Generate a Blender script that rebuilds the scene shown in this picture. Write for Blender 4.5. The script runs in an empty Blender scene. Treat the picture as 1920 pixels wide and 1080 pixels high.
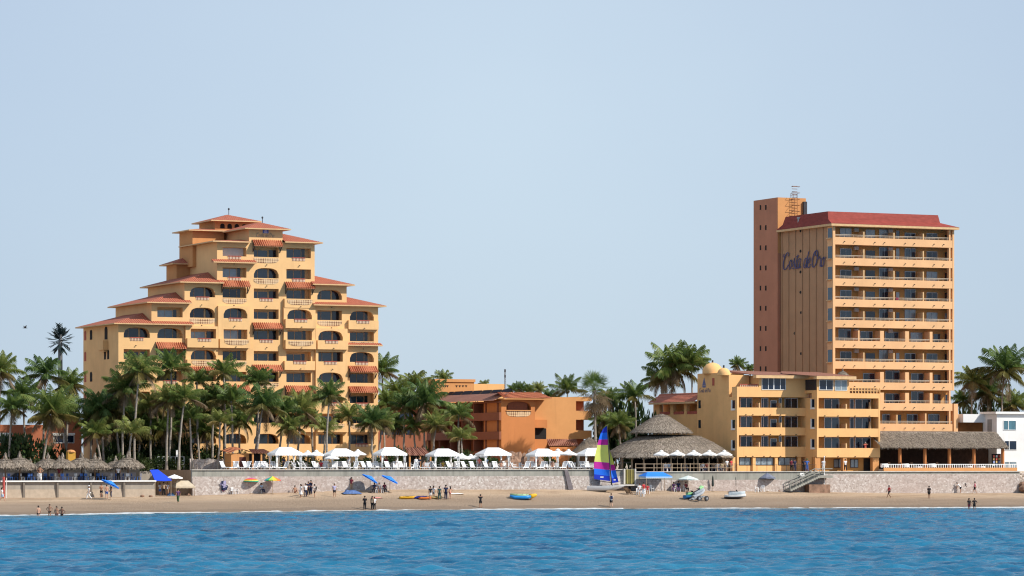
import bpy, bmesh, math, random
import numpy as np
from mathutils import Vector, Matrix, noise

R = math.radians
scene = bpy.context.scene
COL = scene.collection

# ------------------------------------------------------------------ view and shore frame
# the camera stands on a boat 6 m above the water and looks along +Y with a long lens.
F, CX, HY, CZ = 6500.0, 960.0, 868.0, 6.0
TH = R(24.7)                      # the shore, the sea wall and the buildings are all turned by this angle
CS, SN = math.cos(TH), math.sin(TH)
OX, OY = -40.6, 440.0             # left corner of the stone sea wall = origin of the shore frame (u along, v inland)


def world(u, v, z=0.0):
    return (OX + u * CS - v * SN, OY + u * SN + v * CS, z)


def depth(u, v):
    return OY + u * SN + v * CS


def U(px, v):                     # metres along the shore of a sight line on the line v = const
    k = (px - CX) / F
    return (k * (OY + v * CS) - OX + v * SN) / (CS - k * SN)


def VV(px, u):                    # metres inland of a sight line on the line u = const
    k = (px - CX) / F
    return (OX + u * CS - k * (OY + u * SN)) / (SN + k * CS)


def Z(py, u, v):
    return CZ - (py - HY) * depth(u, v) / F


def UZ(px, py, v):
    u = U(px, v)
    return u, Z(py, u, v)


DECK = 5.02                       # hotel terrace level
LOW = 3.78                        # lower terrace on the left

# ------------------------------------------------------------------ beach profile
WL = [(-120, -46), (-60, -42), (-35.2, -34.4), (-20, -27.5), (-4.7, -21), (8, -16), (20.1, -12.5), (35.5, -10.8), (50, -11.2), (65.3, -12.8),
      (86.4, -17.7), (108, -23), (140, -30), (200, -40)]
ZB = [(-120, 1.7), (-20, 1.75), (0, 1.87), (14, 2.25), (27, 2.55), (50, 2.5), (75, 2.2), (108, 1.76), (200, 1.7)]


def lerp_tab(tab, x):
    if x <= tab[0][0]:
        return tab[0][1]
    for (a, b), (c, d) in zip(tab, tab[1:]):
        if x <= c:
            t = (x - a) / (c - a)
            t = t * t * (3 - 2 * t) if False else t
            return b + (d - b) * t
    return tab[-1][1]


def vw(u):
    return lerp_tab(WL, u)


def beach_z(u, v):
    t = max(-0.5, v / vw(u))
    zb = lerp_tab(ZB, u)
    if t <= 0:
        return zb
    return zb * (1 - t ** 1.15)


def beach_pt(px, py):             # where a sight line meets the sand (u, v, z); below the waterline it is the water surface
    lo = None
    v = 0.0
    prev = None
    while v > -60:
        u = U(px, v)
        z = beach_z(u, v)
        if z < 0:
            break
        y = HY + (CZ - z) * F / depth(u, v)
        if y >= py:
            return u, v, z
        v -= 0.1
    Y = CZ * F / (py - HY)
    x = (px - CX) / F * Y
    dx, dy = x - OX, Y - OY
    return dx * CS + dy * SN, -dx * SN + dy * CS, 0.0


# ------------------------------------------------------------------ objects
def link(o):
    COL.objects.link(o)
    return o


def tag(o, label=None, cat=None, group=None, kind=None):
    if label:
        o['label'] = label
    if cat:
        o['category'] = cat
    if group:
        o['group'] = group
    if kind:
        o['kind'] = kind
    return o


def place(o, u, v, z, rot=0.0):
    o.location = world(u, v, z)
    o.rotation_euler = (0, 0, TH + rot)
    return o


def thing(name, label, cat, u, v, z, group=None, rot=0.0):
    o = bpy.data.objects.new(name, None)
    o.empty_display_size = 0.3
    link(o)
    place(o, u, v, z, rot)
    return tag(o, label, cat, group)


def copy_tree(o, parent=None):
    c = o.copy()
    link(c)
    if parent is not None:
        c.parent = parent
    for ch in o.children:
        copy_tree(ch, c)
    return c


ORD = ['zeroth', 'first', 'second', 'third', 'fourth', 'fifth', 'sixth', 'seventh', 'eighth', 'ninth', 'tenth', 'eleventh', 'twelfth',
       'thirteenth', 'fourteenth', 'fifteenth', 'sixteenth', 'seventeenth', 'eighteenth', 'nineteenth', 'twentieth',
       'twenty-first', 'twenty-second', 'twenty-third', 'twenty-fourth', 'twenty-fifth', 'twenty-sixth', 'twenty-seventh', 'twenty-eighth',
       'twenty-ninth', 'thirtieth', 'thirty-first', 'thirty-second', 'thirty-third', 'thirty-fourth', 'thirty-fifth', 'thirty-sixth',
       'thirty-seventh', 'thirty-eighth', 'thirty-ninth', 'fortieth', 'forty-first', 'forty-second', 'forty-third', 'forty-fourth', 'forty-fifth',
       'forty-sixth', 'forty-seventh', 'forty-eighth', 'forty-ninth', 'fiftieth']


class MB:
    """collects faces, then links them as one mesh object"""

    def __init__(self, base=(0, 0, 0)):
        self.v, self.f, self.m, self.b = [], [], [], base

    def add(self, pts):
        i = len(self.v)
        bx, by, bz = self.b
        self.v.extend((p[0] - bx, p[1] - by, p[2] - bz) for p in pts)
        return i

    def poly(self, pts, m=0):
        i = self.add(pts)
        self.f.append(tuple(range(i, i + len(pts))))
        self.m.append(m)

    def box(self, x0, x1, y0, y1, z0, z1, m=0):
        i = self.add([(x0, y0, z0), (x1, y0, z0), (x1, y1, z0), (x0, y1, z0), (x0, y0, z1), (x1, y0, z1), (x1, y1, z1), (x0, y1, z1)])
        for q in ((0, 3, 2, 1), (4, 5, 6, 7), (0, 1, 5, 4), (1, 2, 6, 5), (2, 3, 7, 6), (3, 0, 4, 7)):
            self.f.append(tuple(i + k for k in q))
            self.m.append(m)

    def grid(self, rows, m=0, close=False):
        n = len(rows[0])
        i = self.add([p for r in rows for p in r])
        for a in range(len(rows) - 1):
            for b in range(n if close else n - 1):
                c = (b + 1) % n
                self.f.append((i + a * n + b, i + a * n + c, i + (a + 1) * n + c, i + (a + 1) * n + b))
                self.m.append(m)
        return i

    def tube(self, pts, rad, n=6, m=0, cap=True):
        pts = [Vector(p) for p in pts]
        if not hasattr(rad, '__len__'):
            rad = [rad] * len(pts)
        rows = []
        prev = None
        for k, p in enumerate(pts):
            d = (pts[min(k + 1, len(pts) - 1)] - pts[max(k - 1, 0)])
            d = d.normalized() if d.length > 1e-9 else Vector((0, 0, 1))
            ref = Vector((0, 1, 0)) if abs(d.y) < 0.9 else Vector((1, 0, 0))
            if prev is not None:
                a = prev - d * prev.dot(d)
                a = a.normalized() if a.length > 1e-6 else d.cross(ref).normalized()
            else:
                a = d.cross(ref).normalized()
            prev = a
            b = d.cross(a)
            rows.append([tuple(p + (a * math.cos(2 * math.pi * j / n) + b * math.sin(2 * math.pi * j / n)) * rad[k]) for j in range(n)])
        i = self.grid(rows, m, True)
        if cap:
            self.f.append(tuple(i + j for j in reversed(range(n))))
            self.m.append(m)
            e = i + (len(rows) - 1) * n
            self.f.append(tuple(e + j for j in range(n)))
            self.m.append(m)

    def bar(self, p, q, w, m=0):
        self.tube([p, q], w * 0.707, 4, m)

    def lathe(self, c, prof, n=16, m=0, sx=1.0, sy=1.0):
        rows = [[(c[0] + r * sx * math.cos(2 * math.pi * j / n), c[1] + r * sy * math.sin(2 * math.pi * j / n), c[2] + z) for j in range(n)] for r, z in prof]
        self.grid(rows, m, True)

    def blob(self, c, r, n=8, m=0):
        prof = [(math.sin(math.pi * k / n) , -math.cos(math.pi * k / n)) for k in range(n + 1)]
        rows = [[(c[0] + r[0] * a * math.cos(2 * math.pi * j / (n + 2)), c[1] + r[1] * a * math.sin(2 * math.pi * j / (n + 2)), c[2] + r[2] * z)
                 for j in range(n + 2)] for a, z in prof]
        self.grid(rows, m, True)

    def build(self, name, mats, parent=None, smooth=False, fix=False, mesh_only=False):
        me = bpy.data.meshes.new(name)
        me.from_pydata(self.v, [], self.f)
        if not isinstance(mats, (list, tuple)):
            mats = [mats]
        for mt in mats:
            me.materials.append(mt)
        if len(mats) > 1:
            me.polygons.foreach_set('material_index', self.m)
        if fix:
            bm = bmesh.new()
            bm.from_mesh(me)
            bmesh.ops.remove_doubles(bm, verts=bm.verts, dist=1e-4)
            bmesh.ops.recalc_face_normals(bm, faces=bm.faces)
            bm.to_mesh(me)
            bm.free()
        if smooth:
            me.polygons.foreach_set('use_smooth', [True] * len(me.polygons))
        me.update()
        if mesh_only:
            return me
        o = bpy.data.objects.new(name, me)
        link(o)
        if parent is not None:
            o.parent = parent
        return o


def obj_of(name, me, parent=None):
    o = link(bpy.data.objects.new(name, me))
    if parent is not None:
        o.parent = parent
    return o


# ------------------------------------------------------------------ materials
MATS = {}


def node_mat(name):
    m = bpy.data.materials.new(name)
    m.use_nodes = True
    nt = m.node_tree
    return m, nt, nt.nodes['Principled BSDF']


def ramp(nt, fac, stops):
    n = nt.nodes.new('ShaderNodeValToRGB')
    e = n.color_ramp.elements
    while len(e) < len(stops):
        e.new(0.5)
    for k, (p, c) in enumerate(stops):
        e[k].position = p
        e[k].color = (c[0], c[1], c[2], 1) if hasattr(c, '__len__') else (c, c, c, 1)
    nt.links.new(fac, n.inputs[0])
    return n.outputs[0]


def tex_noise(nt, scale, detail=4, rough=0.55, vec=None, stretch=None, coord='Object'):
    tc = nt.nodes.new('ShaderNodeTexCoord')
    src = tc.outputs[coord]
    if stretch:
        mp = nt.nodes.new('ShaderNodeMapping')
        mp.inputs['Scale'].default_value = stretch
        nt.links.new(src, mp.inputs[0])
        src = mp.outputs[0]
    n = nt.nodes.new('ShaderNodeTexNoise')
    n.inputs['Scale'].default_value = scale
    n.inputs['Detail'].default_value = detail
    n.inputs['Roughness'].default_value = rough
    nt.links.new(src, n.inputs['Vector'])
    return n.outputs['Fac']


def mixc(nt, fac, a, b, mode='MIX'):
    n = nt.nodes.new('ShaderNodeMix')
    n.data_type = 'RGBA'
    n.blend_type = mode
    for sock, val in ((n.inputs[0], fac), (n.inputs[6], a), (n.inputs[7], b)):
        if hasattr(val, 'is_linked'):
            nt.links.new(val, sock)
        elif hasattr(val, '__len__'):
            sock.default_value = (val[0], val[1], val[2], 1)
        else:
            sock.default_value = val
    return n.outputs[2]


def bump(nt, bs, h, strength=0.3, dist=0.05):
    b = nt.nodes.new('ShaderNodeBump')
    b.inputs['Strength'].default_value = strength
    b.inputs['Distance'].default_value = dist
    nt.links.new(h, b.inputs['Height'])
    nt.links.new(b.outputs[0], bs.inputs['Normal'])


def plain(name, col, rough=0.7, var=0.12, scale=2.0, bmp=0.0, metal=0.0, spec=0.3, stretch=None):
    """one colour with soft natural variation"""
    if name in MATS:
        return MATS[name]
    m, nt, bs = node_mat(name)
    f = tex_noise(nt, scale, 5, 0.6, stretch=stretch)
    lo = [max(0, c * (1 - var)) for c in col]
    hi = [min(1, c * (1 + var)) for c in col]
    nt.links.new(ramp(nt, f, [(0.3, lo), (0.7, hi)]), bs.inputs['Base Color'])
    bs.inputs['Roughness'].default_value = rough
    bs.inputs['Metallic'].default_value = metal
    bs.inputs['Specular IOR Level'].default_value = spec
    if bmp:
        bump(nt, bs, tex_noise(nt, scale * 8, 3), bmp, 0.03)
    MATS[name] = m
    return m


def stucco(name, col, stain=0.25):
    """painted render: faint patches, rain streaks running down"""
    m, nt, bs = node_mat(name)
    patch = tex_noise(nt, 0.35, 5, 0.6)
    streak = tex_noise(nt, 1.0, 4, 0.65, stretch=(1.6, 1.6, 0.12))
    a = ramp(nt, patch, [(0.3, [c * 0.9 for c in col]), (0.72, [min(1, c * 1.06) for c in col])])
    d = [col[0] * 0.62, col[1] * 0.58, col[2] * 0.6]
    s = ramp(nt, streak, [(0.56, 0.0), (0.82, stain)])
    nt.links.new(mixc(nt, s, a, d), bs.inputs['Base Color'])
    bs.inputs['Roughness'].default_value = 0.85
    bs.inputs['Specular IOR Level'].default_value = 0.2
    bump(nt, bs, tex_noise(nt, 5, 3), 0.08, 0.02)
    MATS[name] = m
    return m


def tiles(name, col, pitch=0.32):
    """clay roof tiles: weathered colour per tile and rounded rows"""
    m, nt, bs = node_mat(name)
    f = tex_noise(nt, 5.0, 3, 0.8)
    g = tex_noise(nt, 0.7, 4, 0.6)
    a = ramp(nt, f, [(0.25, [c * 0.55 for c in col]), (0.5, col), (0.78, [min(1, col[0] * 1.25), col[1] * 1.55, col[2] * 1.7])])
    b = mixc(nt, ramp(nt, g, [(0.45, 0.0), (0.8, 0.35)]), a, [col[0] * 0.5, col[1] * 0.55, col[2] * 0.7])
    nt.links.new(b, bs.inputs['Base Color'])
    bs.inputs['Roughness'].default_value = 0.85
    tc = nt.nodes.new('ShaderNodeTexCoord')
    w = nt.nodes.new('ShaderNodeTexWave')
    w.bands_direction = 'X'
    w.inputs['Scale'].default_value = 1 / pitch * 0.314
    nt.links.new(tc.outputs['Object'], w.inputs['Vector'])
    bump(nt, bs, w.outputs['Fac'], 0.8, 0.12)
    MATS[name] = m
    return m


def glass(name, col, rough=0.06, spec=0.9):
    m, nt, bs = node_mat(name)
    f = tex_noise(nt, 0.6, 3)
    nt.links.new(ramp(nt, f, [(0.35, [c * 0.7 for c in col]), (0.65, [c * 1.3 for c in col])]), bs.inputs['Base Color'])
    bs.inputs['Roughness'].default_value = rough
    bs.inputs['IOR'].default_value = 1.6
    bs.inputs['Specular IOR Level'].default_value = spec
    MATS[name] = m
    return m


YEL = stucco('yellow_stucco', (0.82, 0.505, 0.232), 0.36)
YEL2 = stucco('mid_yellow_stucco', (0.82, 0.475, 0.200), 0.36)
PEACH = stucco('peach_stucco', (0.80, 0.465, 0.235), 0.3)
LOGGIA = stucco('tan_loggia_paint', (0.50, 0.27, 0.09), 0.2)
BROWN = stucco('shade_brown_stair', (0.50, 0.22, 0.13), 0.2)  # the shade of the block's left face is put into this brown
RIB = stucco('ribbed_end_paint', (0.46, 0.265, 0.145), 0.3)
ORANGE = stucco('orange_stucco', (0.56, 0.215, 0.075), 0.35)
ORANGE2 = stucco('pale_orange_stucco', (0.62, 0.30, 0.115), 0.35)
SHADEOR = stucco('shade_darkened_orange', (0.30, 0.115, 0.065), 0.35)  # red-orange stucco darkened: the shade of the wing is put into the colour
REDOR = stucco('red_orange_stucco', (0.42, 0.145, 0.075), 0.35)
CREAM = plain('cream_fascia', (0.66, 0.43, 0.22), 0.8, 0.12)
WHITE = plain('white_paint', (0.78, 0.78, 0.76), 0.6, 0.06)
WHITEW = stucco('white_stucco', (0.78, 0.78, 0.77), 0.25)
FABRIC = plain('white_canvas', (0.82, 0.82, 0.81), 0.9, 0.05, 3)
PLASTIC = plain('white_plastic', (0.80, 0.80, 0.80), 0.45, 0.05)
TILE = tiles('clay_roof_tile', (0.40, 0.110, 0.056))
FLATROOF = tiles('brown_low_roof_tile', (0.30, 0.125, 0.08))
AWN = tiles('orange_awning_tile', (0.50, 0.165, 0.078))
REDMETAL = plain('red_metal_sheet', (0.265, 0.056, 0.044), 0.7, 0.18, 1.0, spec=0.1, stretch=(1, 1, 3))
GLASS = glass('blue_glass', (0.022, 0.046, 0.076), 0.06, 0.62)
GLASS2 = glass('dark_glass', (0.006, 0.014, 0.034), 0.1, 0.5)
CURTAIN = glass('curtained_glass', (0.20, 0.25, 0.28), 0.2)
DARK = plain('deep_dark', (0.018, 0.016, 0.015), 0.9, 0.3)
IRON = plain('dark_iron', (0.045, 0.045, 0.05), 0.5, 0.2)
STEEL = plain('grey_steel', (0.36, 0.37, 0.38), 0.4, 0.15, metal=0.6)
WOOD = plain('old_wood', (0.20, 0.12, 0.07), 0.85, 0.3, 4, stretch=(1, 1, 0.2))
WOODPALE = plain('pale_wood', (0.42, 0.31, 0.21), 0.85, 0.25, 4)
SPINDLE = plain('baluster_plaster', (0.74, 0.58, 0.42), 0.8, 0.1)
REDRAIL = plain('red_clay_rail', (0.42, 0.10, 0.065), 0.8, 0.2)
BLUEINK = plain('navy_lettering', (0.028, 0.03, 0.13), 0.5, 0.1)
PALEINK = plain('faded_lettering', (0.30, 0.22, 0.17), 0.7, 0.1)
TRUNK = plain('palm_bark', (0.30, 0.26, 0.22), 0.95, 0.35, 2.5, 0.4, stretch=(1, 1, 5))
BRANCH = plain('shrub_stem', (0.16, 0.11, 0.08), 0.95, 0.3)


def lattice_mat():
    """openwork of clay pieces: pale diamonds with dark gaps"""
    m, nt, bs = node_mat('clay_lattice')
    tc = nt.nodes.new('ShaderNodeTexCoord')
    mp = nt.nodes.new('ShaderNodeMapping')
    mp.inputs['Rotation'].default_value = (0, R(45), 0)
    nt.links.new(tc.outputs['Object'], mp.inputs[0])
    ck = nt.nodes.new('ShaderNodeTexChecker')
    ck.inputs['Scale'].default_value = 4.2
    ck.inputs[1].default_value = (0.70, 0.48, 0.27, 1)
    ck.inputs[2].default_value = (0.22, 0.10, 0.05, 1)
    nt.links.new(mp.outputs[0], ck.inputs[0])
    f = tex_noise(nt, 0.9, 2)
    nt.links.new(mixc(nt, ramp(nt, f, [(0.4, 0.0), (0.6, 0.6)]), ck.outputs[0], (0.70, 0.50, 0.31)), bs.inputs['Base Color'])
    bs.inputs['Roughness'].default_value = 0.85
    return m


LATTICE = lattice_mat()


def leaf_mat(name, a, b, c=None):
    m, nt, bs = node_mat(name)
    oi = nt.nodes.new('ShaderNodeObjectInfo')
    f = tex_noise(nt, 1.3, 3, 0.7)
    ad = nt.nodes.new('ShaderNodeMath')
    ad.operation = 'MULTIPLY_ADD'
    nt.links.new(oi.outputs['Random'], ad.inputs[0])
    ad.inputs[1].default_value = 0.5
    nt.links.new(f, ad.inputs[2])
    col = ramp(nt, ad.outputs[0], [(0.35, a), (0.75, b), (1.0, c or b)])
    nt.links.new(col, bs.inputs['Base Color'])
    bs.inputs['Roughness'].default_value = 0.5
    bs.inputs['Specular IOR Level'].default_value = 0.35
    tr = nt.nodes.new('ShaderNodeBsdfTranslucent')
    nt.links.new(col, tr.inputs[0])
    mx = nt.nodes.new('ShaderNodeMixShader')
    mx.inputs[0].default_value = 0.38
    nt.links.new(bs.outputs[0], mx.inputs[1])
    nt.links.new(tr.outputs[0], mx.inputs[2])
    nt.links.new(mx.outputs[0], nt.nodes['Material Output'].inputs['Surface'])
    return m


FROND = leaf_mat('palm_frond_green', (0.058, 0.122, 0.036), (0.155, 0.220, 0.052), (0.28, 0.30, 0.085))
FROND_Y = leaf_mat('palm_frond_yellowing', (0.13, 0.13, 0.035), (0.20, 0.17, 0.05), (0.26, 0.19, 0.07))
FROND_D = leaf_mat('palm_frond_dry', (0.13, 0.085, 0.045), (0.22, 0.16, 0.09), (0.26, 0.19, 0.12))
BUSH = leaf_mat('shrub_leaf', (0.020, 0.045, 0.016), (0.05, 0.085, 0.025), (0.08, 0.10, 0.03))
BUSHP = leaf_mat('flowering_shrub_leaf', (0.03, 0.06, 0.02), (0.07, 0.10, 0.03), (0.30, 0.12, 0.10))


def thatch_mat(name, col):
    m, nt, bs = node_mat(name)
    f = tex_noise(nt, 9, 4, 0.75)
    g = tex_noise(nt, 0.5, 4, 0.6)
    a = ramp(nt, f, [(0.25, [c * 0.5 for c in col]), (0.55, col), (0.8, [min(1, c * 1.7) for c in col])])
    nt.links.new(mixc(nt, ramp(nt, g, [(0.4, 0.0), (0.75, 0.4)]), a, [c * 0.6 for c in col]), bs.inputs['Base Color'])
    bs.inputs['Roughness'].default_value = 0.95
    bs.inputs['Specular IOR Level'].default_value = 0.1
    bump(nt, bs, f, 0.7, 0.15)
    return m


THATCH_L = plain('pale_thatch_straw', (0.37, 0.31, 0.25), 0.95, 0.3, 6)
THATCH_K = plain('dark_thatch_straw', (0.145, 0.115, 0.09), 0.95, 0.3, 6)
THATCH = thatch_mat('grey_palm_thatch', (0.275, 0.225, 0.175))
THATCH2 = thatch_mat('brown_palm_thatch', (0.26, 0.20, 0.145))


def stone_mat():
    """rubble masonry, pinkish grey stones in pale mortar"""
    m, nt, bs = node_mat('pink_rubble_stone')
    tc = nt.nodes.new('ShaderNodeTexCoord')
    vo = nt.nodes.new('ShaderNodeTexVoronoi')
    vo.inputs['Scale'].default_value = 4.6
    nt.links.new(tc.outputs['Object'], vo.inputs['Vector'])
    ve = nt.nodes.new('ShaderNodeTexVoronoi')
    ve.feature = 'DISTANCE_TO_EDGE'
    ve.inputs['Scale'].default_value = 4.6
    nt.links.new(tc.outputs['Object'], ve.inputs['Vector'])
    sep = nt.nodes.new('ShaderNodeSeparateColor')
    nt.links.new(vo.outputs['Color'], sep.inputs[0])
    st = ramp(nt, sep.outputs[0], [(0.0, (0.26, 0.215, 0.19)), (0.3, (0.37, 0.31, 0.28)), (0.6, (0.44, 0.385, 0.355)), (0.85, (0.51, 0.47, 0.44)), (1.0, (0.64, 0.61, 0.58))])
    fine = tex_noise(nt, 7, 4, 0.7)
    st = mixc(nt, ramp(nt, fine, [(0.35, 0.0), (0.75, 0.45)]), st, (0.54, 0.48, 0.445))
    edge = ramp(nt, ve.outputs['Distance'], [(0.0, 1.0), (0.07, 0.0)])
    col = mixc(nt, edge, st, (0.43, 0.375, 0.33))
    big = tex_noise(nt, 0.12, 3, 0.5)
    col = mixc(nt, ramp(nt, big, [(0.4, 0.0), (0.65, 0.45)]), col, (0.42, 0.33, 0.295))
    nt.links.new(col, bs.inputs['Base Color'])
    bs.inputs['Roughness'].default_value = 0.95
    bump(nt, bs, ve.outputs['Distance'], 0.35, 0.1)
    return m


STONE = stone_mat()


def concrete_mat(name, col, streak=0.5):
    m, nt, bs = node_mat(name)
    p = tex_noise(nt, 0.5, 5, 0.6)
    s = tex_noise(nt, 0.9, 5, 0.7, stretch=(1.2, 1.2, 0.06))
    a = ramp(nt, p, [(0.3, [c * 0.82 for c in col]), (0.7, [c * 1.1 for c in col])])
    nt.links.new(mixc(nt, ramp(nt, s, [(0.45, 0.0), (0.7, streak)]), a, [c * 0.55 for c in col]), bs.inputs['Base Color'])
    bs.inputs['Roughness'].default_value = 0.9
    bump(nt, bs, p, 0.2, 0.05)
    return m


CONC = concrete_mat('grey_concrete', (0.33, 0.325, 0.285), 0.8)
CONC2 = concrete_mat('tan_concrete', (0.35, 0.31, 0.26), 0.45)
COPING = plain('pale_coping', (0.54, 0.51, 0.46), 0.9, 0.15)
PAVE = plain('terrace_paving', (0.42, 0.34, 0.26), 0.9, 0.15, 0.6)
ROCK = plain('brown_boulder', (0.26, 0.16, 0.11), 0.95, 0.45, 1.5, 0.6)
# ------------------------------------------------------------------ camera, sun, sky
cam = bpy.data.cameras.new('camera')
cam.sensor_width = 36.0
cam.lens = F / 1920 * 36.0
cam.shift_y = (HY - 540) / 1920
cam.clip_start, cam.clip_end = 1.0, 20000.0
co = link(bpy.data.objects.new('camera', cam))
co.location = (0, 0, CZ)
co.rotation_euler = (R(90), 0, 0)
scene.camera = co

SUN_EL, SUN_AZ = R(40), R(110)    # azimuth clockwise from +Y
sd = Vector((math.sin(SUN_AZ) * math.cos(SUN_EL), math.cos(SUN_AZ) * math.cos(SUN_EL), math.sin(SUN_EL)))
sl = bpy.data.lights.new('sun', 'SUN')
sl.energy = 4.0
sl.angle = R(0.5)
sl.color = (1.0, 0.93, 0.83)
so = link(bpy.data.objects.new('sun', sl))
so.rotation_euler = sd.to_track_quat('Z', 'Y').to_euler()
so.location = (100, 300, 200)

w = bpy.data.worlds.new('World')
scene.world = w
w.use_nodes = True
nt = w.node_tree
bg = nt.nodes['Background']
sky = nt.nodes.new('ShaderNodeTexSky')
sky.sky_type = 'NISHITA'
sky.sun_disc = False
sky.sun_elevation = SUN_EL
sky.sun_rotation = SUN_AZ
sky.altitude = 0
sky.air_density = 1.0
sky.dust_density = 0.6
sky.ozone_density = 4.0
# soft noise that loosens the edge of the pale glow
tc = nt.nodes.new('ShaderNodeTexCoord')
mp = nt.nodes.new('ShaderNodeMapping')
mp.inputs['Scale'].default_value = (9, 9, 16)
nt.links.new(tc.outputs['Generated'], mp.inputs[0])
ns = nt.nodes.new('ShaderNodeTexNoise')
ns.inputs['Scale'].default_value = 1.3
ns.inputs['Detail'].default_value = 3
ns.inputs['Roughness'].default_value = 0.5
nt.links.new(mp.outputs[0], ns.inputs['Vector'])
# pale central glow with vignetting put into the sky colour, bluer towards the edges
vm = nt.nodes.new('ShaderNodeVectorMath')
vm.operation = 'DOT_PRODUCT'
nt.links.new(tc.outputs['Generated'], vm.inputs[0])
vm.inputs[1].default_value = (0.0, math.cos(R(5.6)), math.sin(R(5.6)))
ac = nt.nodes.new('ShaderNodeMath')
ac.operation = 'ARCCOSINE'
nt.links.new(vm.outputs['Value'], ac.inputs[0])
nz = nt.nodes.new('ShaderNodeMath')
nz.operation = 'MULTIPLY_ADD'
nt.links.new(ns.outputs['Fac'], nz.inputs[0])
nz.inputs[1].default_value = 0.05
nt.links.new(ac.outputs[0], nz.inputs[2])
patch = ramp(nt, nz.outputs[0], [(0.035, 0.9), (0.10, 0.6), (0.175, 0.28), (0.28, 0.0)])
veil = mixc(nt, patch, (3.72, 4.48, 5.45), (4.80, 5.65, 6.30))
tint = mixc(nt, 1.0, sky.outputs[0], (0.80, 0.98, 1.28), 'MULTIPLY')
nt.links.new(mixc(nt, 0.86, tint, veil), bg.inputs[0])
bg.inputs[1].default_value = 0.10

scene.view_settings.view_transform = 'Standard'
scene.view_settings.look = 'None'
scene.view_settings.exposure = 0.42
scene.view_settings.gamma = 1.0
scene.cycles.use_denoising = True
scene.cycles.filter_width = 1.15
scene.cycles.sample_clamp_direct = 3.0
scene.cycles.sample_clamp_indirect = 3.0
scene.cycles.max_bounces = 6
scene.cycles.caustics_reflective = False
scene.cycles.caustics_refractive = False

# ------------------------------------------------------------------ sea
rng = np.random.default_rng(7)


def wave_height(X, Y):
    h = np.zeros_like(X)
    for _ in range(80):
        lam = 0.75 * (4.4 ** rng.random())
        ang = rng.normal(R(88), R(26))
        k = 2 * math.pi / lam
        a = 0.0074 * lam ** 0.75
        h += a * np.sin(k * (X * math.cos(ang) + Y * math.sin(ang)) + rng.random() * 6.283)
    return h


def sea_patch(xs, ys):
    X, Y = np.meshgrid(xs, ys)
    H = wave_height(X, Y)
    dx, dy = X - OX, Y - OY
    uu, vv = dx * CS + dy * SN, -dx * SN + dy * CS
    wl = np.interp(uu, [a for a, b in WL], [b for a, b in WL])
    off = wl - vv                 # the water calms down towards the sand
    H = (H + 0.45 * np.abs(H)) * np.clip((Y - 150) / 10, 0, 1) * np.clip(off / 35, 0.15, 1.0)
    H = np.where(off < -1.0, -0.3, H)
    ny, nx = X.shape
    idx = np.arange(nx * ny).reshape(ny, nx)
    q = np.stack([idx[:-1, :-1], idx[:-1, 1:], idx[1:, 1:], idx[1:, :-1]], -1).reshape(-1, 4)
    return np.stack([X.ravel(), Y.ravel(), H.ravel()], 1), q, np.clip(1 - off / 30, 0, 1).ravel()


va, qa, sa = sea_patch(np.arange(-54, 54.01, 0.24), np.arange(150, 300.01, 0.2))
vb_, qb, sb_ = sea_patch(np.arange(-84, 96.01, 0.4), np.arange(300, 486.01, 0.4))
qb = qb + len(va)
verts = [tuple(p) for p in np.concatenate([va, vb_])]
faces = [tuple(q) for q in np.concatenate([qa, qb]).tolist()]
n0 = len(verts)
B = 4000
z_ = -0.05
pts = [(-B, -B), (B, -B), (B, 150), (-B, 150), (-54, 150), (54, 150), (-54, 300), (54, 300), (-B, 300), (B, 300), (-84, 300), (96, 300), (-84, 486), (96, 486), (-B, 486), (B, 486)]
verts += [(x, y, z_) for x, y in pts]
faces += [tuple(n0 + k for k in f) for f in ((0, 1, 2, 3), (3, 4, 6, 8), (5, 2, 9, 7), (8, 10, 12, 14), (11, 9, 15, 13))]
me = bpy.data.meshes.new('sea_water')
me.from_pydata(verts, [], faces)
me.polygons.foreach_set('use_smooth', [True] * len(me.polygons))


def water_mat():
    m, nt, bs = node_mat('sea_water')
    f = tex_noise(nt, 0.05, 5, 0.6, stretch=(1, 2.2, 1))
    g = tex_noise(nt, 0.55, 4, 0.65, stretch=(0.5, 1.6, 1))
    a = ramp(nt, f, [(0.38, (0.003, 0.070, 0.165)), (0.64, (0.012, 0.155, 0.285))])
    nt.links.new(mixc(nt, ramp(nt, g, [(0.4, 0.0), (0.75, 0.5)]), a, (0.028, 0.225, 0.360)), bs.inputs['Base Color'])
    sh = nt.nodes.new('ShaderNodeAttribute')
    sh.attribute_name = 'shallow'
    cl = bs.inputs['Base Color'].links[0].from_socket
    nt.links.new(mixc(nt, ramp(nt, sh.outputs['Fac'], [(0.15, 0.0), (0.95, 0.6)]), cl, (0.045, 0.230, 0.320)), bs.inputs['Base Color'])
    bs.inputs['Roughness'].default_value = 0.16
    bs.inputs['IOR'].default_value = 1.33
    bs.inputs['Specular IOR Level'].default_value = 0.42
    bump(nt, bs, tex_noise(nt, 2.6, 5, 0.7, stretch=(0.6, 1.5, 1)), 0.55, 0.25)
    return m


at_ = me.attributes.new('shallow', 'FLOAT', 'POINT')
at_.data.foreach_set('value', np.concatenate([sa, sb_, np.zeros(16)]).astype(np.float32))
me.materials.append(water_mat())
sea = obj_of('water', me)
tag(sea, 'blue rippled sea in the foreground', 'sea', kind='structure')


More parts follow.
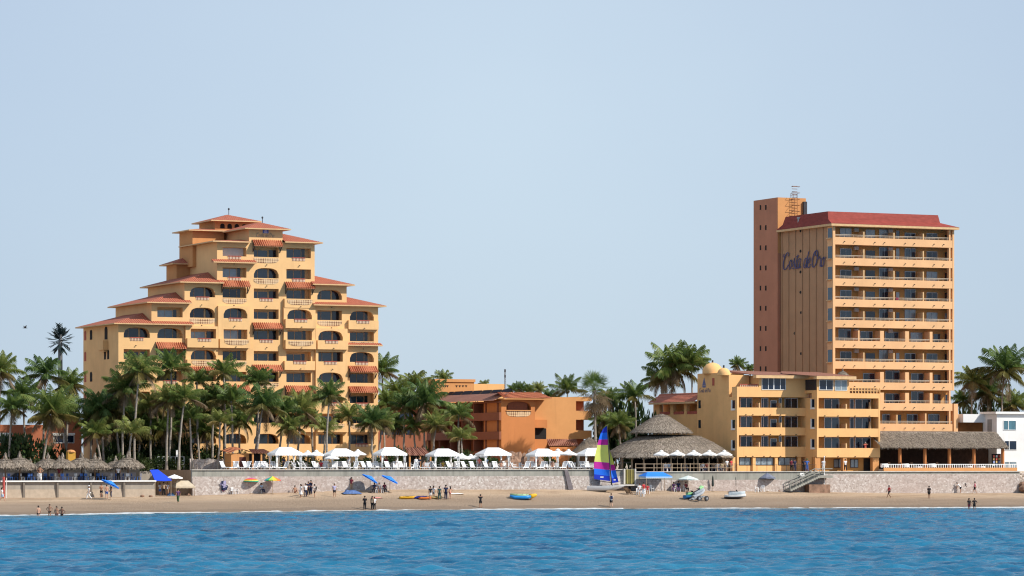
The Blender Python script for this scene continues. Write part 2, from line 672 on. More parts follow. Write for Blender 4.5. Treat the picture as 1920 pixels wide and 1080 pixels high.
# ------------------------------------------------------------------ beach
def sand_mat():
    m, nt, bs = node_mat('beach_sand')
    at = nt.nodes.new('ShaderNodeAttribute')
    at.attribute_name = 'wet'
    f = tex_noise(nt, 0.35, 5, 0.65, stretch=(0.35, 1.2, 1))
    g = tex_noise(nt, 3.0, 5, 0.7)
    dry = ramp(nt, f, [(0.32, (0.32, 0.23, 0.155)), (0.5, (0.44, 0.325, 0.225)), (0.68, (0.52, 0.395, 0.285))])
    dry = mixc(nt, ramp(nt, g, [(0.45, 0.0), (0.75, 0.35)]), dry, (0.30, 0.205, 0.135))
    ad = nt.nodes.new('ShaderNodeMath')
    ad.operation = 'MULTIPLY_ADD'
    nt.links.new(f, ad.inputs[0])
    ad.inputs[1].default_value = 0.30
    nt.links.new(at.outputs['Fac'], ad.inputs[2])
    wet = ramp(nt, ad.outputs[0], [(0.42, 0.0), (0.66, 0.65), (0.98, 0.75), (1.1, 1.0)])
    nt.links.new(mixc(nt, wet, dry, (0.215, 0.165, 0.125)), bs.inputs['Base Color'])
    nt.links.new(ramp(nt, wet, [(0.5, 0.95), (1.0, 0.8)]), bs.inputs['Roughness'])
    bs.inputs['Specular IOR Level'].default_value = 0.08
    bump(nt, bs, g, 0.9, 0.2)
    return m


us = np.concatenate([np.arange(-100, -45, 3.0), np.arange(-45, 125, 0.7), np.arange(125, 190, 3.0)])
ts = np.concatenate([[-1.4, -0.7, -0.3, -0.02], np.linspace(0.0, 1.0, 44), [1.08, 1.25, 1.6]])
rows, wet = [], []
for t in ts:
    r = []
    for u in us:
        V = vw(u)
        v = t * V if t > 0 else t * -20 * -1
        v = t * V
        z = beach_z(u, v)
        if 0 < t < 0.95:
            z += 0.10 * noise.noise(Vector((u * 0.5, v * 0.5, 1.0))) * min(1, t * 8) * (1 - t)
            z += 0.05 * noise.noise(Vector((u * 1.7, v * 1.7, 5.0))) * (1 - t)
        r.append((u, v, z))
        wet.append(t)
    rows.append(r)
mb = MB()
mb.grid(rows)
beach = mb.build('beach_sand', sand_mat(), smooth=True)
a = beach.data.attributes.new('wet', 'FLOAT', 'POINT')
a.data.foreach_set('value', wet)
place(beach, 0, 0, 0)
tag(beach, 'tan sandy beach below the sea wall', 'sand', kind='structure')

# foam of the small breaking wave along the waterline
mb = MB()
rows = []
for u in np.arange(-60, 130, 0.5):
    n1 = noise.noise(Vector((u * 0.09, 3.1, 0)))
    n2 = noise.noise(Vector((u * 0.5, 9.1, 0)))
    amp = max(0.0, 0.05 + 0.11 * n1 + 0.12 * n2)
    wd = 1.2 + 0.9 * n1 + 0.5 * n2
    v0 = vw(u) + 0.5 + 0.9 * noise.noise(Vector((u * 0.15, 7.7, 0)))
    r = [(u, v0 + 0.9 + wd * 0.5, 0.06)]
    for q, hh in ((0.5, 0.45), (0.1, 1.0), (-0.25, 0.8), (-0.5, 0.15)):
        r.append((u, v0 + wd * q, 0.04 + amp * hh + 0.04 * noise.noise(Vector((u * 2.3, q * 9, 2)))))
    r.append((u, v0 - wd * 0.7 - 0.4, -0.12))
    rows.append(r)
mb.grid(rows)
FOAM = plain('sea_foam', (0.52, 0.55, 0.57), 0.7, 0.3, 1.2, 0.4)
foam = mb.build('sea_foam', FOAM, smooth=True)
place(foam, 0, 0, 0)
tag(foam, 'thin white line of foam where the sea meets the sand', 'foam', kind='stuff')
# loose foam patches washing up
mb = MB()
random.seed(5)
for k in range(170):
    u = random.uniform(-45, 115)
    v = vw(u) + random.uniform(-6.0, -0.8)
    L, wv = random.uniform(0.6, 3.2), random.uniform(0.15, 0.5)
    pts = []
    for j in range(10):
        a_ = j / 10 * 6.283
        rr = 1 + 0.35 * math.sin(3 * a_ + k)
        pts.append((u + L * rr * math.cos(a_), v + wv * rr * math.sin(a_), 0.07))
    mb.poly(pts)
fp = mb.build('foam_patches', FOAM)
place(fp, 0, 0, 0)
tag(fp, 'loose patches of foam drifting along the waterline', 'foam', kind='stuff')

# ------------------------------------------------------------------ land behind the wall
uL1 = U(290, -1.4)
UR1, UR2, UR3 = U(1190, 0), U(1543, 0), U(1912, 0)
mb = MB()
FAR = 6000
mb.poly([(0.3, 0.5, 4.8), (UR3, 0.5, 4.8), (UR3, FAR, 4.8), (0.3, FAR, 4.8)])
mb.poly([(-FAR, 14.3, 4.8), (0.3, 14.3, 4.8), (0.3, FAR, 4.8), (-FAR, FAR, 4.8)])
mb.poly([(UR3, 3.0, 4.8), (FAR, 3.0, 4.8), (FAR, FAR, 4.8), (UR3, FAR, 4.8)])
mb.poly([(UR3, -0.6, 1.2), (FAR, -0.6, 1.2), (FAR, 3.0, 4.8), (UR3, 3.0, 4.8)])
mb.poly([(-FAR, 14.3, 3.7), (-FAR, -1.0, LOW), (uL1, -1.0, LOW), (uL1, 14.3, LOW)])
g = mb.build('ground', PAVE)
place(g, 0, 0, 0)
tag(g, 'level ground behind the sea wall', 'ground', kind='structure')
mb = MB()
mb.box(0.45, UR1 - 0.2, 0.45, 27.5, 4.81, DECK)
g = mb.build('hotel_terrace', PAVE)
place(g, 0, 0, 0)
tag(g, 'paved pool terrace in front of the hotel', 'terrace', kind='structure')


# ------------------------------------------------------------------ sea walls
def sea_wall(label, u0, u1, top, band, cop, front=0.0):
    zb = -0.5
    root = thing('sea_wall', label, 'sea wall', u0, front, 0, 'stone sea wall along the beach')
    bs = (u0, front, 0)
    mb = MB(bs)
    n = max(2, int((u1 - u0) / 0.8))
    # the rubble face bulges a little
    rows = []
    zt = top - band - cop
    for j in range(9):
        z = zb + (zt - zb) * j / 8
        rows.append([(u0 + (u1 - u0) * i / n, front - 0.06 - 0.07 * noise.noise(Vector((i * 0.9, z * 1.4, 0))) - (zt - z) * 0.05, z) for i in range(n + 1)])
    mb.grid(rows)
    mb.box(u0, u1, front + 0.02, front + 0.5, zb, zt)
    mb.build('stone_face', STONE, root)
    if band > 0:
        mb = MB(bs)
        mb.box(u0, u1, front - 0.02, front + 0.5, zt + 0.002, top - cop)
        mb.build('concrete_band', CONC, root)
    mb = MB(bs)
    mb.box(u0 - 0.05, u1, front - 0.18, front + 0.55, top - cop + 0.003, top)
    mb.build('coping', COPING, root)
    return root


sw1 = sea_wall('long pinkish rubble sea wall with a streaked grey band, under the hotel terrace', 0, UR1, 5.17, 0.80, 0.10)
mb = MB((0, 0, 0))
mb.box(-0.02, 0.30, 0.52, 14.2, -0.4, 5.1)
mb.build('brown_end_wall', plain('brown_render', (0.36, 0.23, 0.14), 0.9, 0.15), sw1)
# dark drain chute leaning down the wall
c0, c1 = UZ(1064, 881, -0.3), UZ(1070, 918, -0.9)
mb = MB((0, 0, 0))
d = 0.5
mb.poly([(c0[0] - .42, -0.22, c0[1]), (c0[0] + .1, -0.22, c0[1]), (c1[0] + .65, -0.45, c1[1]), (c1[0] - .1, -0.45, c1[1])])
mb.poly([(c0[0] - .42, -0.14, c0[1]), (c0[0] + .1, -0.14, c0[1]), (c1[0] + .65, -0.30, c1[1]), (c1[0] - .1, -0.30, c1[1])])
mb.poly([(c0[0] - .42, -0.14, c0[1]), (c0[0] - .42, -0.22, c0[1]), (c1[0] - .1, -0.45, c1[1]), (c1[0] - .1, -0.30, c1[1])])
mb.build('drain_chute', plain('grey_violet_render', (0.16, 0.14, 0.15), 0.9, 0.25), sw1)
sw2 = sea_wall('middle stretch of sea wall with a broad grey concrete band, left of the beach stairs', UR1 + 0.02, UR2, 4.86, 1.05, 0.10)
sw3 = sea_wall('right-hand sea wall of pale rubble stone under the thatched restaurant', UR2 + 0.02, UR3, 4.86, 0.30, 0.12)

# lower terrace on the left: smooth concrete wall with pilasters and a white coping
uL1 = U(290, -1.4)
root = thing('terrace_wall', 'smooth grey concrete wall with white coping under the row of thatched parasols', 'wall', -60, -1.4, 0)
bs = (-60, -1.4, 0)
mb = MB(bs)
mb.box(-60, uL1, -1.4, -1.0, -0.5, LOW - 0.14)
mb.box(uL1 - 0.4, uL1, -1.0, 14, -0.5, LOW - 0.14)
mb.build('wall', CONC2, root)
mb = MB(bs)
mb.box(-60, uL1 + 0.1, -1.75, -0.9, LOW - 0.137, LOW + 0.04)
mb.build('coping', WHITE, root)
mb = MB(bs)
mb.poly([(-60, -1.62, 1.2), (uL1, -1.62, 1.2), (uL1, -1.42, Z(917, uL1, -1.4)), (-60, -1.42, Z(918, -40, -1.4))])
mb.poly([(uL1, -1.62, 1.2), (uL1, -1.42, 1.2), (uL1, -1.42, Z(917, uL1, -1.4))])
mb.build('sloped_footing', plain('sandy_render', (0.42, 0.34, 0.26), 0.9, 0.12), root)
for px in (44, 107, 170, 232):
    mb = MB(bs)
    u = U(px, -1.4)
    mb.box(u - 0.12, u + 0.12, -1.66, -1.39, 1.4, LOW - 0.15)
    mb.build('pilaster', concrete_mat('dark_concrete' + str(px), (0.20, 0.17, 0.14)) if px == 44 else bpy.data.materials['dark_concrete44'], root)

rw = MB((-60, 14.2, 0))
rw.box(-60, 0.28, 14.0, 14.28, 1, 4.95)
o = rw.build('retaining_wall', CONC2)
place(o, -60, 14.2, 0)
tag(o, 'low shaded retaining wall behind the thatched parasols', 'wall')
# ------------------------------------------------------------------ building helpers
def arch_top(t, h):               # drop below the crown at t in -1..1
    t = abs(t)
    return h * (1 - (max(0.0, 1 - t ** 2.6)) ** (1 / 2.2))


def wall_cell(mb, u0, u1, z0, z1, a, b, zb, zt, v, deep, arch=0.0, side=0.0, m=0):
    """a piece of facade with one deep opening; arch > 0 rounds its top corners; side > 0 closes a projection"""
    n = 14 if arch else 1
    us_ = [a + (b - a) * i / n for i in range(n + 1)]
    top = [zt - (arch_top(2 * i / n - 1, arch) if arch else 0) for i in range(n + 1)]
    q = mb.poly
    q([(u0, v, z0), (a, v, z0), (a, v, z1), (u0, v, z1)], m)
    q([(b, v, z0), (u1, v, z0), (u1, v, z1), (b, v, z1)], m)
    q([(a, v, z0), (b, v, z0), (b, v, zb), (a, v, zb)], m)
    for i in range(n):
        q([(us_[i], v, top[i]), (us_[i + 1], v, top[i + 1]), (us_[i + 1], v, z1), (us_[i], v, z1)], m)
        q([(us_[i], v, top[i]), (us_[i + 1], v, top[i + 1]), (us_[i + 1], v + deep, top[i + 1]), (us_[i], v + deep, top[i])], m)
    q([(a, v, zb), (b, v, zb), (b, v + 0.16, zb), (a, v + 0.16, zb)], m)          # parapet top
    q([(a, v + 0.16, zb), (b, v + 0.16, zb), (b, v + 0.16, zb - 1.0), (a, v + 0.16, zb - 1.0)], m)
    q([(a, v + 0.16, zb - 1.0), (b, v + 0.16, zb - 1.0), (b, v + deep, zb - 1.0), (a, v + deep, zb - 1.0)], m)
    q([(a, v, zb - 1.0), (a, v, top[0]), (a, v + deep, top[0]), (a, v + deep, zb - 1.0)], m)
    q([(b, v, zb - 1.0), (b, v, top[-1]), (b, v + deep, top[-1]), (b, v + deep, zb - 1.0)], m)
    q([(a, v + deep, zb - 1.0), (b, v + deep, zb - 1.0), (b, v + deep, zt), (a, v + deep, zt)], m)
    if side:
        for x in (u0, u1):
            q([(x, v, z0), (x, v + side, z0), (x, v + side, z1), (x, v, z1)], m)
        for z in (z0, z1):
            q([(u0, v, z), (u1, v, z), (u1, v + side, z), (u0, v + side, z)], m)


def sliding_door(root, bs, a, b, z0, z1, v, gm, frame=None, posts=(), name='window'):
    """a glazed door: frame with mullions, panes as one sub-part"""
    fr = MB(bs)
    t, w_ = 0.07, 0.07
    fr.box(a, a + w_, v - t, v, z0, z1)
    fr.box(b - w_, b, v - t, v, z0, z1)
    fr.box(a + w_, b - w_, v - t, v, z1 - w_, z1)
    fr.box(a + w_, b - w_, v - t, v, z0, z0 + w_)
    for p, pw in posts:
        x = a + (b - a) * p
        fr.box(x - pw / 2, x + pw / 2, v - t - 0.01, v - 0.002, z0 + w_, z1 - w_)
    fo = fr.build(name, frame or WHITE, root)
    gl = MB(bs)
    gl.poly([(a + w_, v - 0.035, z0 + w_), (b - w_, v - 0.035, z0 + w_), (b - w_, v - 0.035, z1 - w_), (a + w_, v - 0.035, z1 - w_)])
    gl.build('pane', gm, fo)
    return fo


def dark_opening(root, bs, a, b, z0, z1, v, m=None):
    g_ = MB(bs)
    g_.box(a, b, v - 0.03, v + 0.02, z0, z1)
    return g_.build('curtain', m or GLASS2, root)


def corrugated(mb, p00, p10, p01, p11, n, amp, m=0):
    """roof slope from the top edge p00-p10 down to p01-p11 with rounded tile rows"""
    P = [Vector(p) for p in (p00, p10, p01, p11)]
    nrm = (P[1] - P[0]).cross(P[2] - P[0])
    nrm = nrm.normalized()
    if nrm.z < 0:
        nrm = -nrm
    top, bot = [], []
    for i in range(n * 4 + 1):
        s = i / (n * 4)
        h = amp * math.cos(i * math.pi / 2)
        top.append(tuple(P[0].lerp(P[1], s) + nrm * h))
        bot.append(tuple(P[2].lerp(P[3], s) + nrm * h))
    mb.grid([top, bot], m)


def awning(root, bs, a, b, zt, zb, v, out=1.0):
    mb = MB(bs)
    n = 14
    corrugated(mb, (a, v, zt), (b, v, zt), (a, v - out, zb), (b, v - out, zb), n, 0.07)
    mb.poly([(a, v - 0.01, zt - 0.12), (b, v - 0.01, zt - 0.12), (b, v - out, zb - 0.12), (a, v - out, zb - 0.12)])
    mb.poly([(a, v - out, zb - 0.12), (b, v - out, zb - 0.12), (b, v - out, zb - 0.03), (a, v - out, zb - 0.03)])
    o = mb.build('awning', AWN, root)
    for x in (a + 0.12, b - 0.12):
        mb = MB(bs)
        mb.bar((x, v - 0.02, zb - 0.85), (x, v - out + 0.15, zb - 0.12), 0.10)
        mb.bar((x, v - 0.04, zb - 0.9), (x, v - 0.04, zt - 0.2), 0.08)
        mb.build('bracket', IRON, o)
    return o


def balustrade(root, bs, a, b, z, v):
    """a short openwork rail let into the parapet"""
    mb = MB(bs)
    mb.box(a, b, v - 0.10, v + 0.06, z - 0.08, z + 0.03)
    o = mb.build('balustrade', REDRAIL, root)
    mb = MB(bs)
    n = 9
    for i in range(n):
        x = a + (b - a) * (i + 0.5) / n
        mb.box(x - 0.055, x + 0.055, v - 0.07, v - 0.012, z - 0.42, z - 0.082)
    mb.build('spindles', SPINDLE, o)['kind'] = 'stuff'
    mb = MB(bs)
    mb.box(a, b, v - 0.011, v - 0.006, z - 0.42, z - 0.083)
    mb.build('gap', REDRAIL, o)
    return o


def lattice(root, bs, a, b, z0, z1, v):
    mb = MB(bs)
    n, mid = 12, (a + b) / 2
    # lower edge bows up at the ends, as in the photograph
    for i in range(n):
        s0, s1 = i / n, (i + 1) / n
        f0, f1 = (abs(2 * s0 - 1)) ** 5 * 0.5, (abs(2 * s1 - 1)) ** 5 * 0.5
        x0_, x1_ = a + (b - a) * s0, a + (b - a) * s1
        mb.poly([(x0_, v - 0.03, z0 + (z1 - z0) * f0), (x1_, v - 0.03, z0 + (z1 - z0) * f1), (x1_, v - 0.03, z1), (x0_, v - 0.03, z1)])
    return mb.build('lattice_panel', LATTICE, root)


def drain_spout(mb, u, v, z):
    mb.tube([(u, v, z), (u, v - 0.22, z - 0.02)], 0.06, 6)


# Script lettering: strokes of the painted sign, in units of the x-height
def script_strokes():
    S = []

    def add(x, pts, w=0.15):
        k = 1.0 if max(p[1] for p in pts) > 1.7 else 1.25
        S.append(([(x + p[0], p[1] * k) for p in pts], w))
    # C with a curl
    add(0, [(0.25, 2.05), (0.05, 1.75), (0.25, 1.6), (0.55, 1.85), (0.95, 2.15), (1.25, 2.0), (1.2, 1.7), (1.0, 1.75)], 0.13)
    add(0, [(0.85, 2.1), (0.45, 1.6), (0.2, 0.9), (0.25, 0.25), (0.6, 0.0), (1.0, 0.2), (1.3, 0.6)], 0.19)
    # o
    add(1.45, [(0.35, 0.95), (0.08, 0.65), (0.02, 0.25), (0.2, 0.0), (0.5, 0.25), (0.55, 0.7), (0.38, 0.95), (0.5, 0.8), (0.8, 0.85)], 0.16)
    # s
    add(2.2, [(0.0, 0.2), (0.3, 0.75), (0.42, 1.1), (0.45, 0.7), (0.5, 0.25), (0.3, 0.0), (0.08, 0.1)], 0.15)
    # t
    add(2.85, [(0.5, 1.75), (0.28, 1.1), (0.12, 0.4), (0.2, 0.02), (0.45, 0.15)], 0.18)
    add(2.85, [(-0.05, 1.18), (0.3, 1.26), (0.75, 1.3)], 0.12)
    # a
    add(3.35, [(0.6, 0.9), (0.35, 1.0), (0.08, 0.7), (0.02, 0.25), (0.18, 0.0), (0.42, 0.25), (0.62, 0.85)], 0.16)
    add(3.35, [(0.66, 1.0), (0.52, 0.4), (0.58, 0.05), (0.82, 0.2)], 0.16)
    # d
    add(4.75, [(0.6, 0.9), (0.35, 1.0), (0.08, 0.7), (0.02, 0.25), (0.18, 0.0), (0.42, 0.25), (0.62, 0.85)], 0.16)
    add(4.75, [(0.98, 2.05), (0.75, 1.2), (0.55, 0.4), (0.6, 0.05), (0.85, 0.2)], 0.18)
    # e
    add(5.6, [(0.05, 0.4), (0.45, 0.6), (0.55, 0.85), (0.38, 1.0), (0.12, 0.7), (0.05, 0.25), (0.22, 0.0), (0.5, 0.12), (0.7, 0.35)], 0.16)
    # O with an inner curl
    add(6.55, [(0.75, 2.05), (0.35, 1.75), (0.08, 1.0), (0.1, 0.3), (0.4, 0.0), (0.85, 0.35), (1.15, 1.2), (1.1, 1.85), (0.8, 2.1), (0.6, 1.7), (0.85, 1.4), (1.3, 1.6)], 0.19)
    # r
    add(7.95, [(0.0, 0.75), (0.22, 1.05), (0.2, 0.9), (0.42, 0.85), (0.5, 0.75), (0.4, 0.3), (0.45, 0.02), (0.65, 0.15)], 0.16)
    # o
    add(8.6, [(0.4, 0.95), (0.1, 0.65), (0.03, 0.25), (0.2, 0.0), (0.52, 0.25), (0.6, 0.7), (0.42, 0.95), (0.6, 0.78), (0.85, 0.95)], 0.16)
    return S, 9.4


def catmull(pts, n=5):
    out = []
    P = [pts[0]] + list(pts) + [pts[-1]]
    for i in range(1, len(P) - 2):
        for k in range(n):
            t = k / n
            c = []
            for d in range(2):
                p0, p1, p2, p3 = P[i - 1][d], P[i][d], P[i + 1][d], P[i + 2][d]
                c.append(0.5 * (2 * p1 + (p2 - p0) * t + (2 * p0 - 5 * p1 + 4 * p2 - p3) * t * t + (3 * p1 - p0 - 3 * p2 + p3) * t ** 3))
            out.append(tuple(c))
    out.append(tuple(pts[-1]))
    return out


def lettering(mb, at, width, slope=0.0, slant=0.12, fat=1.0, wide=1.0):
    """flat raised strokes; at(x, y) gives a wall point for sign coordinates in metres, offset k lifts it off the wall"""
    S, W_ = script_strokes()
    k = width / W_
    for j, (pts, w_) in enumerate(S):
        c = catmull(pts)
        L, Rr = [], []
        for i, p in enumerate(c):
            a_, b_ = c[max(i - 1, 0)], c[min(i + 1, len(c) - 1)]
            dx_, dy_ = b_[0] - a_[0], b_[1] - a_[1]
            l_ = math.hypot(dx_, dy_) or 1
            nx_, ny_ = -dy_ / l_, dx_ / l_
            # pen: thick on down strokes
            ww = w_ * fat * (0.55 + 0.45 * abs(dy_ / l_)) * 0.62
            e = [(p[0] + nx_ * ww * wide, p[1] + ny_ * ww), (p[0] - nx_ * ww * wide, p[1] - ny_ * ww)]
            L.append(e[0])
            Rr.append(e[1])
        lift = 0.02 + 0.0015 * j
        f = lambda p: at((p[0] + slant * p[1]) * k, (p[1] + slope * p[0]) * k, lift)
        mb.grid([[f(p) for p in L], [f(p) for p in Rr]])


# ------------------------------------------------------------------ the stepped hotel on the left
VH = 28.0
EDGE = [222, 284, 346, 407, 467, 530, 590, 650, 709]
OPEN = [(232, 281), (295, 342.5), (356, 403.5), (417.5, 462), (476, 522.5), (537, 583), (595, 641), (656, 701)]
UE = [U(p, VH) for p in EDGE]
UO = [(U(a, VH), U(b, VH)) for a, b in OPEN]
ZS = [Z(y, U(498, VH), VH) for y in (482, 521.5, 559.5, 598, 637, 676.5, 716, 754.5, 793, 832)]
TOPROW = [4, 3, 2, 0, 0, 0, 2, 3]
EAVE = [Z(606, UE[0], VH), Z(566.5, UE[1], VH), Z(528.5, UE[2], VH), Z(452, UE[3], VH), Z(428, UE[4], VH), Z(455, UE[6], VH), Z(534, UE[7], VH), Z(573.5, UE[8], VH)]
DH = 15.4
HB = (UE[0], VH, 4.8)
hotel = thing('hotel_building', 'yellow stepped hotel with terracotta roofs and arched balconies rising to a peak', 'hotel', *HB)
# per bay and row: opening r/a, awning w, below: l lattice, b balustrade; p = projecting parapet, s = whole bay steps out from here down
ROWS = {
    0: {4: 'ab', 5: 'r', 6: 'rb', 7: 'rb', 8: 'a', 9: 'r'},
    1: {3: 'r', 4: 'a', 5: 'rw', 6: 'rb', 7: 'al', 8: 'r', 9: 'a'},
    2: {2: 'ab', 3: 'al', 4: 'rbp', 5: 'alp', 6: 'rw', 7: 'rb', 8: 'r', 9: 'a'},
    3: {0: 'rb', 1: 'rb', 2: 'rwl', 3: 'ab', 4: 'rlp', 5: 'rl', 6: 'r', 7: 'rwl', 8: 'rb', 9: 'a'},
    4: {0: 'rwl', 1: 'al', 2: 'rb', 3: 'r', 4: 'rwb', 5: 'r', 6: 'rwl', 7: 'rb', 8: 'r', 9: 'a'},
    5: {0: 'rb', 1: 'rb', 2: 'rwlp', 3: 'abp', 4: 'rlp', 5: 'rbp', 6: 'r', 7: 'rw', 8: 'rp', 9: 'a'},
    6: {2: 'a', 3: 'rl', 4: 'abp', 5: 'rb', 6: 'al', 7: 'ab', 8: 'rlp', 9: 'r'},
    7: {3: 'abp', 4: 'rl', 5: 'ab', 6: 'rw', 7: 'rwb', 8: 'rlp', 9: 'rb'},
}
XTYPE = {0, 2, 4, 6}
random.seed(11)
wall = MB(HB)
spouts = MB(HB)
for i in range(8):
    u0, u1 = UE[i], UE[i + 1]
    a, b = UO[i]
    ez = EAVE[i]
    for r in range(TOPROW[i], 10):
        code = ROWS[i][r]
        z1 = ez if r == TOPROW[i] else ZS[r - 1] - 1.15
        z0 = ZS[r] - 1.15 if r < 9 else 4.7
        arch = 0.85 if 'a' in code else 0.0
        zb, zt = ZS[r], ZS[r] + (1.33 if not arch else 1.38)
        if i == 3 and r == 0:
            zt = ZS[r] + 1.2
        deep = 1.15
        out = 0.0
        if i == 2 and r >= 4 or i == 6 and r >= 4 or i == 5 and r in (3, 4) or i == 3 and r in (3, 4):
            out = 0.38
        v = VH - out
        wall_cell(wall, u0 + (0.02 if out else 0), u1 - (0.02 if out else 0), z0, z1, a, b, zb, zt, v, deep, arch, out)
        if 'p' in code:                       # parapet box standing out from the facade
            po = v - 0.45
            pz0, pz1 = zb - 1.22, zb + 0.02
            wall.box(u0 + 0.12, u1 - 0.10, po, v - 0.004, pz0, pz1)
            v2 = po
        else:
            v2 = v
        if 'l' in code:
            lattice(hotel, HB, a - 0.02, b + 0.02, zb - 0.82, zb - 0.12, v2)
        if 'b' in code:
            m_ = (a + b) / 2
            balustrade(hotel, HB, m_ - 0.95, m_ + 0.95, zb + 0.03, v2)
        if r < 9:
            drain_spout(spouts, (u0 + u1) / 2 + 0.1, v2, zb - 1.05)
        if 'w' in code:
            awning(hotel, HB, a - 0.25, b + 0.30, zt + 1.02, zt + 0.22, v, 0.95)
        # glazing at the back of the loggia
        vb = v + deep - 0.02
        zf = zb - 0.98
        if i == 3 and r == 0:
            continue
        ztop = zt - (0.02 if arch else random.choice([0.05, 0.05, 0.3]))
        gm = random.choice([GLASS] * 7 + [GLASS2] * 2 + [CURTAIN])
        L = b - a
        # seen from the left the back of the loggia shows its right part: keep the doors wide
        if i in XTYPE:
            sliding_door(hotel, HB, a + 0.05, a + 0.70 * L, zf, ztop, vb, gm, CREAM, [(0.36, 0.05), (0.97, 0.2)])
            dark_opening(hotel, HB, a + 0.73 * L, b - 0.02, zf, ztop, vb)
        else:
            sliding_door(hotel, HB, a + 0.02, a + 0.72 * L, zf, ztop, vb, gm, CREAM, [(0.06, 0.22), (0.55, 0.04)])
            dark_opening(hotel, HB, a + 0.725 * L, a + 0.86 * L, zf, ztop, vb)
    # bay sides, back and top
    lo = EAVE[i - 1] - 1.5 if 0 < i <= 4 else 4.7
    if i == 3:
        lo = EAVE[2] - 1.5
    if i == 4:
        lo = EAVE[3] - 1.5
    if i <= 4:
        wall.poly([(u0, VH, lo), (u0, VH + DH, lo), (u0, VH + DH, ez), (u0, VH, ez)])
    if i >= 4:
        lo = EAVE[i + 1] - 1.5 if i < 7 else 4.7
        wall.poly([(u1, VH, lo), (u1, VH + DH, lo), (u1, VH + DH, ez), (u1, VH, ez)])
    wall.poly([(u0, VH + DH, 4.7), (u1, VH + DH, 4.7), (u1, VH + DH, ez), (u0, VH + DH, ez)])
    wall.poly([(u0, VH, ez), (u1, VH, ez), (u1, VH + DH, ez), (u0, VH + DH, ez)])
# the pale niche below the roof strip of the fourth bay
a, b = UO[3]
mb = MB(HB)
mb.poly([(a + .03, VH + 1.12, ZS[0] - .6), (b - .03, VH + 1.12, ZS[0] - .6), (b - .03, VH + 1.12, ZS[0] + 1.17), (a + .03, VH + 1.12, ZS[0] + 1.17)])
mb.build('niche_wall', plain('pale_niche', (0.80, 0.77, 0.72), 0.9, 0.08), hotel)
# lift tower, cupola and a small block at the back, orange
back = MB(HB)


def block(mb, pxl, pxr, vf, dp, y0, y1, m=0):
    ul, ur = U(pxl, vf), U(pxr, vf)
    z0, z1 = Z(y0, ul, vf), Z(y1, ul, vf)
    mb.box(ul, ur, vf, vf + dp, z0, z1, m)
    return ul, ur, z0, z1


l1 = block(back, 361, 420, VH + 8.5, 5.5, 500, 431)
l2 = block(back, 403, 476, VH + 9.5, 6.5, 470, 413)
l3 = block(back, 331, 372, VH + 11, 4.3, 525, 494)
wall.build('wall', YEL, hotel)
back.build('lift_tower', ORANGE2, hotel)
spouts.build('drain_spouts', IRON, hotel)['kind'] = 'stuff'
# small arches of the cupola
for k in range(5):
    px = 417 + k * 13.5
    u = U(px, VH + 9.5)
    zc = l2[3] - 0.75
    mb = MB(HB)
    pts = [(u - .33, VH + 9.47, zc - .35)] + [(u - .33 * math.cos(t * math.pi / 8), VH + 9.47, zc + .33 * math.sin(t * math.pi / 8)) for t in range(9)] + [(u + .33, VH + 9.47, zc - .35)]
    mb.poly(pts)
    mb.build('cupola_arch', DARK, hotel)


def roof_piece(faces, fascia, name='roof', tile=TILE, base=HB, parent=None, fm=None):
    mb = MB(base)
    for f in faces:
        mb.poly(f)
    o = mb.build(name, tile, parent or hotel)
    mb = MB(base)
    for (p, q) in fascia:
        mb.poly([p, q, (q[0], q[1], q[2] - 0.15), (p[0], p[1], p[2] - 0.15)])
    n = len(fascia)
    us_ = [p[0] for p, q in fascia] + [q[0] for p, q in fascia]
    vs_ = [p[1] for p, q in fascia] + [q[1] for p, q in fascia]
    zz = fascia[0][0][2] - 0.15
    mb.poly([(min(us_), min(vs_), zz), (max(us_), min(vs_), zz), (max(us_), max(vs_), zz), (min(us_), max(vs_), zz)])
    mb.build('eave', fm or CREAM, o)
    return o


def half_roof(ul, ur, ze, v0, v1, side, h=1.6, run=3.6, **kw):
    """lean-to hip: ridge on the wall of the taller neighbour; side -1: eave on the left, +1: eave on the right"""
    o = 0.9
    if side < 0:
        e0, e1, e3, e2 = (ul - o, v0 - o, ze), (ur, v0 - o, ze), (ul - o, v1 + o, ze), (ur, v1 + o, ze)
        r1, r2 = (ur, v0 + run, ze + h), (ur, v1 - run, ze + h)
    else:
        e0, e1, e3, e2 = (ur + o, v0 - o, ze), (ul, v0 - o, ze), (ur + o, v1 + o, ze), (ul, v1 + o, ze)
        r1, r2 = (ul, v0 + run, ze + h), (ul, v1 - run, ze + h)
    return roof_piece([[e0, e1, r1], [e0, r1, r2, e3], [e3, r2, e2]], [(e0, e1), (e0, e3), (e3, e2)], **kw)


def pent(ul, ur, ze, v, o=0.9, h=0.38):
    A, B_, C_, D_ = (ul, v - o, ze), (ur, v - o, ze), (ur, v, ze + h), (ul, v, ze + h)
    return roof_piece([[A, B_, C_, D_], [B_, C_, (ur, v, ze)], [A, D_, (ul, v, ze)]], [(A, B_), (B_, (ur, v, ze)), (A, (ul, v, ze))])


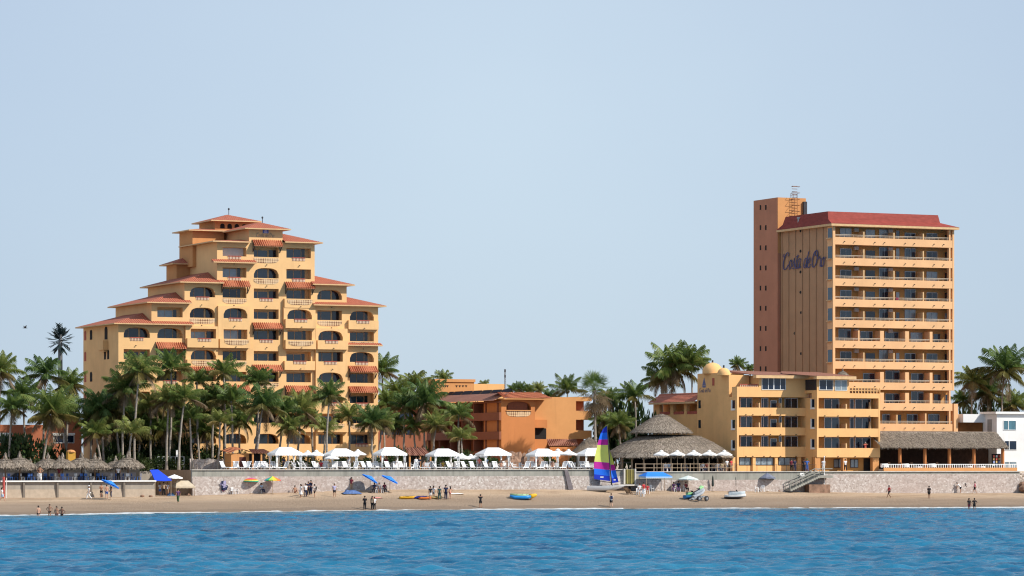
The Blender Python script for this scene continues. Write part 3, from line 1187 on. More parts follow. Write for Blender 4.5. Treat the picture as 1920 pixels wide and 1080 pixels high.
def hip_roof(ul, ur, v0, v1, ze, h, o=0.9, pk=None, **kw):
    a_, b_, c_, d_ = (ul - o, v0 - o, ze), (ur + o, v0 - o, ze), (ur + o, v1 + o, ze), (ul - o, v1 + o, ze)
    w_, d2 = ur - ul, v1 - v0
    uc, vc = (ul + ur) / 2, (v0 + v1) / 2
    if w_ > d2:
        p, q = (ul + d2 / 2, vc, ze + h), (ur - d2 / 2, vc, ze + h)
        fs = [[a_, b_, q, p], [b_, c_, q], [c_, d_, p, q], [d_, a_, p]]
    else:
        p, q = (uc, v0 + w_ / 2, ze + h), (uc, v1 - w_ / 2, ze + h)
        fs = [[a_, b_, p], [b_, c_, q, p], [c_, d_, q], [d_, a_, p, q]]
    return roof_piece(fs, [(a_, b_), (b_, c_), (c_, d_), (d_, a_)], **kw)


for i in (0, 1, 2):
    half_roof(UE[i], UE[i + 1] - 0.012, EAVE[i], VH, VH + DH, -1)
half_roof(UE[3], UE[4] - 0.012, EAVE[3], VH, VH + DH - 3, -1, 0.5, 3.0)
for i in (5, 6, 7):
    half_roof(UE[i] + 0.012, UE[i + 1], EAVE[i], VH, VH + DH, 1)
hip_roof(UE[4], UE[5], VH, VH + 8.9, EAVE[4], 1.05)
pent(UE[1] + 0.01, U(360, VH), EAVE[0], VH)
pent(UE[2] + 0.01, U(356, VH), EAVE[1], VH)
pent(UE[3] + 0.01, U(416, VH), EAVE[2], VH)
pent(UE[3] - 0.8, U(478, VH), Z(491, UE[3], VH), VH)
pent(U(583, VH), UE[6] - 0.01, EAVE[6], VH)
pent(U(584, VH), UE[7] - 0.01, EAVE[7], VH)
pent(UE[7] - 0.2, UE[8] + 0.4, Z(646.5, UE[7], VH), VH, 0.7, 0.3)
hip_roof(l1[0], l1[1], VH + 8.5, VH + 14, l1[3], 0.4, 0.8)
hip_roof(l2[0], l2[1], VH + 9.5, VH + 16, l2[3], 1.05, 0.85)
hip_roof(l3[0], l3[1], VH + 11, VH + 15.3, l3[3], 0.9, 0.8)
# finials
for px, y, vv_ in ((429, 392, VH + 12.7), (492, 408, VH + 4.4)):
    mb = MB(HB)
    u = U(px, vv_)
    z = Z(y, u, vv_)
    mb.tube([(u, vv_, z - 0.8), (u, vv_, z)], 0.05, 6)
    mb.blob((u, vv_, z), (0.14, 0.14, 0.16))
    mb.build('finial', IRON, hotel)
# windows in the shaded left wall
for px, r, hw, hh, pair in ((160, 4, .42, .62, 0), (171, 4, .5, .62, 0), (160, 5, .42, .62, 0), (160, 6, .42, .62, 0), (171, 6, .5, .62, 0), (197, 5, .38, .62, 0), (203, 5, .38, .62, 0),
                            (199, 4, .62, .8, 0), (160, 7, .42, .62, 0), (160, 8, .42, .62, 0), (171, 8, .5, .62, 0), (160, 9, .45, 1.0, 0), (172, 9, .45, .9, 0)):
    vv_ = VV(px, UE[0])
    z = ZS[r] + 0.7
    mb = MB(HB)
    mb.box(UE[0] - 0.03, UE[0] + 0.02, vv_ - hw, vv_ + hw, z - hh, z + hh * 0.7)
    pts = [(UE[0] - 0.03, vv_ + hw * math.cos(t * math.pi / 8), z + hh * 0.7 + hw * 0.6 * math.sin(t * math.pi / 8)) for t in range(9)]
    mb.poly(pts)
    mb.build('window', REDRAIL if px == 160 else DARK, hotel)
vv_ = VV(198, UE[0])
mb = MB(HB)
mb.box(UE[0] - 0.75, UE[0] - 0.004, vv_ - 1.1, vv_ + 1.1, ZS[4] - 1.55, ZS[4] - 0.25)
mb.box(UE[0] - 0.55, UE[0] - 0.004, vv_ - 0.9, vv_ + 0.9, ZS[4] - 1.8, ZS[4] - 1.553)
mb.build('balcony', YEL, hotel)
# emblem and faint lettering under the top roof
u, z = UZ(498, 432.5, VH)
mb = MB(HB)
mb.box(u - .42, u + .42, VH - .035, VH - .003, z - .36, z + .36)
em = mb.build('emblem', plain('emblem_blue', (0.10, 0.12, 0.38), 0.5, 0.1), hotel)
mb = MB(HB)
mb.poly([(u - .25, VH - .04, z - .14), (u + .02, VH - .04, z - .14), (u + .02, VH - .04, z + .3)])
mb.poly([(u + .05, VH - .04, z - .14), (u + .25, VH - .04, z - .14), (u + .05, VH - .04, z + .2)])
mb.poly([(u - .3, VH - .04, z - .2), (u + .3, VH - .04, z - .2), (u + .2, VH - .04, z - .29), (u - .2, VH - .04, z - .29)])
mb.build('emblem_boat', plain('emblem_pale', (0.55, 0.5, 0.6), 0.5, 0.1), em)
u0, z0 = UZ(480, 444, VH)
mb = MB(HB)
lettering(mb, lambda x, y, k: (u0 + x, VH - k, z0 + y), 2.65, fat=0.8)
mb.build('lettering', PALEINK, hotel)
# ------------------------------------------------------------------ slab tower on the right
VT = 10.0
uT0, uT1 = U(1562, VT), U(1789, VT)
vTb = VV(1464, uT0)               # back of the ribbed end wall
TB = (uT0, VT, 4.8)
tower = thing('hotel_tower', 'tall peach slab tower with rows of long balconies and a red metal roof', 'hotel tower', *TB)
yb = [458 + 38.85 * k for k in range(10)]
ub = U(1566, VT)
zb_ = [Z(y, ub, VT) for y in yb]                 # underside of each balcony band
zt_ = [Z(y - 14, ub, VT) for y in yb]            # its top
zc = Z(424, ub, VT)
DT = 1.6
body = MB(TB)
body.box(uT0 + 0.02, uT1 - 0.02, VT + DT, vTb, 4.7, zc)
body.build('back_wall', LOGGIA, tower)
end = MB(TB)
# ribbed left end wall: thin pilaster lines
end.poly([(uT0, VT + DT, 4.7), (uT0, vTb, 4.7), (uT0, vTb, zc + 0.3), (uT0, VT + DT, zc + 0.3)])
for k in range(7):
    vk = VT + DT + 1.2 + k * (vTb - VT - DT - 1.6) / 6
    end.box(uT0 - 0.10, uT0 - 0.005, vk - 0.07, vk + 0.07, 4.7, zc + 0.2)
end.build('ribbed_wall', RIB, tower)
for k, (px, y) in enumerate(((1501, 433), (1501, 471), (1501, 510), (1501, 548), (1502, 586), (1490, 625), (1502, 663))):
    vk = VV(px, uT0)
    z = Z(y, uT0, vk)
    mb = MB(TB)
    mb.lathe((0, 0, 0), [(0, 0)], 3) if False else None
    mb.poly([(uT0 - 0.02, vk + 0.30 * math.cos(t * math.pi / 4), z + 0.22 * math.sin(t * math.pi / 4)) for t in range(8)])
    mb.build('vent', DARK, tower)
bands = MB(TB)
sp = MB(TB)
# left fin and right end fin
bands.box(uT0 - 0.02, uT0 + 0.34, VT - 0.02, VT + DT, 4.7, zc)
bands.box(uT1 - 0.28, uT1, VT - 0.02, VT + DT, zb_[7], zc)
for k in range(10):
    bands.box(uT0 + 0.345, uT1 - 0.285, VT, VT + 0.14, zb_[k], zt_[k])
    bands.box(uT0 + 0.345, uT1 - 0.285, VT + 0.143, VT + DT - 0.003, zb_[k] + 0.02, zb_[k] + 0.24)
    for px in (1583, 1602, 1640, 1658, 1697, 1714, 1751, 1769):
        drain_spout(sp, U(px, VT), VT, zb_[k] + 0.45)
bands.build('balcony_bands', PEACH, tower)
sp.build('drain_spouts', IRON, tower)['kind'] = 'stuff'
random.seed(3)
DOORA = [(1575, 1596, 1), (1622, 1641, 0), (1648, 1667, 2), (1679, 1687, 0), (1696, 1716, 1), (1737, 1757, 1), (1770, 1777, 0)]
DOORB = [(1572, 1595, 1), (1613, 1636, 1), (1659, 1684, 1), (1707, 1729, 1), (1749, 1763, 0), (1770, 1777, 0)]
FINA = [1620, 1676.5, 1731.5]
FINB = [(1610.5, 3), (1654, 8), (1701, 8), (1746, 6)]
DOORC = [(1618, 1640, 1), (1660, 1686, 1), (1708, 1731, 1), (1750, 1764, 0), (1771, 1777, 0)]
DOORD = [(1654, 1668, 1), (1682, 1690, 0), (1700, 1720, 1), (1740, 1761, 1), (1772, 1779, 0)]


def tower_u(px, v):
    return U(px, v)


for k in range(10):
    z0 = zt_[k] - 0.95
    ztop = (zc if k == 0 else zb_[k - 1])
    doors = DOORA if k in (0, 1, 2, 3, 4, 6) else (DOORB if k == 5 else (DOORC if k in (7, 8) else DOORD))
    vb = VT + DT - 0.02
    for a, b, md in doors:
        if k >= 7 and a < 1610:
            continue
        tall = random.random() < 0.25 or md == 2
        zz = ztop - (0.15 if tall else random.choice([0.45, 0.5, 0.55]))
        gm = random.choice([GLASS, GLASS, GLASS2, GLASS2, CURTAIN])
        # the photo columns are read at the facade line, the doors stand 1.6 m behind it
        sliding_door(tower, TB, U(a, vb), U(b, vb), z0, zz, vb, gm, LOGGIA if md == 0 else STEEL, [(0.5, 0.06)] if md else [])
    # dividers between the balconies
    fins = [(p, 2.5) for p in FINA] if doors is DOORA else (FINB if doors in (DOORB, DOORC) else [(1682, 2.5), (1736, 3)])
    for p, wpx in fins:
        if k >= 7 and p < 1640:
            continue
        u = U(p, VT)
        d_ = wpx / 13.0 / 2
        mb = MB(TB)
        mb.box(u - d_, u + d_, VT + 0.02, VT + DT - 0.01, zt_[k] + 0.002, ztop - (0.6 if wpx < 3 else 0.4))
        mb.build('divider', CREAM if wpx < 3 else PEACH, tower)
    u = U(1781, VT)
    mb = MB(TB)
    mb.box(u - .12, u + .13, VT + 0.02, VT + 0.5, zt_[k] + .002, ztop - 0.012)
    mb.build('column', PEACH, tower)
    # rail over each band
    mb = MB(TB)
    zr = zt_[k]
    mb.tube([(uT0 + .36, VT + .07, zr + .34), (uT1 - .3, VT + .07, zr + .34)], 0.035, 5)
    mb.tube([(uT0 + .36, VT + .07, zr + .18), (uT1 - .3, VT + .07, zr + .18)], 0.02, 4)
    n = 26
    for j in range(n + 1):
        x = uT0 + .4 + (uT1 - uT0 - .75) * j / n
        mb.tube([(x, VT + .07, zr), (x, VT + .07, zr + .34)], 0.025, 4)
    mb.build('rail', plain('pale_rail', (0.62, 0.52, 0.40), 0.5, 0.05), tower)
    if k < 7:
        for px in (1604, 1668):
            u = U(px, vb)
            mb = MB(TB)
            mb.box(u - .35, u + .35, vb - .35, vb - .01, ztop - .62, ztop - .12)
            mb.build('air_conditioner', plain('beige_casing', (0.5, 0.42, 0.34), 0.6, 0.1), tower)
# small windows of the end wall beside the corner
for k in range(7):
    vk = VV(1556.5, uT0)
    ztop = zc if k == 0 else zb_[k - 1]
    mb = MB(TB)
    mb.box(uT0 - 0.04, uT0 - 0.004, vk - 0.6, vk + 0.6, zt_[k] - 0.1, ztop - 0.25)
    f_ = mb.build('window', GLASS, tower)
    mb = MB(TB)
    mb.box(uT0 - 0.25, uT0 - 0.004, vk - 0.45, vk + 0.75, zt_[k] - 0.25, zt_[k] - 0.103)
    mb.build('sill', CREAM, f_)
# lower right wing wall
z8 = Z(757, uT1, VT)
mb = MB(TB)
mb.box(uT1 + 0.02, U(1797, VT), VT + 0.1, VT + 5, 4.7, z8)
mb.build('low_wing', PEACH, tower)
# red roof: steep skirt, flared eave
ez = zc + 0.02
o1, o2 = 0.6, 0.5
a0, a1 = uT0 - o1, uT1 + 0.55
k0, k1 = uT0 + 0.4, uT1 - 1.9
zk, zr = ez + 0.9, ez + 2.15
P_e = [(a0, VT - .6, ez + .32), (a1, VT - .6, ez + .32), (a1, vTb + .3, ez + .32), (a0, vTb + .3, ez + .32)]
k0 = a0 + .5
P_k = [(a0 + .22, VT + .7, zk + .1), (k1 + .1, VT + .9, zk + .1), (k1 + .1, vTb - 1.2, zk + .1), (a0 + .22, vTb - 1.2, zk + .1)]
P_r = [(k0, VT + 1.3, zr), (k1, VT + 1.3, zr), (k1, vTb - 1.6, zr), (k0, vTb - 1.6, zr)]
mb = MB(TB)
for Q, S_ in ((P_e, P_k), (P_k, P_r)):
    for j in range(4):
        mb.poly([Q[j], Q[(j + 1) % 4], S_[(j + 1) % 4], S_[j]])
mb.poly(P_r)
ro = mb.build('roof', REDMETAL, tower)
mb = MB(TB)
mb.box(a0 + .02, a1 - .02, VT - .58, vTb + .28, ez, ez + .31)
mb.build('eave', CREAM, ro)
mb = MB(TB)
vk = VV(1500, a0 + .6)
z = ez + 0.9
mb.tube([(a0 + .5, vk, z - .3), (a0 + .5, vk, z + .75)], .28, 8)
mb.tube([(a0 + .5, vk, z + .7), (a0 + .5, vk, z + .95)], .38, 8)
mb.build('roof_vent', STEEL, ro)
# stair block behind the end wall
vs0 = vTb + 0.15
us0, us1 = U(1458, vs0), U(1511, vs0)
vs1 = VV(1413, us0)
zs1 = Z(370, us0, vs0)
mb = MB(TB)
mb.box(us0, us1, vs0, vs1, 4.7, zs1)
mb.build('stair_block', BROWN, tower)
mb = MB(TB)
mb.poly([(us0 + .01, vs0 - .02, zc - 3), (us1 - .01, vs0 - .02, zc - 3), (us1 - .01, vs0 - .02, zs1 - .01), (us0 + .01, vs0 - .02, zs1 - .01)])
mb.build('stair_front', ORANGE2, tower)  # lighter sheet sets the lit front off from the shade-brown block
for k in range(9):
    for px in (1426, 1436):
        vk = VV(px, us0)
        z = Z(389 + 37.8 * k, us0, vk)
        mb = MB(TB)
        mb.box(us0 - .03, us0 - .004, vk - .2, vk + .2, z - .35, z + .35)
        mb.build('slit', DARK, tower)
# ladder with cage on the stair block
mb = MB(TB)
for px in (1483, 1493):
    u = U(px, vs0)
    mb.tube([(u, vs0 - .3, zc + .5), (u, vs0 - .3, zs1 + .7)], .03, 4)
u0, u1 = U(1483, vs0), U(1493, vs0)
for j in range(16):
    z = zc + .8 + j * .4
    mb.tube([(u0, vs0 - .3, z), (u1, vs0 - .3, z)], .04, 4)
for j in range(6):
    z = zc + 2.2 + j * 0.9
    mb.tube([(u0 - .1, vs0 - .3, z), (u0 - .1, vs0 - .9, z), (u1 + .1, vs0 - .9, z), (u1 + .1, vs0 - .3, z)], .035, 4)
mb.build('ladder', plain('rusty_iron', (0.22, 0.10, 0.05), 0.8, 0.3), tower)
mb = MB(TB)
u = U(1508, vs0)
mb.box(u - .28, u + .28, vs0 - .35, vs0 - .03, zc + .6, zs1 - .5)
mb.build('duct', IRON, tower)
mb = MB(TB)
for px in (1482, 1488, 1494):
    u = U(px, vs0 + 1.5)
    mb.tube([(u, vs0 + 1.5, zs1), (u, vs0 + 1.5, zs1 + .75)], .035, 4)
mb.tube([(U(1482, vs0 + 1.5), vs0 + 1.5, zs1 + .75), (U(1494, vs0 + 1.5), vs0 + 1.5, zs1 + .75)], .035, 4)
mb.tube([(U(1482, vs0 + 1.5), vs0 + 1.5, zs1 + .5), (U(1494, vs0 + 1.5), vs0 + 1.5, zs1 + .5)], .03, 4)
mb.build('roof_rail', STEEL, tower)
# big painted sign on the ribbed wall
vA, vB = VV(1468, uT0), VV(1548, uT0)
zA, zB = Z(506, uT0, vA), Z(499.5, uT0, vB)
mb = MB(TB)
wd_ = vA - vB
lettering(mb, lambda x, y, k: (uT0 - 0.11 - k, vA - x, zA + y * 0.86), wd_, (zB - zA) / wd_ / 0.86, 0.10, 0.74, 1.2)
mb.build('sign_lettering', BLUEINK, tower)

# ------------------------------------------------------------------ lower yellow building in front of the tower
VM, VM2 = 5.6, 2.4
um0, um1 = U(1382, VM), U(1545, VM)
ur0, ur1 = U(1532, VM2), U(1650, VM2)
um1 = ur0 + 0.3
MBS = (um0, VM, 4.8)
mid = thing('apartment_building', 'yellow four storey block with two small domes in front of the slab tower', 'apartment block', *MBS)
zz = lambda y, px, v: Z(y, U(px, v), v)
ML = [(764, 779), (801, 816), (837.5, 857)]       # bands of the left section (top, bottom)
MR = [(766, 781), (803, 819), (840, 857.5)]
mtL, mtR = zz(744, 1384, VM), zz(746, 1536, VM2)
roofL = zz(708, 1420, VM)
DM = 1.5
wl_ = MB(MBS)
bk = MB(MBS)
fins = MB(MBS)
vmb = VV(1307, um0)
# volumes
bk.box(um0 + .02, um1, VM + DM, vmb, 4.7, mtL)
bk.box(ur0 + .02, ur1 - .02, VM2 + DM, VM + 4, 4.7, mtR)
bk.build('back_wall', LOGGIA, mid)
wl_.poly([(um0, VM + DM, 4.7), (um0, vmb, 4.7), (um0, vmb, mtL), (um0, VM + DM, mtL)])       # left end wall
wl_.poly([(um0, vmb, 4.7), (um1, vmb, 4.7), (um1, vmb, mtL), (um0, vmb, mtL)])
wl_.box(um0 - .01, um0 + .28, VM - .01, VM + DM, 4.7, mtL)
wl_.box(ur0 - .01, ur0 + .24, VM2 - .01, VM2 + DM, zz(857.5, 1536, VM2), mtR)
wl_.box(ur1 - .24, ur1, VM2 - .01, VM2 + DM, zz(857.5, 1536, VM2), mtR)
wl_.poly([(ur0, VM2 + DM, 4.7), (ur0, VM + 4, 4.7), (ur0, VM + 4, mtR), (ur0, VM2 + DM, mtR)])
wl_.poly([(ur1, VM2 + DM, 4.7), (ur1, VM + 4, 4.7), (ur1, VM + 4, mtR), (ur1, VM2 + DM, mtR)])
spm = MB(MBS)
for a, b in ML:
    z1, z0 = zz(a, 1384, VM), zz(b, 1384, VM)
    wl_.box(um0 + .285, um1, VM, VM + .14, z0, z1)
    wl_.box(um0 + .285, um1, VM + .143, VM + DM - .003, z0 + .02, z0 + .22)
    for px in (1398, 1411, 1432, 1444, 1463, 1492):
        drain_spout(spm, U(px, VM), VM, z0 + .12)
for a, b in MR:
    z1, z0 = zz(a, 1536, VM2), zz(b, 1536, VM2)
    wl_.box(ur0 + .245, ur1 - .245, VM2, VM2 + .14, z0, z1)
    wl_.box(ur0 + .245, ur1 - .245, VM2 + .143, VM2 + DM - .003, z0 + .02, z0 + .22)
    for px in (1546, 1571, 1603, 1630):
        drain_spout(spm, U(px, VM2), VM2, z0 + .12)
spm.build('drain_spouts', IRON, mid)['kind'] = 'stuff'
# top band + top floor
zpL = zz(725, 1384, VM)
wl_.box(um0, um1, VM + .003, VM + DM, mtL + .002, zpL)
upL, upR = U(1423, VM), um1
ztL = zz(704, 1440, VM)
wl_.box(upL, upR, VM + .006, VM + 6, zpL + .002, ztL)                         # room with the wide window
vt_ = VM + 4.2
wl_.box(U(1385, vt_), upL - .01, vt_, vt_ + 3, mtL + .3, ztL - .1)            # set back wall of the roof terrace
zpR, ztR = zz(735, 1536, VM2), zz(706, 1536, VM2)
wl_.box(ur0, ur1, VM2 + .003, VM2 + DM, mtR + .002, zz(737, 1536, VM2))
ur2 = U(1592, VM2)
wl_.box(ur0 + .003, ur2, VM2 + .006, VM + 5, zz(737, 1536, VM2) + .002, ztR)
# domed corner block at the back left
ud0 = um0
vd0 = VV(1345, um0)
zd = Z(700, ud0, VV(1326, um0))
wl_.box(um0 - .02, um0 + 4.2, vd0, VV(1308, um0), mtL - 1, zd)
vd1 = VV(1372, um0)
zd2 = zz(703, 1358, vd1 + 2)
wl_.box(um0 - .015, um0 + 3.2, vd1 + .8, vd0 - .01, mtL - .5, zd2)
wl_.build('wall', YEL2, mid)
for px, y, r, v_, zz0 in ((1336, 684, 1.45, (vd0 + VV(1308, um0)) / 2, zd), (1357, 690, 0.95, vd1 + 2, zd2)):
    u = U(px, v_)
    mb = MB(MBS)
    mb.lathe((u, v_, zz0), [(r, -.05), (r * .98, r * .3), (r * .84, r * .62), (r * .58, r * .88), (r * .28, r * 1.0), (0.02, r * 1.06)], 20)
    d_ = mb.build('dome', YEL2, mid, smooth=True)
    mb = MB(MBS)
    mb.tube([(u, v_, zz0 + r), (u, v_, zz0 + r + .4)], .14, 6)
    mb.build('dome_tip', IRON, d_)
# roofs: low tiled slabs
ux0 = U(1372, VM + 6)
pts = [(ux0, VM + 5.2, zz(699, 1417, VM)), (U(1412, VM), VM - .9, zz(703, 1417, VM)), (U(1512, VM), VM - .9, zz(703, 1417, VM)), (um1 + 1, VM + 4, zz(698, 1500, VM)), (um1 + 1, VM + 8.4, zz(695, 1500, VM)), (ux0, VM + 9, zz(694, 1400, VM + 8))]
mb = MB(MBS)
mb.poly(pts[:3] + pts[3:])
ro = mb.build('roof', FLATROOF, mid)
mb = MB(MBS)
mb.box(U(1412, VM) + .02, U(1511, VM), VM - .88, VM + .0, zz(709, 1417, VM), zz(703.5, 1417, VM))
mb.build('eave', CREAM, ro)
mb = MB(MBS)
zE = zz(705, 1540, VM2)
mb.poly([(ur0 - .6, VM2 - .9, zE), (U(1600, VM2), VM2 - .9, zE), (U(1600, VM2) - 1.5, VM + 4.2, zE + .75), (ur0 - 1.6, VM + 4.2, zE + .8)])
mb.poly([(ur0 - .6, VM2 - .9, zE), (ur0 - 1.6, VM + 4.2, zE + .8), (ur0 - 3.2, VM + 1, zE + .4)])
ro = mb.build('roof', FLATROOF, mid)
mb = MB(MBS)
mb.box(ur0 - .55, U(1600, VM2) - .02, VM2 - .88, VM2 + .004, zE - .45, zE - .03)
mb.build('eave', CREAM, ro)
# glazing
vb = VM + DM - .02
tops = [mtL] + [zz(b, 1384, VM) for a, b in ML]
for k in range(3):
    z0, z1 = zz(ML[k][0], 1384, VM) - .9, tops[k] - .08
    for a, b, pz in ((1388, 1410, .5), (1427, 1440, .3), (1444, 1456, 0), (1460, 1465, 0), (1471, 1495, .5)):
        low = .35 if a == 1444 else 0
        sliding_door(mid, MBS, U(a, vb), U(b, vb), z0, z1 - low, vb, random.choice([GLASS, GLASS2, GLASS2]), WHITE, [(pz, .07)] if pz else [])
    for px in (1425, 1466):
        u = U(px, VM)
        mb = MB(MBS)
        mb.box(u - .09, u + .09, VM + .15, VM + DM - .01, zz(ML[k][0], 1384, VM) - .2, zz(ML[k][0] - 9, 1384, VM))
        mb.build('divider', CREAM, mid)
vb = VM2 + DM - .02
tops = [mtR] + [zz(b, 1536, VM2) for a, b in MR]
for k in range(3):
    z0, z1 = zz(MR[k][0], 1536, VM2) - .9, tops[k] - .08
    for a, b, pz in ((1545, 1573, .5), (1593, 1601, 0), (1603, 1632, .45)):
        sliding_door(mid, MBS, U(a, vb), U(b, vb), z0, z1, vb, random.choice([GLASS, GLASS2, GLASS2]), WHITE, [(pz, .07)] if pz else [])
    u = U(1588, VM2)
    mb = MB(MBS)
    mb.box(u - .1, u + .1, VM2 + .15, VM2 + DM - .01, zz(MR[k][0], 1536, VM2) - .2, zz(MR[k][0] - 9, 1536, VM2))
    mb.build('divider', CREAM, mid)
    if k < 2:
        u = U(1638, VM2)
        mb = MB(MBS)
        mb.tube([(u, VM2 + 1, zz(MR[k][0], 1536, VM2) - .5), (u, VM2 + 1, zz(MR[k][0] - 13, 1536, VM2))], [.3, .12], 6)
        mb.build('folded_parasol', CREAM, mid)
sliding_door(mid, MBS, U(1428, VM), U(1473, VM), zz(731, 1450, VM), zz(708.5, 1450, VM), VM - .002, GLASS2, WHITE, [(.27, .07), (.5, .14), (.77, .07)])
sliding_door(mid, MBS, U(1536, VM2), U(1562, VM2), zz(731.5, 1550, VM2), zz(712, 1550, VM2), VM2 - .002, GLASS2, WHITE, [(.5, .08)])
sliding_door(mid, MBS, U(1565, VM2), U(1588, VM2), zz(732, 1550, VM2), zz(712.5, 1550, VM2), VM2 - .002, CURTAIN, WHITE, [(.5, .08)])
sliding_door(mid, MBS, U(1397, vt_), U(1411, vt_), zz(724, 1400, vt_), zz(711, 1400, vt_), vt_ - .01, GLASS2, CREAM, [(.5, .06)])
balustrade(mid, MBS, U(1386, VM) + .1, upL - .1, zpL + .35, VM + .1)
# narrow windows in the left-facing walls
for y0 in (758, 795, 833):
    for px, uu_ in ((1312, um0), (1376, um0), (1525, ur0)):
        vk = VV(px, uu_)
        if px == 1312 and y0 > 800:
            continue
        z = Z(y0 - (0 if px < 1400 else 2), uu_, vk)
        mb = MB(MBS)
        mb.box(uu_ - .04, uu_ - .004, vk - .33, vk + .33, z - .55, z + .55)
        f_ = mb.build('window', GLASS2, mid)
        if px != 1312:
            mb = MB(MBS)
            mb.box(uu_ - .12, uu_ - .006, vk + .34, vk + .62, z - .8, z + .6)
            mb.box(uu_ - .16, uu_ - .006, vk - .4, vk + .6, z - .85, z - .6)
            mb.build('frame', WHITE, f_)
vk = VV(1524, ur0)
mb = MB(MBS)
mb.box(ur0 - .04, ur0 - .004, VV(1531, ur0), VV(1510, ur0), zz(731, 1524, VM2), zz(711, 1524, VM2))
mb.build('window', GLASS2, mid)
vk = VV(1338, um0)
mb = MB(MBS)
mb.box(um0 - .06, um0 - .024, vk - .3, vk + .3, Z(723, um0, vk), Z(709, um0, vk))
mb.build('window', REDRAIL, mid)
# openwork parapet
ulp0, ulp1 = U(1593, VM2), ur1
mb = MB(MBS)
zl0, zl1 = zz(738, 1600, VM2), zz(727, 1600, VM2)
n = 10
for j in range(n + 1):
    x = ulp0 + (ulp1 - ulp0) * j / n
    mb.box(x - .055, x + .055, VM2 + .01, VM2 + .15, zl0, zl1)
for j in range(3):
    z = zl0 + (zl1 - zl0) * j / 2
    mb.box(ulp0, ulp1, VM2 + .03, VM2 + .13, z - .05, z + .05)
mb.build('openwork_parapet', YEL2, mid)
mb = MB(MBS)
mb.box(ulp0 + .1, ulp1 - .1, VM2 + .5, VM2 + .6, zl0, zl1 - .05)
mb.build('shade_backing', WOOD, mid)  # dark backing added so the parapet gaps look shaded
# ground floor: left glazing between piers, right open columns
zg = 4.75
for a, b in ((1379, 1411), (1419, 1453), (1463, 1496)):
    sliding_door(mid, MBS, U(a, VM), U(b, VM), zz(872.5, 1384, VM), zz(857.5, 1384, VM) - .02, VM + .55, CURTAIN, IRON, [(.33, .08), (.66, .08)])
lo = MB(MBS)
zg1 = zz(857, 1384, VM) - .01
lo.box(um0 + .02, um1, VM + .95, VM + DM - .02, zg, zg1)
for px in (1377, 1415, 1457, 1500, 1521):
    u = U(px, VM)
    lo.box(u - .22, u + .22, VM + .12, VM + .93, zg, zg1)
lo.box(um0 + .3, U(1497, VM), VM + .42, VM + .94, zg, zz(873, 1384, VM))
lo.build('ground_floor', YEL2, mid)
zg2 = zz(858, 1536, VM2)
for px, w_ in ((1534, .42), (1585, .3), (1643, .5)):
    u = U(px, VM2)
    mb = MB(MBS)
    mb.box(u - w_, u + w_, VM2 + .1, VM2 + .8, zg, zg2)
    mb.build('column', ORANGE2, mid)
for a, b in ((1563, 1581), (1594, 1609)):
    vb = VM2 + DM - .02
    sliding_door(mid, MBS, U(a, vb), U(b, vb), zz(877, 1570, vb), zz(861, 1570, vb), vb, CURTAIN, IRON, [(.5, .08)])
dark_opening(mid, MBS, U(1619, VM2 + DM), U(1642, VM2 + DM), zg, zg2 - .1, VM2 + DM - .01, DARK)
# emblem and lettering on the left wall
vk = VV(1320.5, um0)
z = Z(717, um0, vk)
mb = MB(MBS)
mb.poly([(um0 - .04, vk + .55, z - .45), (um0 - .04, vk - .05, z - .45), (um0 - .04, vk - .05, z + .75)])
mb.poly([(um0 - .04, vk - .1, z - .45), (um0 - .04, vk - .55, z - .45), (um0 - .04, vk - .1, z + .6)])
mb.poly([(um0 - .04, vk + .6, z - .52), (um0 - .04, vk - .6, z - .52), (um0 - .04, vk - .4, z - .72), (um0 - .04, vk + .4, z - .72)])
mb.build('emblem', plain('emblem_slate', (0.12, 0.15, 0.30), 0.6, 0.1), mid)
mb = MB(MBS)
vA = VV(1311, um0)
zA = Z(736, um0, vA)
lettering(mb, lambda x, y, k: (um0 - k - .015, vA - x, zA + y * .75), vA - VV(1333, um0), 0, .12, 1.0)
mb.build('lettering', plain('blue_grey_lettering', (0.22, 0.17, 0.20), 0.6, 0.1), mid)

# lower wing running back behind it, with a tiled parapet roof
WB = (um0 + .4, vmb, 4.8)
wing = thing('annex_wing', 'low tan wing with tiled edge and three recessed balconies, left of the domed block', 'building', *WB)
vw1 = VV(1225, um0 + .4)
zw = Z(776, um0, vmb + 5)
zwt = Z(757, um0, vmb + 3)
mb = MB(WB)
ux = um0 + .4
mb.box(ux, ux + 8, vmb + .02, vw1, 4.7, zw)
L_ = vw1 - vmb
for t0, t1 in ((0, .04), (.27, .33), (.56, .63), (.86, 1.0)):
    mb.box(ux, ux + .5, vmb + L_ * t0 + .03, vmb + L_ * t1, zw, zwt)
mb.box(ux, ux + 8, vmb + .02, vw1, zwt, zwt + .35)
mb.box(ux + 1.6, ux + 8, vmb + .02, vw1, zw + .001, zwt - .001)
mb.build('wall', YEL2, wing)
mb = MB(WB)
mb.poly([(ux - .8, vmb + .02, zwt + .3), (ux - .8, vw1 + .3, zwt + .3), (ux + .6, vw1 + .3, zwt + 1.15), (ux + .6, vmb + .02, zwt + 1.15)])
mb.poly([(ux + .7, vmb + .02, zwt + 1.1), (ux + .7, vw1 + .3, zwt + 1.1), (ux + 1.2, vw1 + .3, zwt + 1.6), (ux + 1.2, vmb + .02, zwt + 1.6)])
ro = mb.build('roof', TILE, wing)
mb = MB(WB)
mb.box(ux - .78, ux + .6, vmb + .04, vw1 + .28, zwt + .36, zwt + .29) if False else mb.poly([(ux - .78, vmb + .04, zwt + .02), (ux - .78, vw1, zwt + .02), (ux - .78, vw1, zwt + .28), (ux - .78, vmb + .04, zwt + .28)])
mb.build('eave', CREAM, ro)
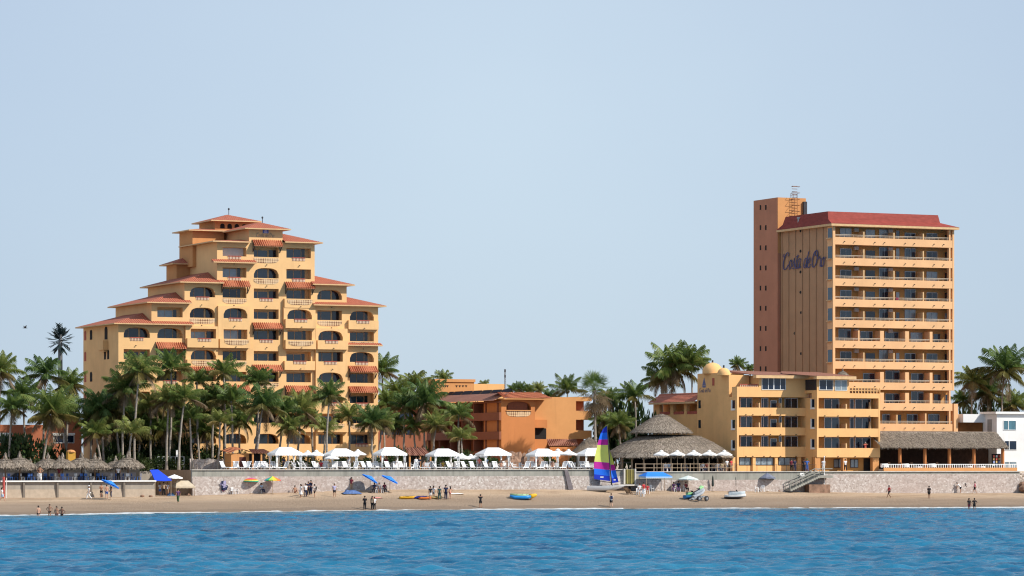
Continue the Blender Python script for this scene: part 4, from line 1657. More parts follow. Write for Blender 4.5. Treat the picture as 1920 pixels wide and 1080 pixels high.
for t0, t1 in ((.05, .26), (.34, .55), (.64, .85)):
    mb = MB(WB)
    mb.box(ux - .02, ux + .12, vmb + L_ * t0, vmb + L_ * t1, zw - .05, zw + .35)
    mb.build('balustrade', REDRAIL, wing)

# ------------------------------------------------------------------ orange building between palms in the centre
VC = 27.0
uc0, uc1 = U(940, VC), U(1003, VC)
CB = (uc0, VC, 4.8)
cen = thing('guest_house', 'three storey orange building with tiled roofs and an arched loggia, between the palms', 'guest house', *CB)
zc0 = 4.7
zr1 = Z(749, uc0, VC)
w1 = MB(CB)
ar = [U(949.5, VC), U(995.5, VC)]
wall_cell(w1, uc0, uc1, zc0, zr1, ar[0], ar[1], Z(768.5, uc0, VC), Z(752.5, uc0, VC), VC, 1.2, .75)
w1.poly([(uc0, VC, zc0), (uc0, VC + 6, zc0), (uc0, VC + 6, zr1), (uc0, VC, zr1)])
w1.poly([(uc1, VC, zc0), (uc1, VC + 6, zc0), (uc1, VC + 6, zr1), (uc1, VC, zr1)])
w1.build('wall', ORANGE, cen)
lattice(cen, CB, ar[0], ar[1], Z(781, uc0, VC), Z(770.5, uc0, VC), VC)
mb = MB(CB)
mb.box(ar[0] - .05, ar[1] + .05, VC - .12, VC - .003, Z(770.4, uc0, VC), Z(768.8, uc0, VC))
mb.build('sill', ORANGE2, cen)
mb = MB(CB)
ul_, ur_ = uc0 - .1, U(1030, VC)
corrugated(mb, (ul_, VC + 1.4, Z(735, uc0, VC)), (ur_ - 1.0, VC + 1.4, Z(735, uc0, VC)), (ul_, VC - .9, Z(746, uc0, VC)), (ur_, VC - .9, Z(746, uc0, VC)), 26, .06)
mb.poly([(ur_, VC - .9, Z(746, uc0, VC)), (ur_ - 1, VC + 1.4, Z(735, uc0, VC)), (ur_ - 1, VC + 1.45, Z(735, uc0, VC)), (ur_, VC + 1.48, Z(746, uc0, VC))])
mb.poly([(ul_, VC + 1.4, Z(735.5, uc0, VC)), (ur_ - 1, VC + 1.4, Z(735.5, uc0, VC)), (ur_ - 1, VC + 4, Z(735.5, uc0, VC)), (ul_, VC + 4, Z(735.5, uc0, VC))])
ro = mb.build('roof', AWN, cen)
mb = MB(CB)
mb.box(ul_ + .05, ur_ - .05, VC - .85, VC + 1.4, Z(749, uc0, VC) - .0, Z(747, uc0, VC))
mb.build('eave', ORANGE2, ro)
# set back wall on the right with small balcony
VC2 = VC + 1.5
uq0, uq1 = uc1, U(1080, VC2)
mb = MB(CB)
mb.box(uq0 + .01, uq1, VC2, VC2 + 8, zc0, Z(744, uq0, VC2))
mb.build('side_wall', ORANGE2, cen)
mb = MB(CB)
mb.box(uq0 + .02, U(1026, VC2 - .9), VC2 - .9, VC2 - .01, Z(802, uq0, VC2), Z(787, uq0, VC2))
mb.build('balcony', ORANGE, cen)
mb = MB(CB)
mb.box(uq0 + .02, U(1024, VC2), VC2 - .05, VC2 + .02, Z(823, uq0, VC2), Z(803, uq0, VC2))
mb.build('opening', DARK, cen)
mb = MB(CB)
mb.box(uq0 + .02, U(1026, VC2 - .9), VC2 - .9, VC2 - .01, zc0, Z(823.5, uq0, VC2))
mb.build('low_wall', ORANGE, cen)
mb = MB(CB)
corrugated(mb, (U(1024, VC2), VC2 - .02, Z(823, uq0, VC2)), (uq1, VC2 - .02, Z(823, uq0, VC2)), (U(1021, VC2), VC2 - 1.4, Z(836, uq0, VC2)), (uq1 - .3, VC2 - 1.4, Z(836, uq0, VC2)), 16, .06)
mb.build('low_roof', FLATROOF, cen)
mb = MB(CB)
mb.box(U(1024, VC2), uq1 - .4, VC2 - 1.3, VC2 - 1.1, zc0, Z(838, uq0, VC2))
mb.build('porch_wall', ORANGE, cen)
# right end: a stack of balconies going back
ue = U(1108, VC2 + .3)
for y0, y1 in ((744, 752), (770, 787), (807, 823)):
    mb = MB(CB)
    mb.box(uq1 + .01, ue, VC2 + .05, VC2 + 6, Z(y1, uq1, VC2), Z(y0, uq1, VC2))
    mb.build('balcony', ORANGE2, cen)
mb = MB(CB)
mb.box(uq1 + .02, ue - .6, VC2 + 1.4, VC2 + 7, zc0, Z(745, uq1, VC2))
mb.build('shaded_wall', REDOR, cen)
# long left-facing wing in the shade
vL = VV(806, uc0 - .3)
ux = uc0 - .3
mb = MB(CB)
mb.box(ux + 1.5, ux + 4.6, VC + .5, vL + 12, zc0, Z(752, ux, VC))
floors = ((752, 755), (773, 788), (809, 824), (846, 860))
for y0, y1 in floors:
    mb.box(ux, ux + 1.49, VC + .02, vL + 12, Z(y1, ux, VC), Z(y0, ux, VC))
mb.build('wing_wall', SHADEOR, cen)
for y0, y1 in ((755, 773), (788, 809), (824, 846)):
    for j in range(9):
        t = VC + 1 + j * 4.1
        mb = MB(CB)
        mb.box(ux + 1.42, ux + 1.5, t + .5, t + 2.3, Z(y1, ux, VC), Z(y0 + 2, ux, VC))
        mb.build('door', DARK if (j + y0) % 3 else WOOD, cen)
        mb = MB(CB)
        mb.box(ux + .1, ux + 1.4, t - .1, t + .1, Z(y1, ux, VC), Z(y0, ux, VC))
        mb.build('divider', SHADEOR, cen)
mb = MB(CB)
zw_ = Z(751, ux, VC)
mb.poly([(ux - .9, VC + .05, zw_), (ux - .9, vL + 12, zw_), (ux + 1.6, vL + 12, zw_ + 1.1), (ux + 1.6, VC + .05, zw_ + 1.1)])
mb.build('wing_roof', FLATROOF, cen)
# solar water heaters on the roof
for k in range(7):
    mb = MB(CB)
    t = VC + 2 + k * 3.4
    mb.poly([(ux + 1.8, t, zw_ + .7), (ux + 1.8, t + 3.1, zw_ + .7), (ux + 2.9, t + 3.1, zw_ + 1.7), (ux + 2.9, t, zw_ + 1.7)])
    mb.poly([(ux + 1.82, t, zw_ + .62), (ux + 1.82, t + 3.1, zw_ + .62), (ux + 2.92, t + 3.1, zw_ + 1.62), (ux + 2.92, t, zw_ + 1.62)])
    mb.bar((ux + 2.85, t + .2, zw_ + 1.6), (ux + 3.55, t + .2, zw_ - .4), .08)
    mb.bar((ux + 2.85, t + 2.8, zw_ + 1.6), (ux + 3.55, t + 2.8, zw_ - .4), .08)
    mb.build('solar_panel', plain('solar_black', (0.02, 0.02, 0.03), 0.7, 0.1, spec=.1), cen)
# upper blocks behind
VC3 = VC + 24
mb = MB(CB)
a, b = U(815, VC3), U(889, VC3)
mb.box(a, b, VC3, VC3 + 6, zc0, Z(711, a, VC3))
mb.box(a - .15, b + .15, VC3 - .15, VC3 + 6.1, Z(716, a, VC3), Z(710.5, a, VC3))
mb.build('upper_block', ORANGE2, cen)
for px in list(range(827, 840, 4)) + list(range(856, 876, 6)):
    u = U(px, VC3)
    mb = MB(CB)
    z = Z(724, u, VC3)
    mb.poly([(u - .2, VC3 - .02, z + .12), (u + .2, VC3 - .02, z + .12), (u, VC3 - .02, z - .2)])
    mb.build('vent', DARK, cen)
mb = MB(CB)
mb.box(b + .02, U(947, VC3 + 1), VC3 + 1, VC3 + 6, zc0, Z(719.5, b, VC3 + 1))
mb.build('upper_block', YEL2, cen)
# low red-orange wing left of it, behind the palms
VC4 = 40
mb = MB(CB)
a, b = U(705, VC4), U(800, VC4)
mb.box(a, b, VC4, VC4 + 6, zc0, Z(765, a, VC4))
mb.build('low_wing', SHADEOR, cen)
for y in (779, 806):
    for px in (722, 738, 752, 768):
        mb = MB(CB)
        u = U(px, VC4)
        mb.box(u - .55, u + .55, VC4 - .04, VC4 + .02, Z(y + 9, u, VC4), Z(y - 6, u, VC4))
        mb.build('window', GLASS2, cen)
mb = MB(CB)
mb.poly([(a - .5, VC4 - .8, Z(765, a, VC4)), (b + .5, VC4 - .8, Z(765, a, VC4)), (b + .5, VC4 + 3, Z(756, a, VC4)), (a - .5, VC4 + 3, Z(756, a, VC4))])
mb.build('low_roof', FLATROOF, cen)

# radio mast on its roof
u = U(947, VC + 20)
mast = thing('radio_mast', 'thin lattice radio mast above the orange guest house', 'mast', u, VC + 20, Z(733, u, VC + 20))
z0, z1 = Z(733, u, VC + 20), Z(692, u, VC + 20)
bs = (u, VC + 20, z0)
mb = MB(bs)
for k in range(3):
    an = k * 2.094
    mb.tube([(u + .13 * math.cos(an), VC + 20 + .13 * math.sin(an), z0 - .3), (u + .1 * math.cos(an), VC + 20 + .1 * math.sin(an), z1)], .03, 4)
n = 10
for k in range(n):
    z = z0 + (z1 - z0) * k / n
    mb.tube([(u + .12, VC + 20, z), (u - .1, VC + 20 + .1, z + .28)], .025, 3)
mb.build('mast', STEEL, mast)
mb = MB(bs)
for z in (z1 - .2, z1 - 1.0):
    mb.tube([(u, VC + 20, z - .25), (u, VC + 20, z + .15)], .13, 6)
mb.build('aerial', IRON, mast)

# ------------------------------------------------------------------ white house at the right edge, tan house at the left edge
VW = 6.0
uw0, uw1 = U(1869, VW), U(1990, VW)
WH = (uw0, VW, 4.8)
house = thing('white_house', 'plain white two storey house with blue-tinted windows at the right edge', 'house', *WH)
vwb = VV(1843, uw0)
zt = Z(776, uw0, VW)
mb = MB(WH)
mb.box(uw0, uw1, VW, vwb, 3.2, zt)
mb.box(U(1797, vwb + 1), uw1, vwb - .3, vwb + 5, zt - 1.2, zt)
mb.build('wall', WHITEW, house)
mb = MB(WH)
mb.box(uw0 - .45, uw1, VW - .45, vwb + .2, zt + .003, zt + .32)
mb.build('roof', WHITE, house)
for a, b, y0, y1, gm in ((1881, 1905, 788, 806.5, glass('cyan_glass', (0.05, 0.15, 0.20))), (1883, 1906, 826, 844, GLASS2), (1883, 1906, 865, 881, CURTAIN)):
    sliding_door(house, WH, U(a, VW), U(b, VW), Z(y1, uw0, VW), Z(y0, uw0, VW), VW - .003, gm, WHITE, [(.38, .1)])
mb = MB(WH)
mb.box(uw0 - .06, uw0 - .004, VV(1860, uw0), VV(1852, uw0), Z(812, uw0, VW), Z(786, uw0, VW))
mb.build('door', plain('grey_door', (0.3, 0.29, 0.28), 0.8, 0.1), house)
mb = MB(WH)
vbw = vwb + 2
mb.box(U(1799, vbw), U(1842, vbw), vbw, vbw + .4, 4.7, Z(778, uw0, vbw))
mb.build('brown_boundary_wall', plain('ochre_brown_render', (0.34, 0.155, 0.055), 0.9, 0.3, 0.4), house)

VL = 34.0
ul0, ul1 = U(-30, VL), U(153, VL)
LH = (ul0, VL, 4.8)
lhouse = thing('red_house', 'red-orange house with white-framed windows behind the palms at the left edge', 'house', *LH)
mb = MB(LH)
mb.box(ul0, ul1, VL, VL + 8, 4.7, Z(797, ul1, VL))
mb.box(U(118, VL), ul1, VL + 1, VL + 8, Z(797, ul1, VL) - .5, Z(779, ul1, VL))
mb.build('wall', REDOR, lhouse)
mb = MB(LH)
mb.box(U(140, VL), ul1 + .6, VL - .4, VL + 8, Z(778.8, ul1, VL), Z(777, ul1, VL))
mb.build('roof', IRON, lhouse)
for a, b in ((0, 22), (100, 139)):
    f_ = sliding_door(lhouse, LH, U(a, VL), U(b, VL), Z(831, ul1, VL), Z(816, ul1, VL), VL - .003, GLASS2, WHITE, [(.5, .15)])
    mb = MB(LH)
    mb.box(U(a, VL) - .1, U(b, VL) + .1, VL - .12, VL - .004, Z(815.5, ul1, VL), Z(812, ul1, VL))
    mb.build('lintel', WHITE, f_)
# ------------------------------------------------------------------ palms
def frond(mb, base, az, el, L, droop, rnd, mi, leaf=1.0):
    """a feather frond: bowed midrib with two rows of hanging leaflets"""
    n = 9
    pts = []
    p = Vector(base)
    d_el = el
    st = L / n
    side = Vector((-math.sin(az), math.cos(az), 0))
    bend = rnd.uniform(-0.25, 0.25)
    a = az
    dirs = []
    for k in range(n + 1):
        pts.append(p.copy())
        d = Vector((math.cos(a) * math.cos(d_el), math.sin(a) * math.cos(d_el), math.sin(d_el)))
        dirs.append(d)
        p = p + d * st
        d_el -= droop / n * (0.5 + 1.2 * k / n)
        a += bend / n
    mb.tube(pts, [0.05 * (1 - k / (n + 1)) + 0.012 for k in range(n + 1)], 3, mi, False)
    m = 34
    for j in range(m):
        t = 0.10 + 0.90 * j / m
        f = t * n
        i = min(int(f), n - 1)
        q = pts[i].lerp(pts[i + 1], f - i)
        d = dirs[i]
        sd = d.cross(Vector((0, 0, 1)))
        sd = sd.normalized() if sd.length > 0.05 else side
        ll = leaf * L * 0.34 * (math.sin(math.pi * min(1, 0.18 + 0.80 * t)) ** 0.7) * rnd.uniform(0.85, 1.1)
        for s in (-1, 1):
            if rnd.random() < 0.05:
                continue
            out = (sd * s * 0.85 + d * 0.55 + Vector((0, 0, -0.42 - 0.40 * t + rnd.uniform(-.15, .15)))).normalized()
            tip = q + out * ll + Vector((0, 0, -0.34 * ll))
            mid = q + out * ll * 0.5
            wv = d * 0.030
            mb.poly([q - wv, q + wv, mid + wv * 1.25, tip, mid - wv * 1.25], mi)


def crown_mesh(seed, nfr=24, R_=3.0, spread=(-0.75, 1.45), dry=2, yellow=3, droop=1.25, wind=0.0):
    rnd = random.Random(seed)
    mb = MB()
    for k in range(nfr):
        t = k / (nfr - 1)
        el = spread[0] + (spread[1] - spread[0]) * t ** 0.66
        az = k * 2.39996 + rnd.uniform(-0.3, 0.3)
        mi = 2 if k < dry else (1 if k < dry + yellow else 0)
        L = R_ * rnd.uniform(0.8, 1.15) * (0.85 if t > 0.85 else 1.0)
        frond(mb, (0.1 * math.cos(az), 0.1 * math.sin(az), 0.15 * t), az, el, L, droop * rnd.uniform(0.55, 1.35), rnd, mi)
    # boots and young nuts at the heart
    for k in range(7):
        a = rnd.uniform(0, 6.28)
        mb.blob((0.22 * math.cos(a), 0.22 * math.sin(a), -0.25 + rnd.uniform(-.12, .1)), (.13, .13, .16), 5, 1)
    return mb.build('crown', [FROND, FROND_Y, FROND_D], mesh_only=True)


def fan_crown_mesh(seed, R_=2.4):
    """fan palm: stiff round leaves and a skirt of dead ones"""
    rnd = random.Random(seed)
    mb = MB()
    for k in range(46):
        t = k / 45
        el = -1.35 + 2.8 * t
        az = k * 2.39996
        mi = 2 if t < 0.42 else (1 if t < 0.48 else 0)
        L = R_ * rnd.uniform(.45, .6)
        d = Vector((math.cos(az) * math.cos(el), math.sin(az) * math.cos(el), math.sin(el)))
        q = d * L
        if mi == 2:
            q = q + Vector((0, 0, -rnd.uniform(0, .9)))
        mb.tube([(0, 0, 0), q], [.03, .02], 3, mi, False)
        sd = d.cross(Vector((0, 0, 1)))
        sd = sd.normalized() if sd.length > .05 else Vector((1, 0, 0))
        up = sd.cross(d)
        for j in range(15):
            a = -1.9 + 3.8 * j / 14
            e = (d * math.cos(a) + sd * math.sin(a)).normalized()
            tip = q + e * R_ * rnd.uniform(.42, .55) + Vector((0, 0, -.25 if mi == 0 else -.5)) * R_ * .3
            wv = up.cross(e) * .05
            md = q.lerp(tip, .55)
            mb.poly([q, md + wv, tip, md - wv], mi)
    return mb.build('crown', [FROND, FROND_Y, FROND_D], mesh_only=True)


CROWNS = [crown_mesh(1, 21, 3.0, (-0.7, 1.5), 2, 3, 0.95), crown_mesh(2, 18, 3.0, (-0.35, 1.5), 1, 2, 1.05), crown_mesh(3, 27, 3.0, (-1.15, 1.5), 5, 4, 0.85),
          crown_mesh(4, 17, 3.0, (-0.2, 1.55), 0, 3, 1.0), crown_mesh(5, 24, 3.0, (-0.95, 1.5), 3, 6, 0.8),
          crown_mesh(6, 14, 3.0, (0.2, 1.5), 0, 1, 1.1), crown_mesh(7, 24, 3.0, (-0.9, 1.5), 3, 4, 1.15)]
FAN = fan_crown_mesh(9)


def palm(px, py, rpx, bpx, v, kind, label, base=4.8, name='palm_tree', thick=1.0):
    u = U(px, v)
    z = Z(py, u, v)
    Y_ = depth(u, v)
    Rm = rpx * Y_ / F
    ub = U(bpx, v)
    root = thing(name, label, 'palm tree', ub, v, base, 'palms around the hotels')
    rnd = random.Random(int(px * 7 + py))
    # trunk, gently bowed
    if 8 < v < 35:
        u += rnd.uniform(-.4, .4)
    mb = MB((ub, v, base))
    n = 9
    pts, rad = [], []
    bow = rnd.uniform(-.5, .5) * (z - base) * .05
    for k in range(n + 1):
        t = k / n
        pts.append((ub + (u - ub) * t ** 1.4 + bow * math.sin(math.pi * t), v + .3 * math.sin(math.pi * t) * rnd.uniform(-.5, .5), base - .1 + (z - base + .1) * t))
        rad.append(thick * (0.17 - 0.06 * t + (0.10 * (1 - t * 6) if t < 1 / 6 else 0)))
    mb.tube(pts, rad, 7)
    mb.build('trunk', TRUNK, root, smooth=True)
    me_ = FAN if kind == 'fan' else CROWNS[kind]
    c = obj_of('crown', me_, root)
    c.location = (u - ub, 0, z - base)
    s = Rm / 3.0 * 1.16
    c.scale = (s, s, s * rnd.uniform(.92, 1.05))
    c.rotation_euler = (rnd.uniform(-.16, .16), rnd.uniform(-.16, .16), rnd.uniform(0, 6.28))
    return root


PALMS = [
    # crown px, py, radius px, base px, depth behind the wall line, kind, base level, label
    (3, 697, 40, -4, 24, 2, 4.8, 'dense palm cut off by the left edge of the photo, behind the thatched parasols'),
    (80, 703, 42, 76, 26, 1, 4.8, 'tall palm with upright crown just left of the fake-palm phone mast'),
    (127, 722, 34, 122, 28, 4, 4.8, 'palm right of the phone mast, its crown touching the hotel corner'),
    (44, 742, 40, 48, 24, 2, 4.8, 'bushy palm with brownish low fronds between the left edge and the phone mast'),
    (92, 776, 54, 80, 17, 4, LOW + 1, 'large bright green palm in front with a pale slanting trunk above the thatched parasols'),
    (18, 765, 34, 16, 20, 6, 4.8, 'dark lower palm in front of the red house at the left edge'),
    (122, 765, 34, 128, 22, 2, 4.8, 'dark shaded palm right behind the large bright one, before the red house'),
    (261, 697, 42, 253, 13, 0, 4.8, 'tallest slim palm with a long bare trunk before the hotel left corner'),
    (236, 728, 42, 231, 16, 2, 4.8, 'tall palm with a drooping crown and pale trunk, left neighbour of the tallest slim palm'),
    (193, 768, 46, 196, 19, 6, 4.8, 'big dark palm sprawling over the shaded left wall of the hotel'),
    (222, 765, 36, 226, 20, 2, 4.8, 'dark dense palm filling the gap left of the slim tall trunks'),
    (180, 812, 34, 190, 16, 1, 4.8, 'low dark palm with long arching fronds at the hotel left base'),
    (245, 812, 34, 243, 10, 5, 4.8, 'low young palm with pale arching frond between the two slim trunks'),
    (285, 762, 34, 283, 20, 6, 4.8, 'shaded palm right of the slim tall trunk, under the second bay'),
    (326, 692, 40, 316, 17, 3, 4.8, 'tall dark green palm in front of the awning of the second bay'),
    (318, 750, 36, 312, 14, 2, 4.8, 'palm with brown hanging fronds and paired pale trunk near the viewing rail'),
    (345, 746, 36, 335, 12, 1, 4.8, 'palm with a leaning pale trunk and orange heart beside the viewing rail'),
    (372, 716, 30, 374, 20, 5, 4.8, 'narrow upright palm before the third bay of the hotel'),
    (397, 746, 36, 399, 18, 6, 4.8, 'full dark palm in the middle of the grove before the third bay'),
    (416, 700, 38, 421, 17, 3, 4.8, 'palm with one stiff upright spear before the fourth bay'),
    (360, 784, 30, 362, 13, 5, 4.8, 'short young palm with erect fronds low in the grove left of the tile-roofed hut'),
    (410, 792, 32, 408, 11, 5, 4.8, 'short bright young palm just left of the tile-roofed hut'),
    (438, 752, 38, 435, 14, 3, 4.8, 'palm with twin dark stems before the fourth bay, above the tile-roofed hut'),
    (484, 716, 36, 476, 17, 3, 4.8, 'tall dark palm covering the sixth floor awning of the peak bay'),
    (493, 760, 44, 479, 9, 4, 4.8, 'palm with grey drooping fronds and a slanting pale trunk beside the first white cabana'),
    (527, 772, 38, 520, 13, 1, 4.8, 'bright green palm rising behind the first white cabana'),
    (560, 768, 38, 556, 15, 0, 4.8, 'spreading green palm behind the white parasols next to the first cabana'),
    (548, 802, 32, 541, 11, 6, 4.8, 'low grey-green palm right behind the roof of the first cabana'),
    (584, 790, 28, 586, 17, 1, 4.8, 'small palm leaning against the yellow wall between first and second cabana'),
    (618, 742, 32, 613, 9, 4, 4.8, 'free-standing slim palm with a straight white trunk behind the second cabana'),
    (612, 808, 28, 606, 13, 5, 4.8, 'low arching palm at the foot of the hotel behind the second cabana'),
    (659, 782, 32, 658, 15, 3, 4.8, 'yellowish upright palm before the last bay of the hotel'),
    (697, 790, 36, 700, 10, 4, 4.8, 'palm with a thick rough trunk at the right corner of the hotel'),
    (712, 792, 34, 708, 12, 1, 4.8, 'twin of the rough trunked palm, leaning right at the hotel corner'),
    (716, 694, 34, 716, 48, 0, 4.8, 'far palm peeping out behind the right edge of the stepped hotel'),
    (720, 756, 32, 722, 30, 6, 4.8, 'dark palm filling the gap right of the stepped hotel'),
    (743, 736, 30, 744, 42, 2, 4.8, 'distant bluish palm between the stepped hotel and the guest house'),
    (776, 722, 32, 778, 44, 1, 4.8, 'tall distant palm left of the orange roof block'),
    (757, 764, 36, 757, 22, 3, 4.8, 'upright palm with a clean pale trunk behind the third cabana'),
    (740, 798, 26, 741, 24, 2, 4.8, 'low brown-skirted palm between the hotel and the guest house'),
    (797, 756, 46, 795, 19, 0, 4.8, 'large graceful palm with long arching fronds before the guest house'),
    (780, 798, 26, 779, 20, 6, 4.8, 'small shaded palm left of the large graceful one'),
    (813, 798, 30, 811, 15, 4, 4.8, 'small palm with a straight pale trunk above the fourth cabana'),
    (858, 778, 32, 859, 16, 1, 4.8, 'airy palm with bright fronds before the shaded balconies of the guest house'),
    (868, 822, 30, 868, 13, 5, 4.8, 'low bushy palm between the fourth and fifth cabanas'),
    (832, 712, 20, 832, 75, 0, 4.8, 'small far crown above the orange roof block'),
    (907, 722, 12, 907, 90, 1, 4.8, 'tiny far crown between the two orange roof blocks'),
    (961, 732, 15, 961, 80, 1, 4.8, 'first of four far crowns in a row over the guest house roof'),
    (976, 730, 15, 976, 80, 0, 4.8, 'second of four far crowns in a row over the guest house roof'),
    (991, 733, 15, 991, 80, 3, 4.8, 'third of four far crowns in a row over the guest house roof'),
    (1009, 730, 17, 1009, 80, 2, 4.8, 'last of four far crowns in a row over the guest house roof'),
    (1064, 732, 32, 1066, 45, 3, 4.8, 'tall dark palm behind the guest house right balconies'),
    (1030, 745, 20, 1030, 50, 6, 4.8, 'lower palm crown just left of the guest house end balconies'),
    (1144, 752, 30, 1146, 30, 6, 4.8, 'dark palm right of the shaggy fan palm'),
    (1190, 745, 36, 1192, 24, 3, 4.8, 'palm with a bright green stem left of the thatched restaurant ridge'),
    (1165, 795, 30, 1166, 22, 2, 4.8, 'low shaded palm left of the big thatched roof'),
    (1128, 790, 26, 1130, 26, 6, 4.8, 'low dark palm behind the sail of the catamaran'),
    (1262, 690, 50, 1262, 52, 2, 4.8, 'big grey-green palm rising behind the tan annex wing'),
    (1240, 712, 38, 1244, 54, 6, 4.8, 'left lower companion of the big palms behind the annex wing'),
    (1296, 682, 44, 1294, 50, 3, 4.8, 'tall upright palm immediately left of the domes'),
    (1383, 684, 17, 1383, 60, 2, 4.8, 'small dark crown between the domes and the slab tower'),
    (1406, 692, 13, 1408, 60, 6, 4.8, 'tiny dark crown at the foot of the slab tower'),
    (1882, 694, 54, 1880, 26, 4, 4.8, 'big palm with hanging brown skirt above the white house'),
    (1822, 716, 36, 1824, 30, 6, 4.8, 'dark dense palm right of the slab tower'),
    (1850, 735, 38, 1852, 33, 2, 4.8, 'shaded palm between the dark dense one and the big skirted one'),
    (1905, 760, 34, 1908, 30, 2, 4.8, 'low palm above the white house roof at the right edge'),
    (1806, 752, 26, 1808, 36, 6, 4.8, 'low dark palm hugging the slab tower right side'),
]
for px, py, r, bpx, v, k, b, lab in PALMS:
    palm(px, py, r, bpx, v, k, lab, b)
FILL = [(172, 790, 36), (205, 800, 38), (238, 775, 36), (262, 800, 36), (290, 790, 38), (312, 806, 34), (338, 785, 36), (372, 775, 36), (385, 810, 32), (424, 770, 36), (452, 790, 34)]
for k, (px, py, r) in enumerate(FILL):
    palm(px, py, r, px + (k % 3 - 1) * 3, 20.5 + (k * 7 % 5) * .9, (6, 2, 0, 6, 4)[k % 5], 'shaded palm of the back row close to the hotel wall, %s from the left' % ORD[k + 1])
palm(1117, 732, 44, 1113, 18, 'fan', 'fan palm with a skirt of dead grey leaves beside the guest house balconies', 4.8, 'fan_palm', 1.5)


# ------------------------------------------------------------------ shrubs
def shrub_mesh(seed, n=900, m=0):
    """leaf sprays scattered through a lumpy volume of radius 1"""
    rnd = random.Random(seed)
    lumps = [(Vector((rnd.uniform(-.6, .6), rnd.uniform(-.6, .6), rnd.uniform(.2, .8))), rnd.uniform(.3, .5)) for _ in range(9)]
    mb = MB()
    for _ in range(n):
        c, r = rnd.choice(lumps)
        d = Vector((rnd.gauss(0, 1), rnd.gauss(0, 1), rnd.gauss(0, 1))).normalized()
        p = c + d * r * rnd.uniform(.6, 1.05)
        if p.z < .02:
            p.z = rnd.uniform(.02, .3)
        a = (d + Vector((rnd.uniform(-.6, .6), rnd.uniform(-.6, .6), rnd.uniform(-.2, .8)))).normalized()
        b = a.cross(Vector((rnd.uniform(-1, 1), rnd.uniform(-1, 1), rnd.uniform(-1, 1)))).normalized()
        L = rnd.uniform(.10, .2)
        mb.poly([p - b * L * .25, p + a * L * .5 - b * L * .3, p + a * L, p + a * L * .5 + b * L * .3, p + b * L * .25])
    return mb


SHR = [shrub_mesh(k).build('foliage', BUSH, mesh_only=True) for k in range(3)]
SHRP = shrub_mesh(8).build('foliage', BUSHP, mesh_only=True)


def shrub(px, py_base, wpx, hpx, v, label, me_=None, base=None, k=0):
    u = U(px, v)
    z = base if base is not None else 4.8
    s = wpx / 2 * depth(u, v) / F
    h = hpx * depth(u, v) / F
    root = thing('shrub', label, 'shrub', u, v, z, 'shrubs behind the beach')
    f_ = obj_of('foliage', me_ or SHR[k % 3], root)
    f_.scale = (s, min(s, 2.6), h / 1.15)
    f_.rotation_euler = (0, 0, (px % 7) * .9 if s < 2.3 else 0)
    mb = MB((u, v, z))
    for j in range(3):
        mb.tube([(u + (j - 1) * .15, v, z - .1), (u + (j - 1) * s * .35, v, z + h * .5)], [.07, .03], 5)
    mb.build('stem', BRANCH, root)
    return root


SHRUBS = [(20, 74, 66, 21, 'dark green shrub at the left edge behind the parasol caps'), (60, 84, 72, 20, 'broad dark green shrub below the large bright palm'),
          (100, 60, 58, 22, 'dark shrub in front of the red house window'), (134, 40, 30, 19, 'light green shrub beside the yellow pillar'),
          (212, 52, 36, 16, 'flowering pinkish green shrub at the hotel left base'), (280, 46, 26, 15, 'dark hedge-like shrub left of the viewing rail'),
          (300, 40, 30, 14.6, 'clipped green shrub over the brown end wall'), (330, 36, 24, 14.6, 'low green shrub next to the white notice board'),
          (348, 40, 34, 18, 'shrub under the leaning palm by the viewing rail'), (385, 50, 40, 21, 'dark shrub between the palms left of the tile-roofed hut'),
          (300, 60, 48, 22, 'dark tall shrub in the shade of the second bay'), (250, 50, 44, 22, 'tall shaded shrub behind the slim palms'), (520, 44, 36, 20, 'dark shrub behind the first cabana'),
          (575, 40, 34, 20, 'shrub at the hotel wall right of the first cabana'), (640, 36, 30, 19, 'shrub at the hotel wall behind the second cabana'),
          (740, 50, 44, 26, 'dark shrub under the palms right of the hotel'), (785, 56, 46, 26, 'large shaded shrub left of the guest house'),
          (830, 56, 44, 24, 'dark shrub under the graceful palm'), (875, 50, 38, 22, 'shrub before the guest house balconies'), (905, 40, 30, 22, 'small shrub near the guest house corner'),
          (1135, 62, 112, 30, 'dark vine-covered shrub behind the catamaran sail'), (1165, 72, 124, 28, 'dense shrub left of the thatched restaurant roof'), (1205, 76, 130, 30, 'tall shrub with pale stems before the annex wing'),
          (200, 60, 66, 23, 'tall dark shrub against the shaded hotel wall, left end'), (232, 60, 74, 24, 'tall dark shrub behind the two slim palm trunks'), (268, 60, 76, 24, 'tall dark shrub under the first bay'),
          (318, 60, 72, 24, 'tall dark shrub under the second bay'), (352, 56, 64, 24, 'tall dark shrub under the second and third bay joint'), (405, 50, 52, 24, 'dark shrub by the third bay arches'),
          (455, 44, 40, 23, 'dark shrub behind the tile-roofed hut'), (490, 46, 30, 13, 'low shrub behind the brown pergola'), (550, 46, 24, 12, 'low dark shrub behind the first cabana roof'), (600, 46, 24, 12, 'low dark shrub between first and second cabana'),
          (645, 46, 24, 12, 'low dark shrub behind the second cabana roof'), (690, 50, 28, 12, 'low dark shrub between second and third cabana'), (735, 50, 30, 12, 'low dark shrub behind the third cabana roof'), (820, 50, 30, 12, 'low dark shrub behind the fourth cabana'),
          (865, 50, 32, 12, 'low dark shrub behind the wider pair of parasols'), (915, 50, 30, 13, 'low dark shrub left of the grotto boulders'), (1030, 50, 28, 13, 'low dark shrub right of the grotto boulders'), (1080, 50, 30, 12, 'low dark shrub left of the thatched kiosk'),
          (1820, 66, 132, 32, 'dark shrub behind the white house roof, left'), (1860, 76, 128, 34, 'dark shrub behind the white house roof, middle'), (1905, 76, 124, 32, 'dark shrub behind the white house roof, right')]
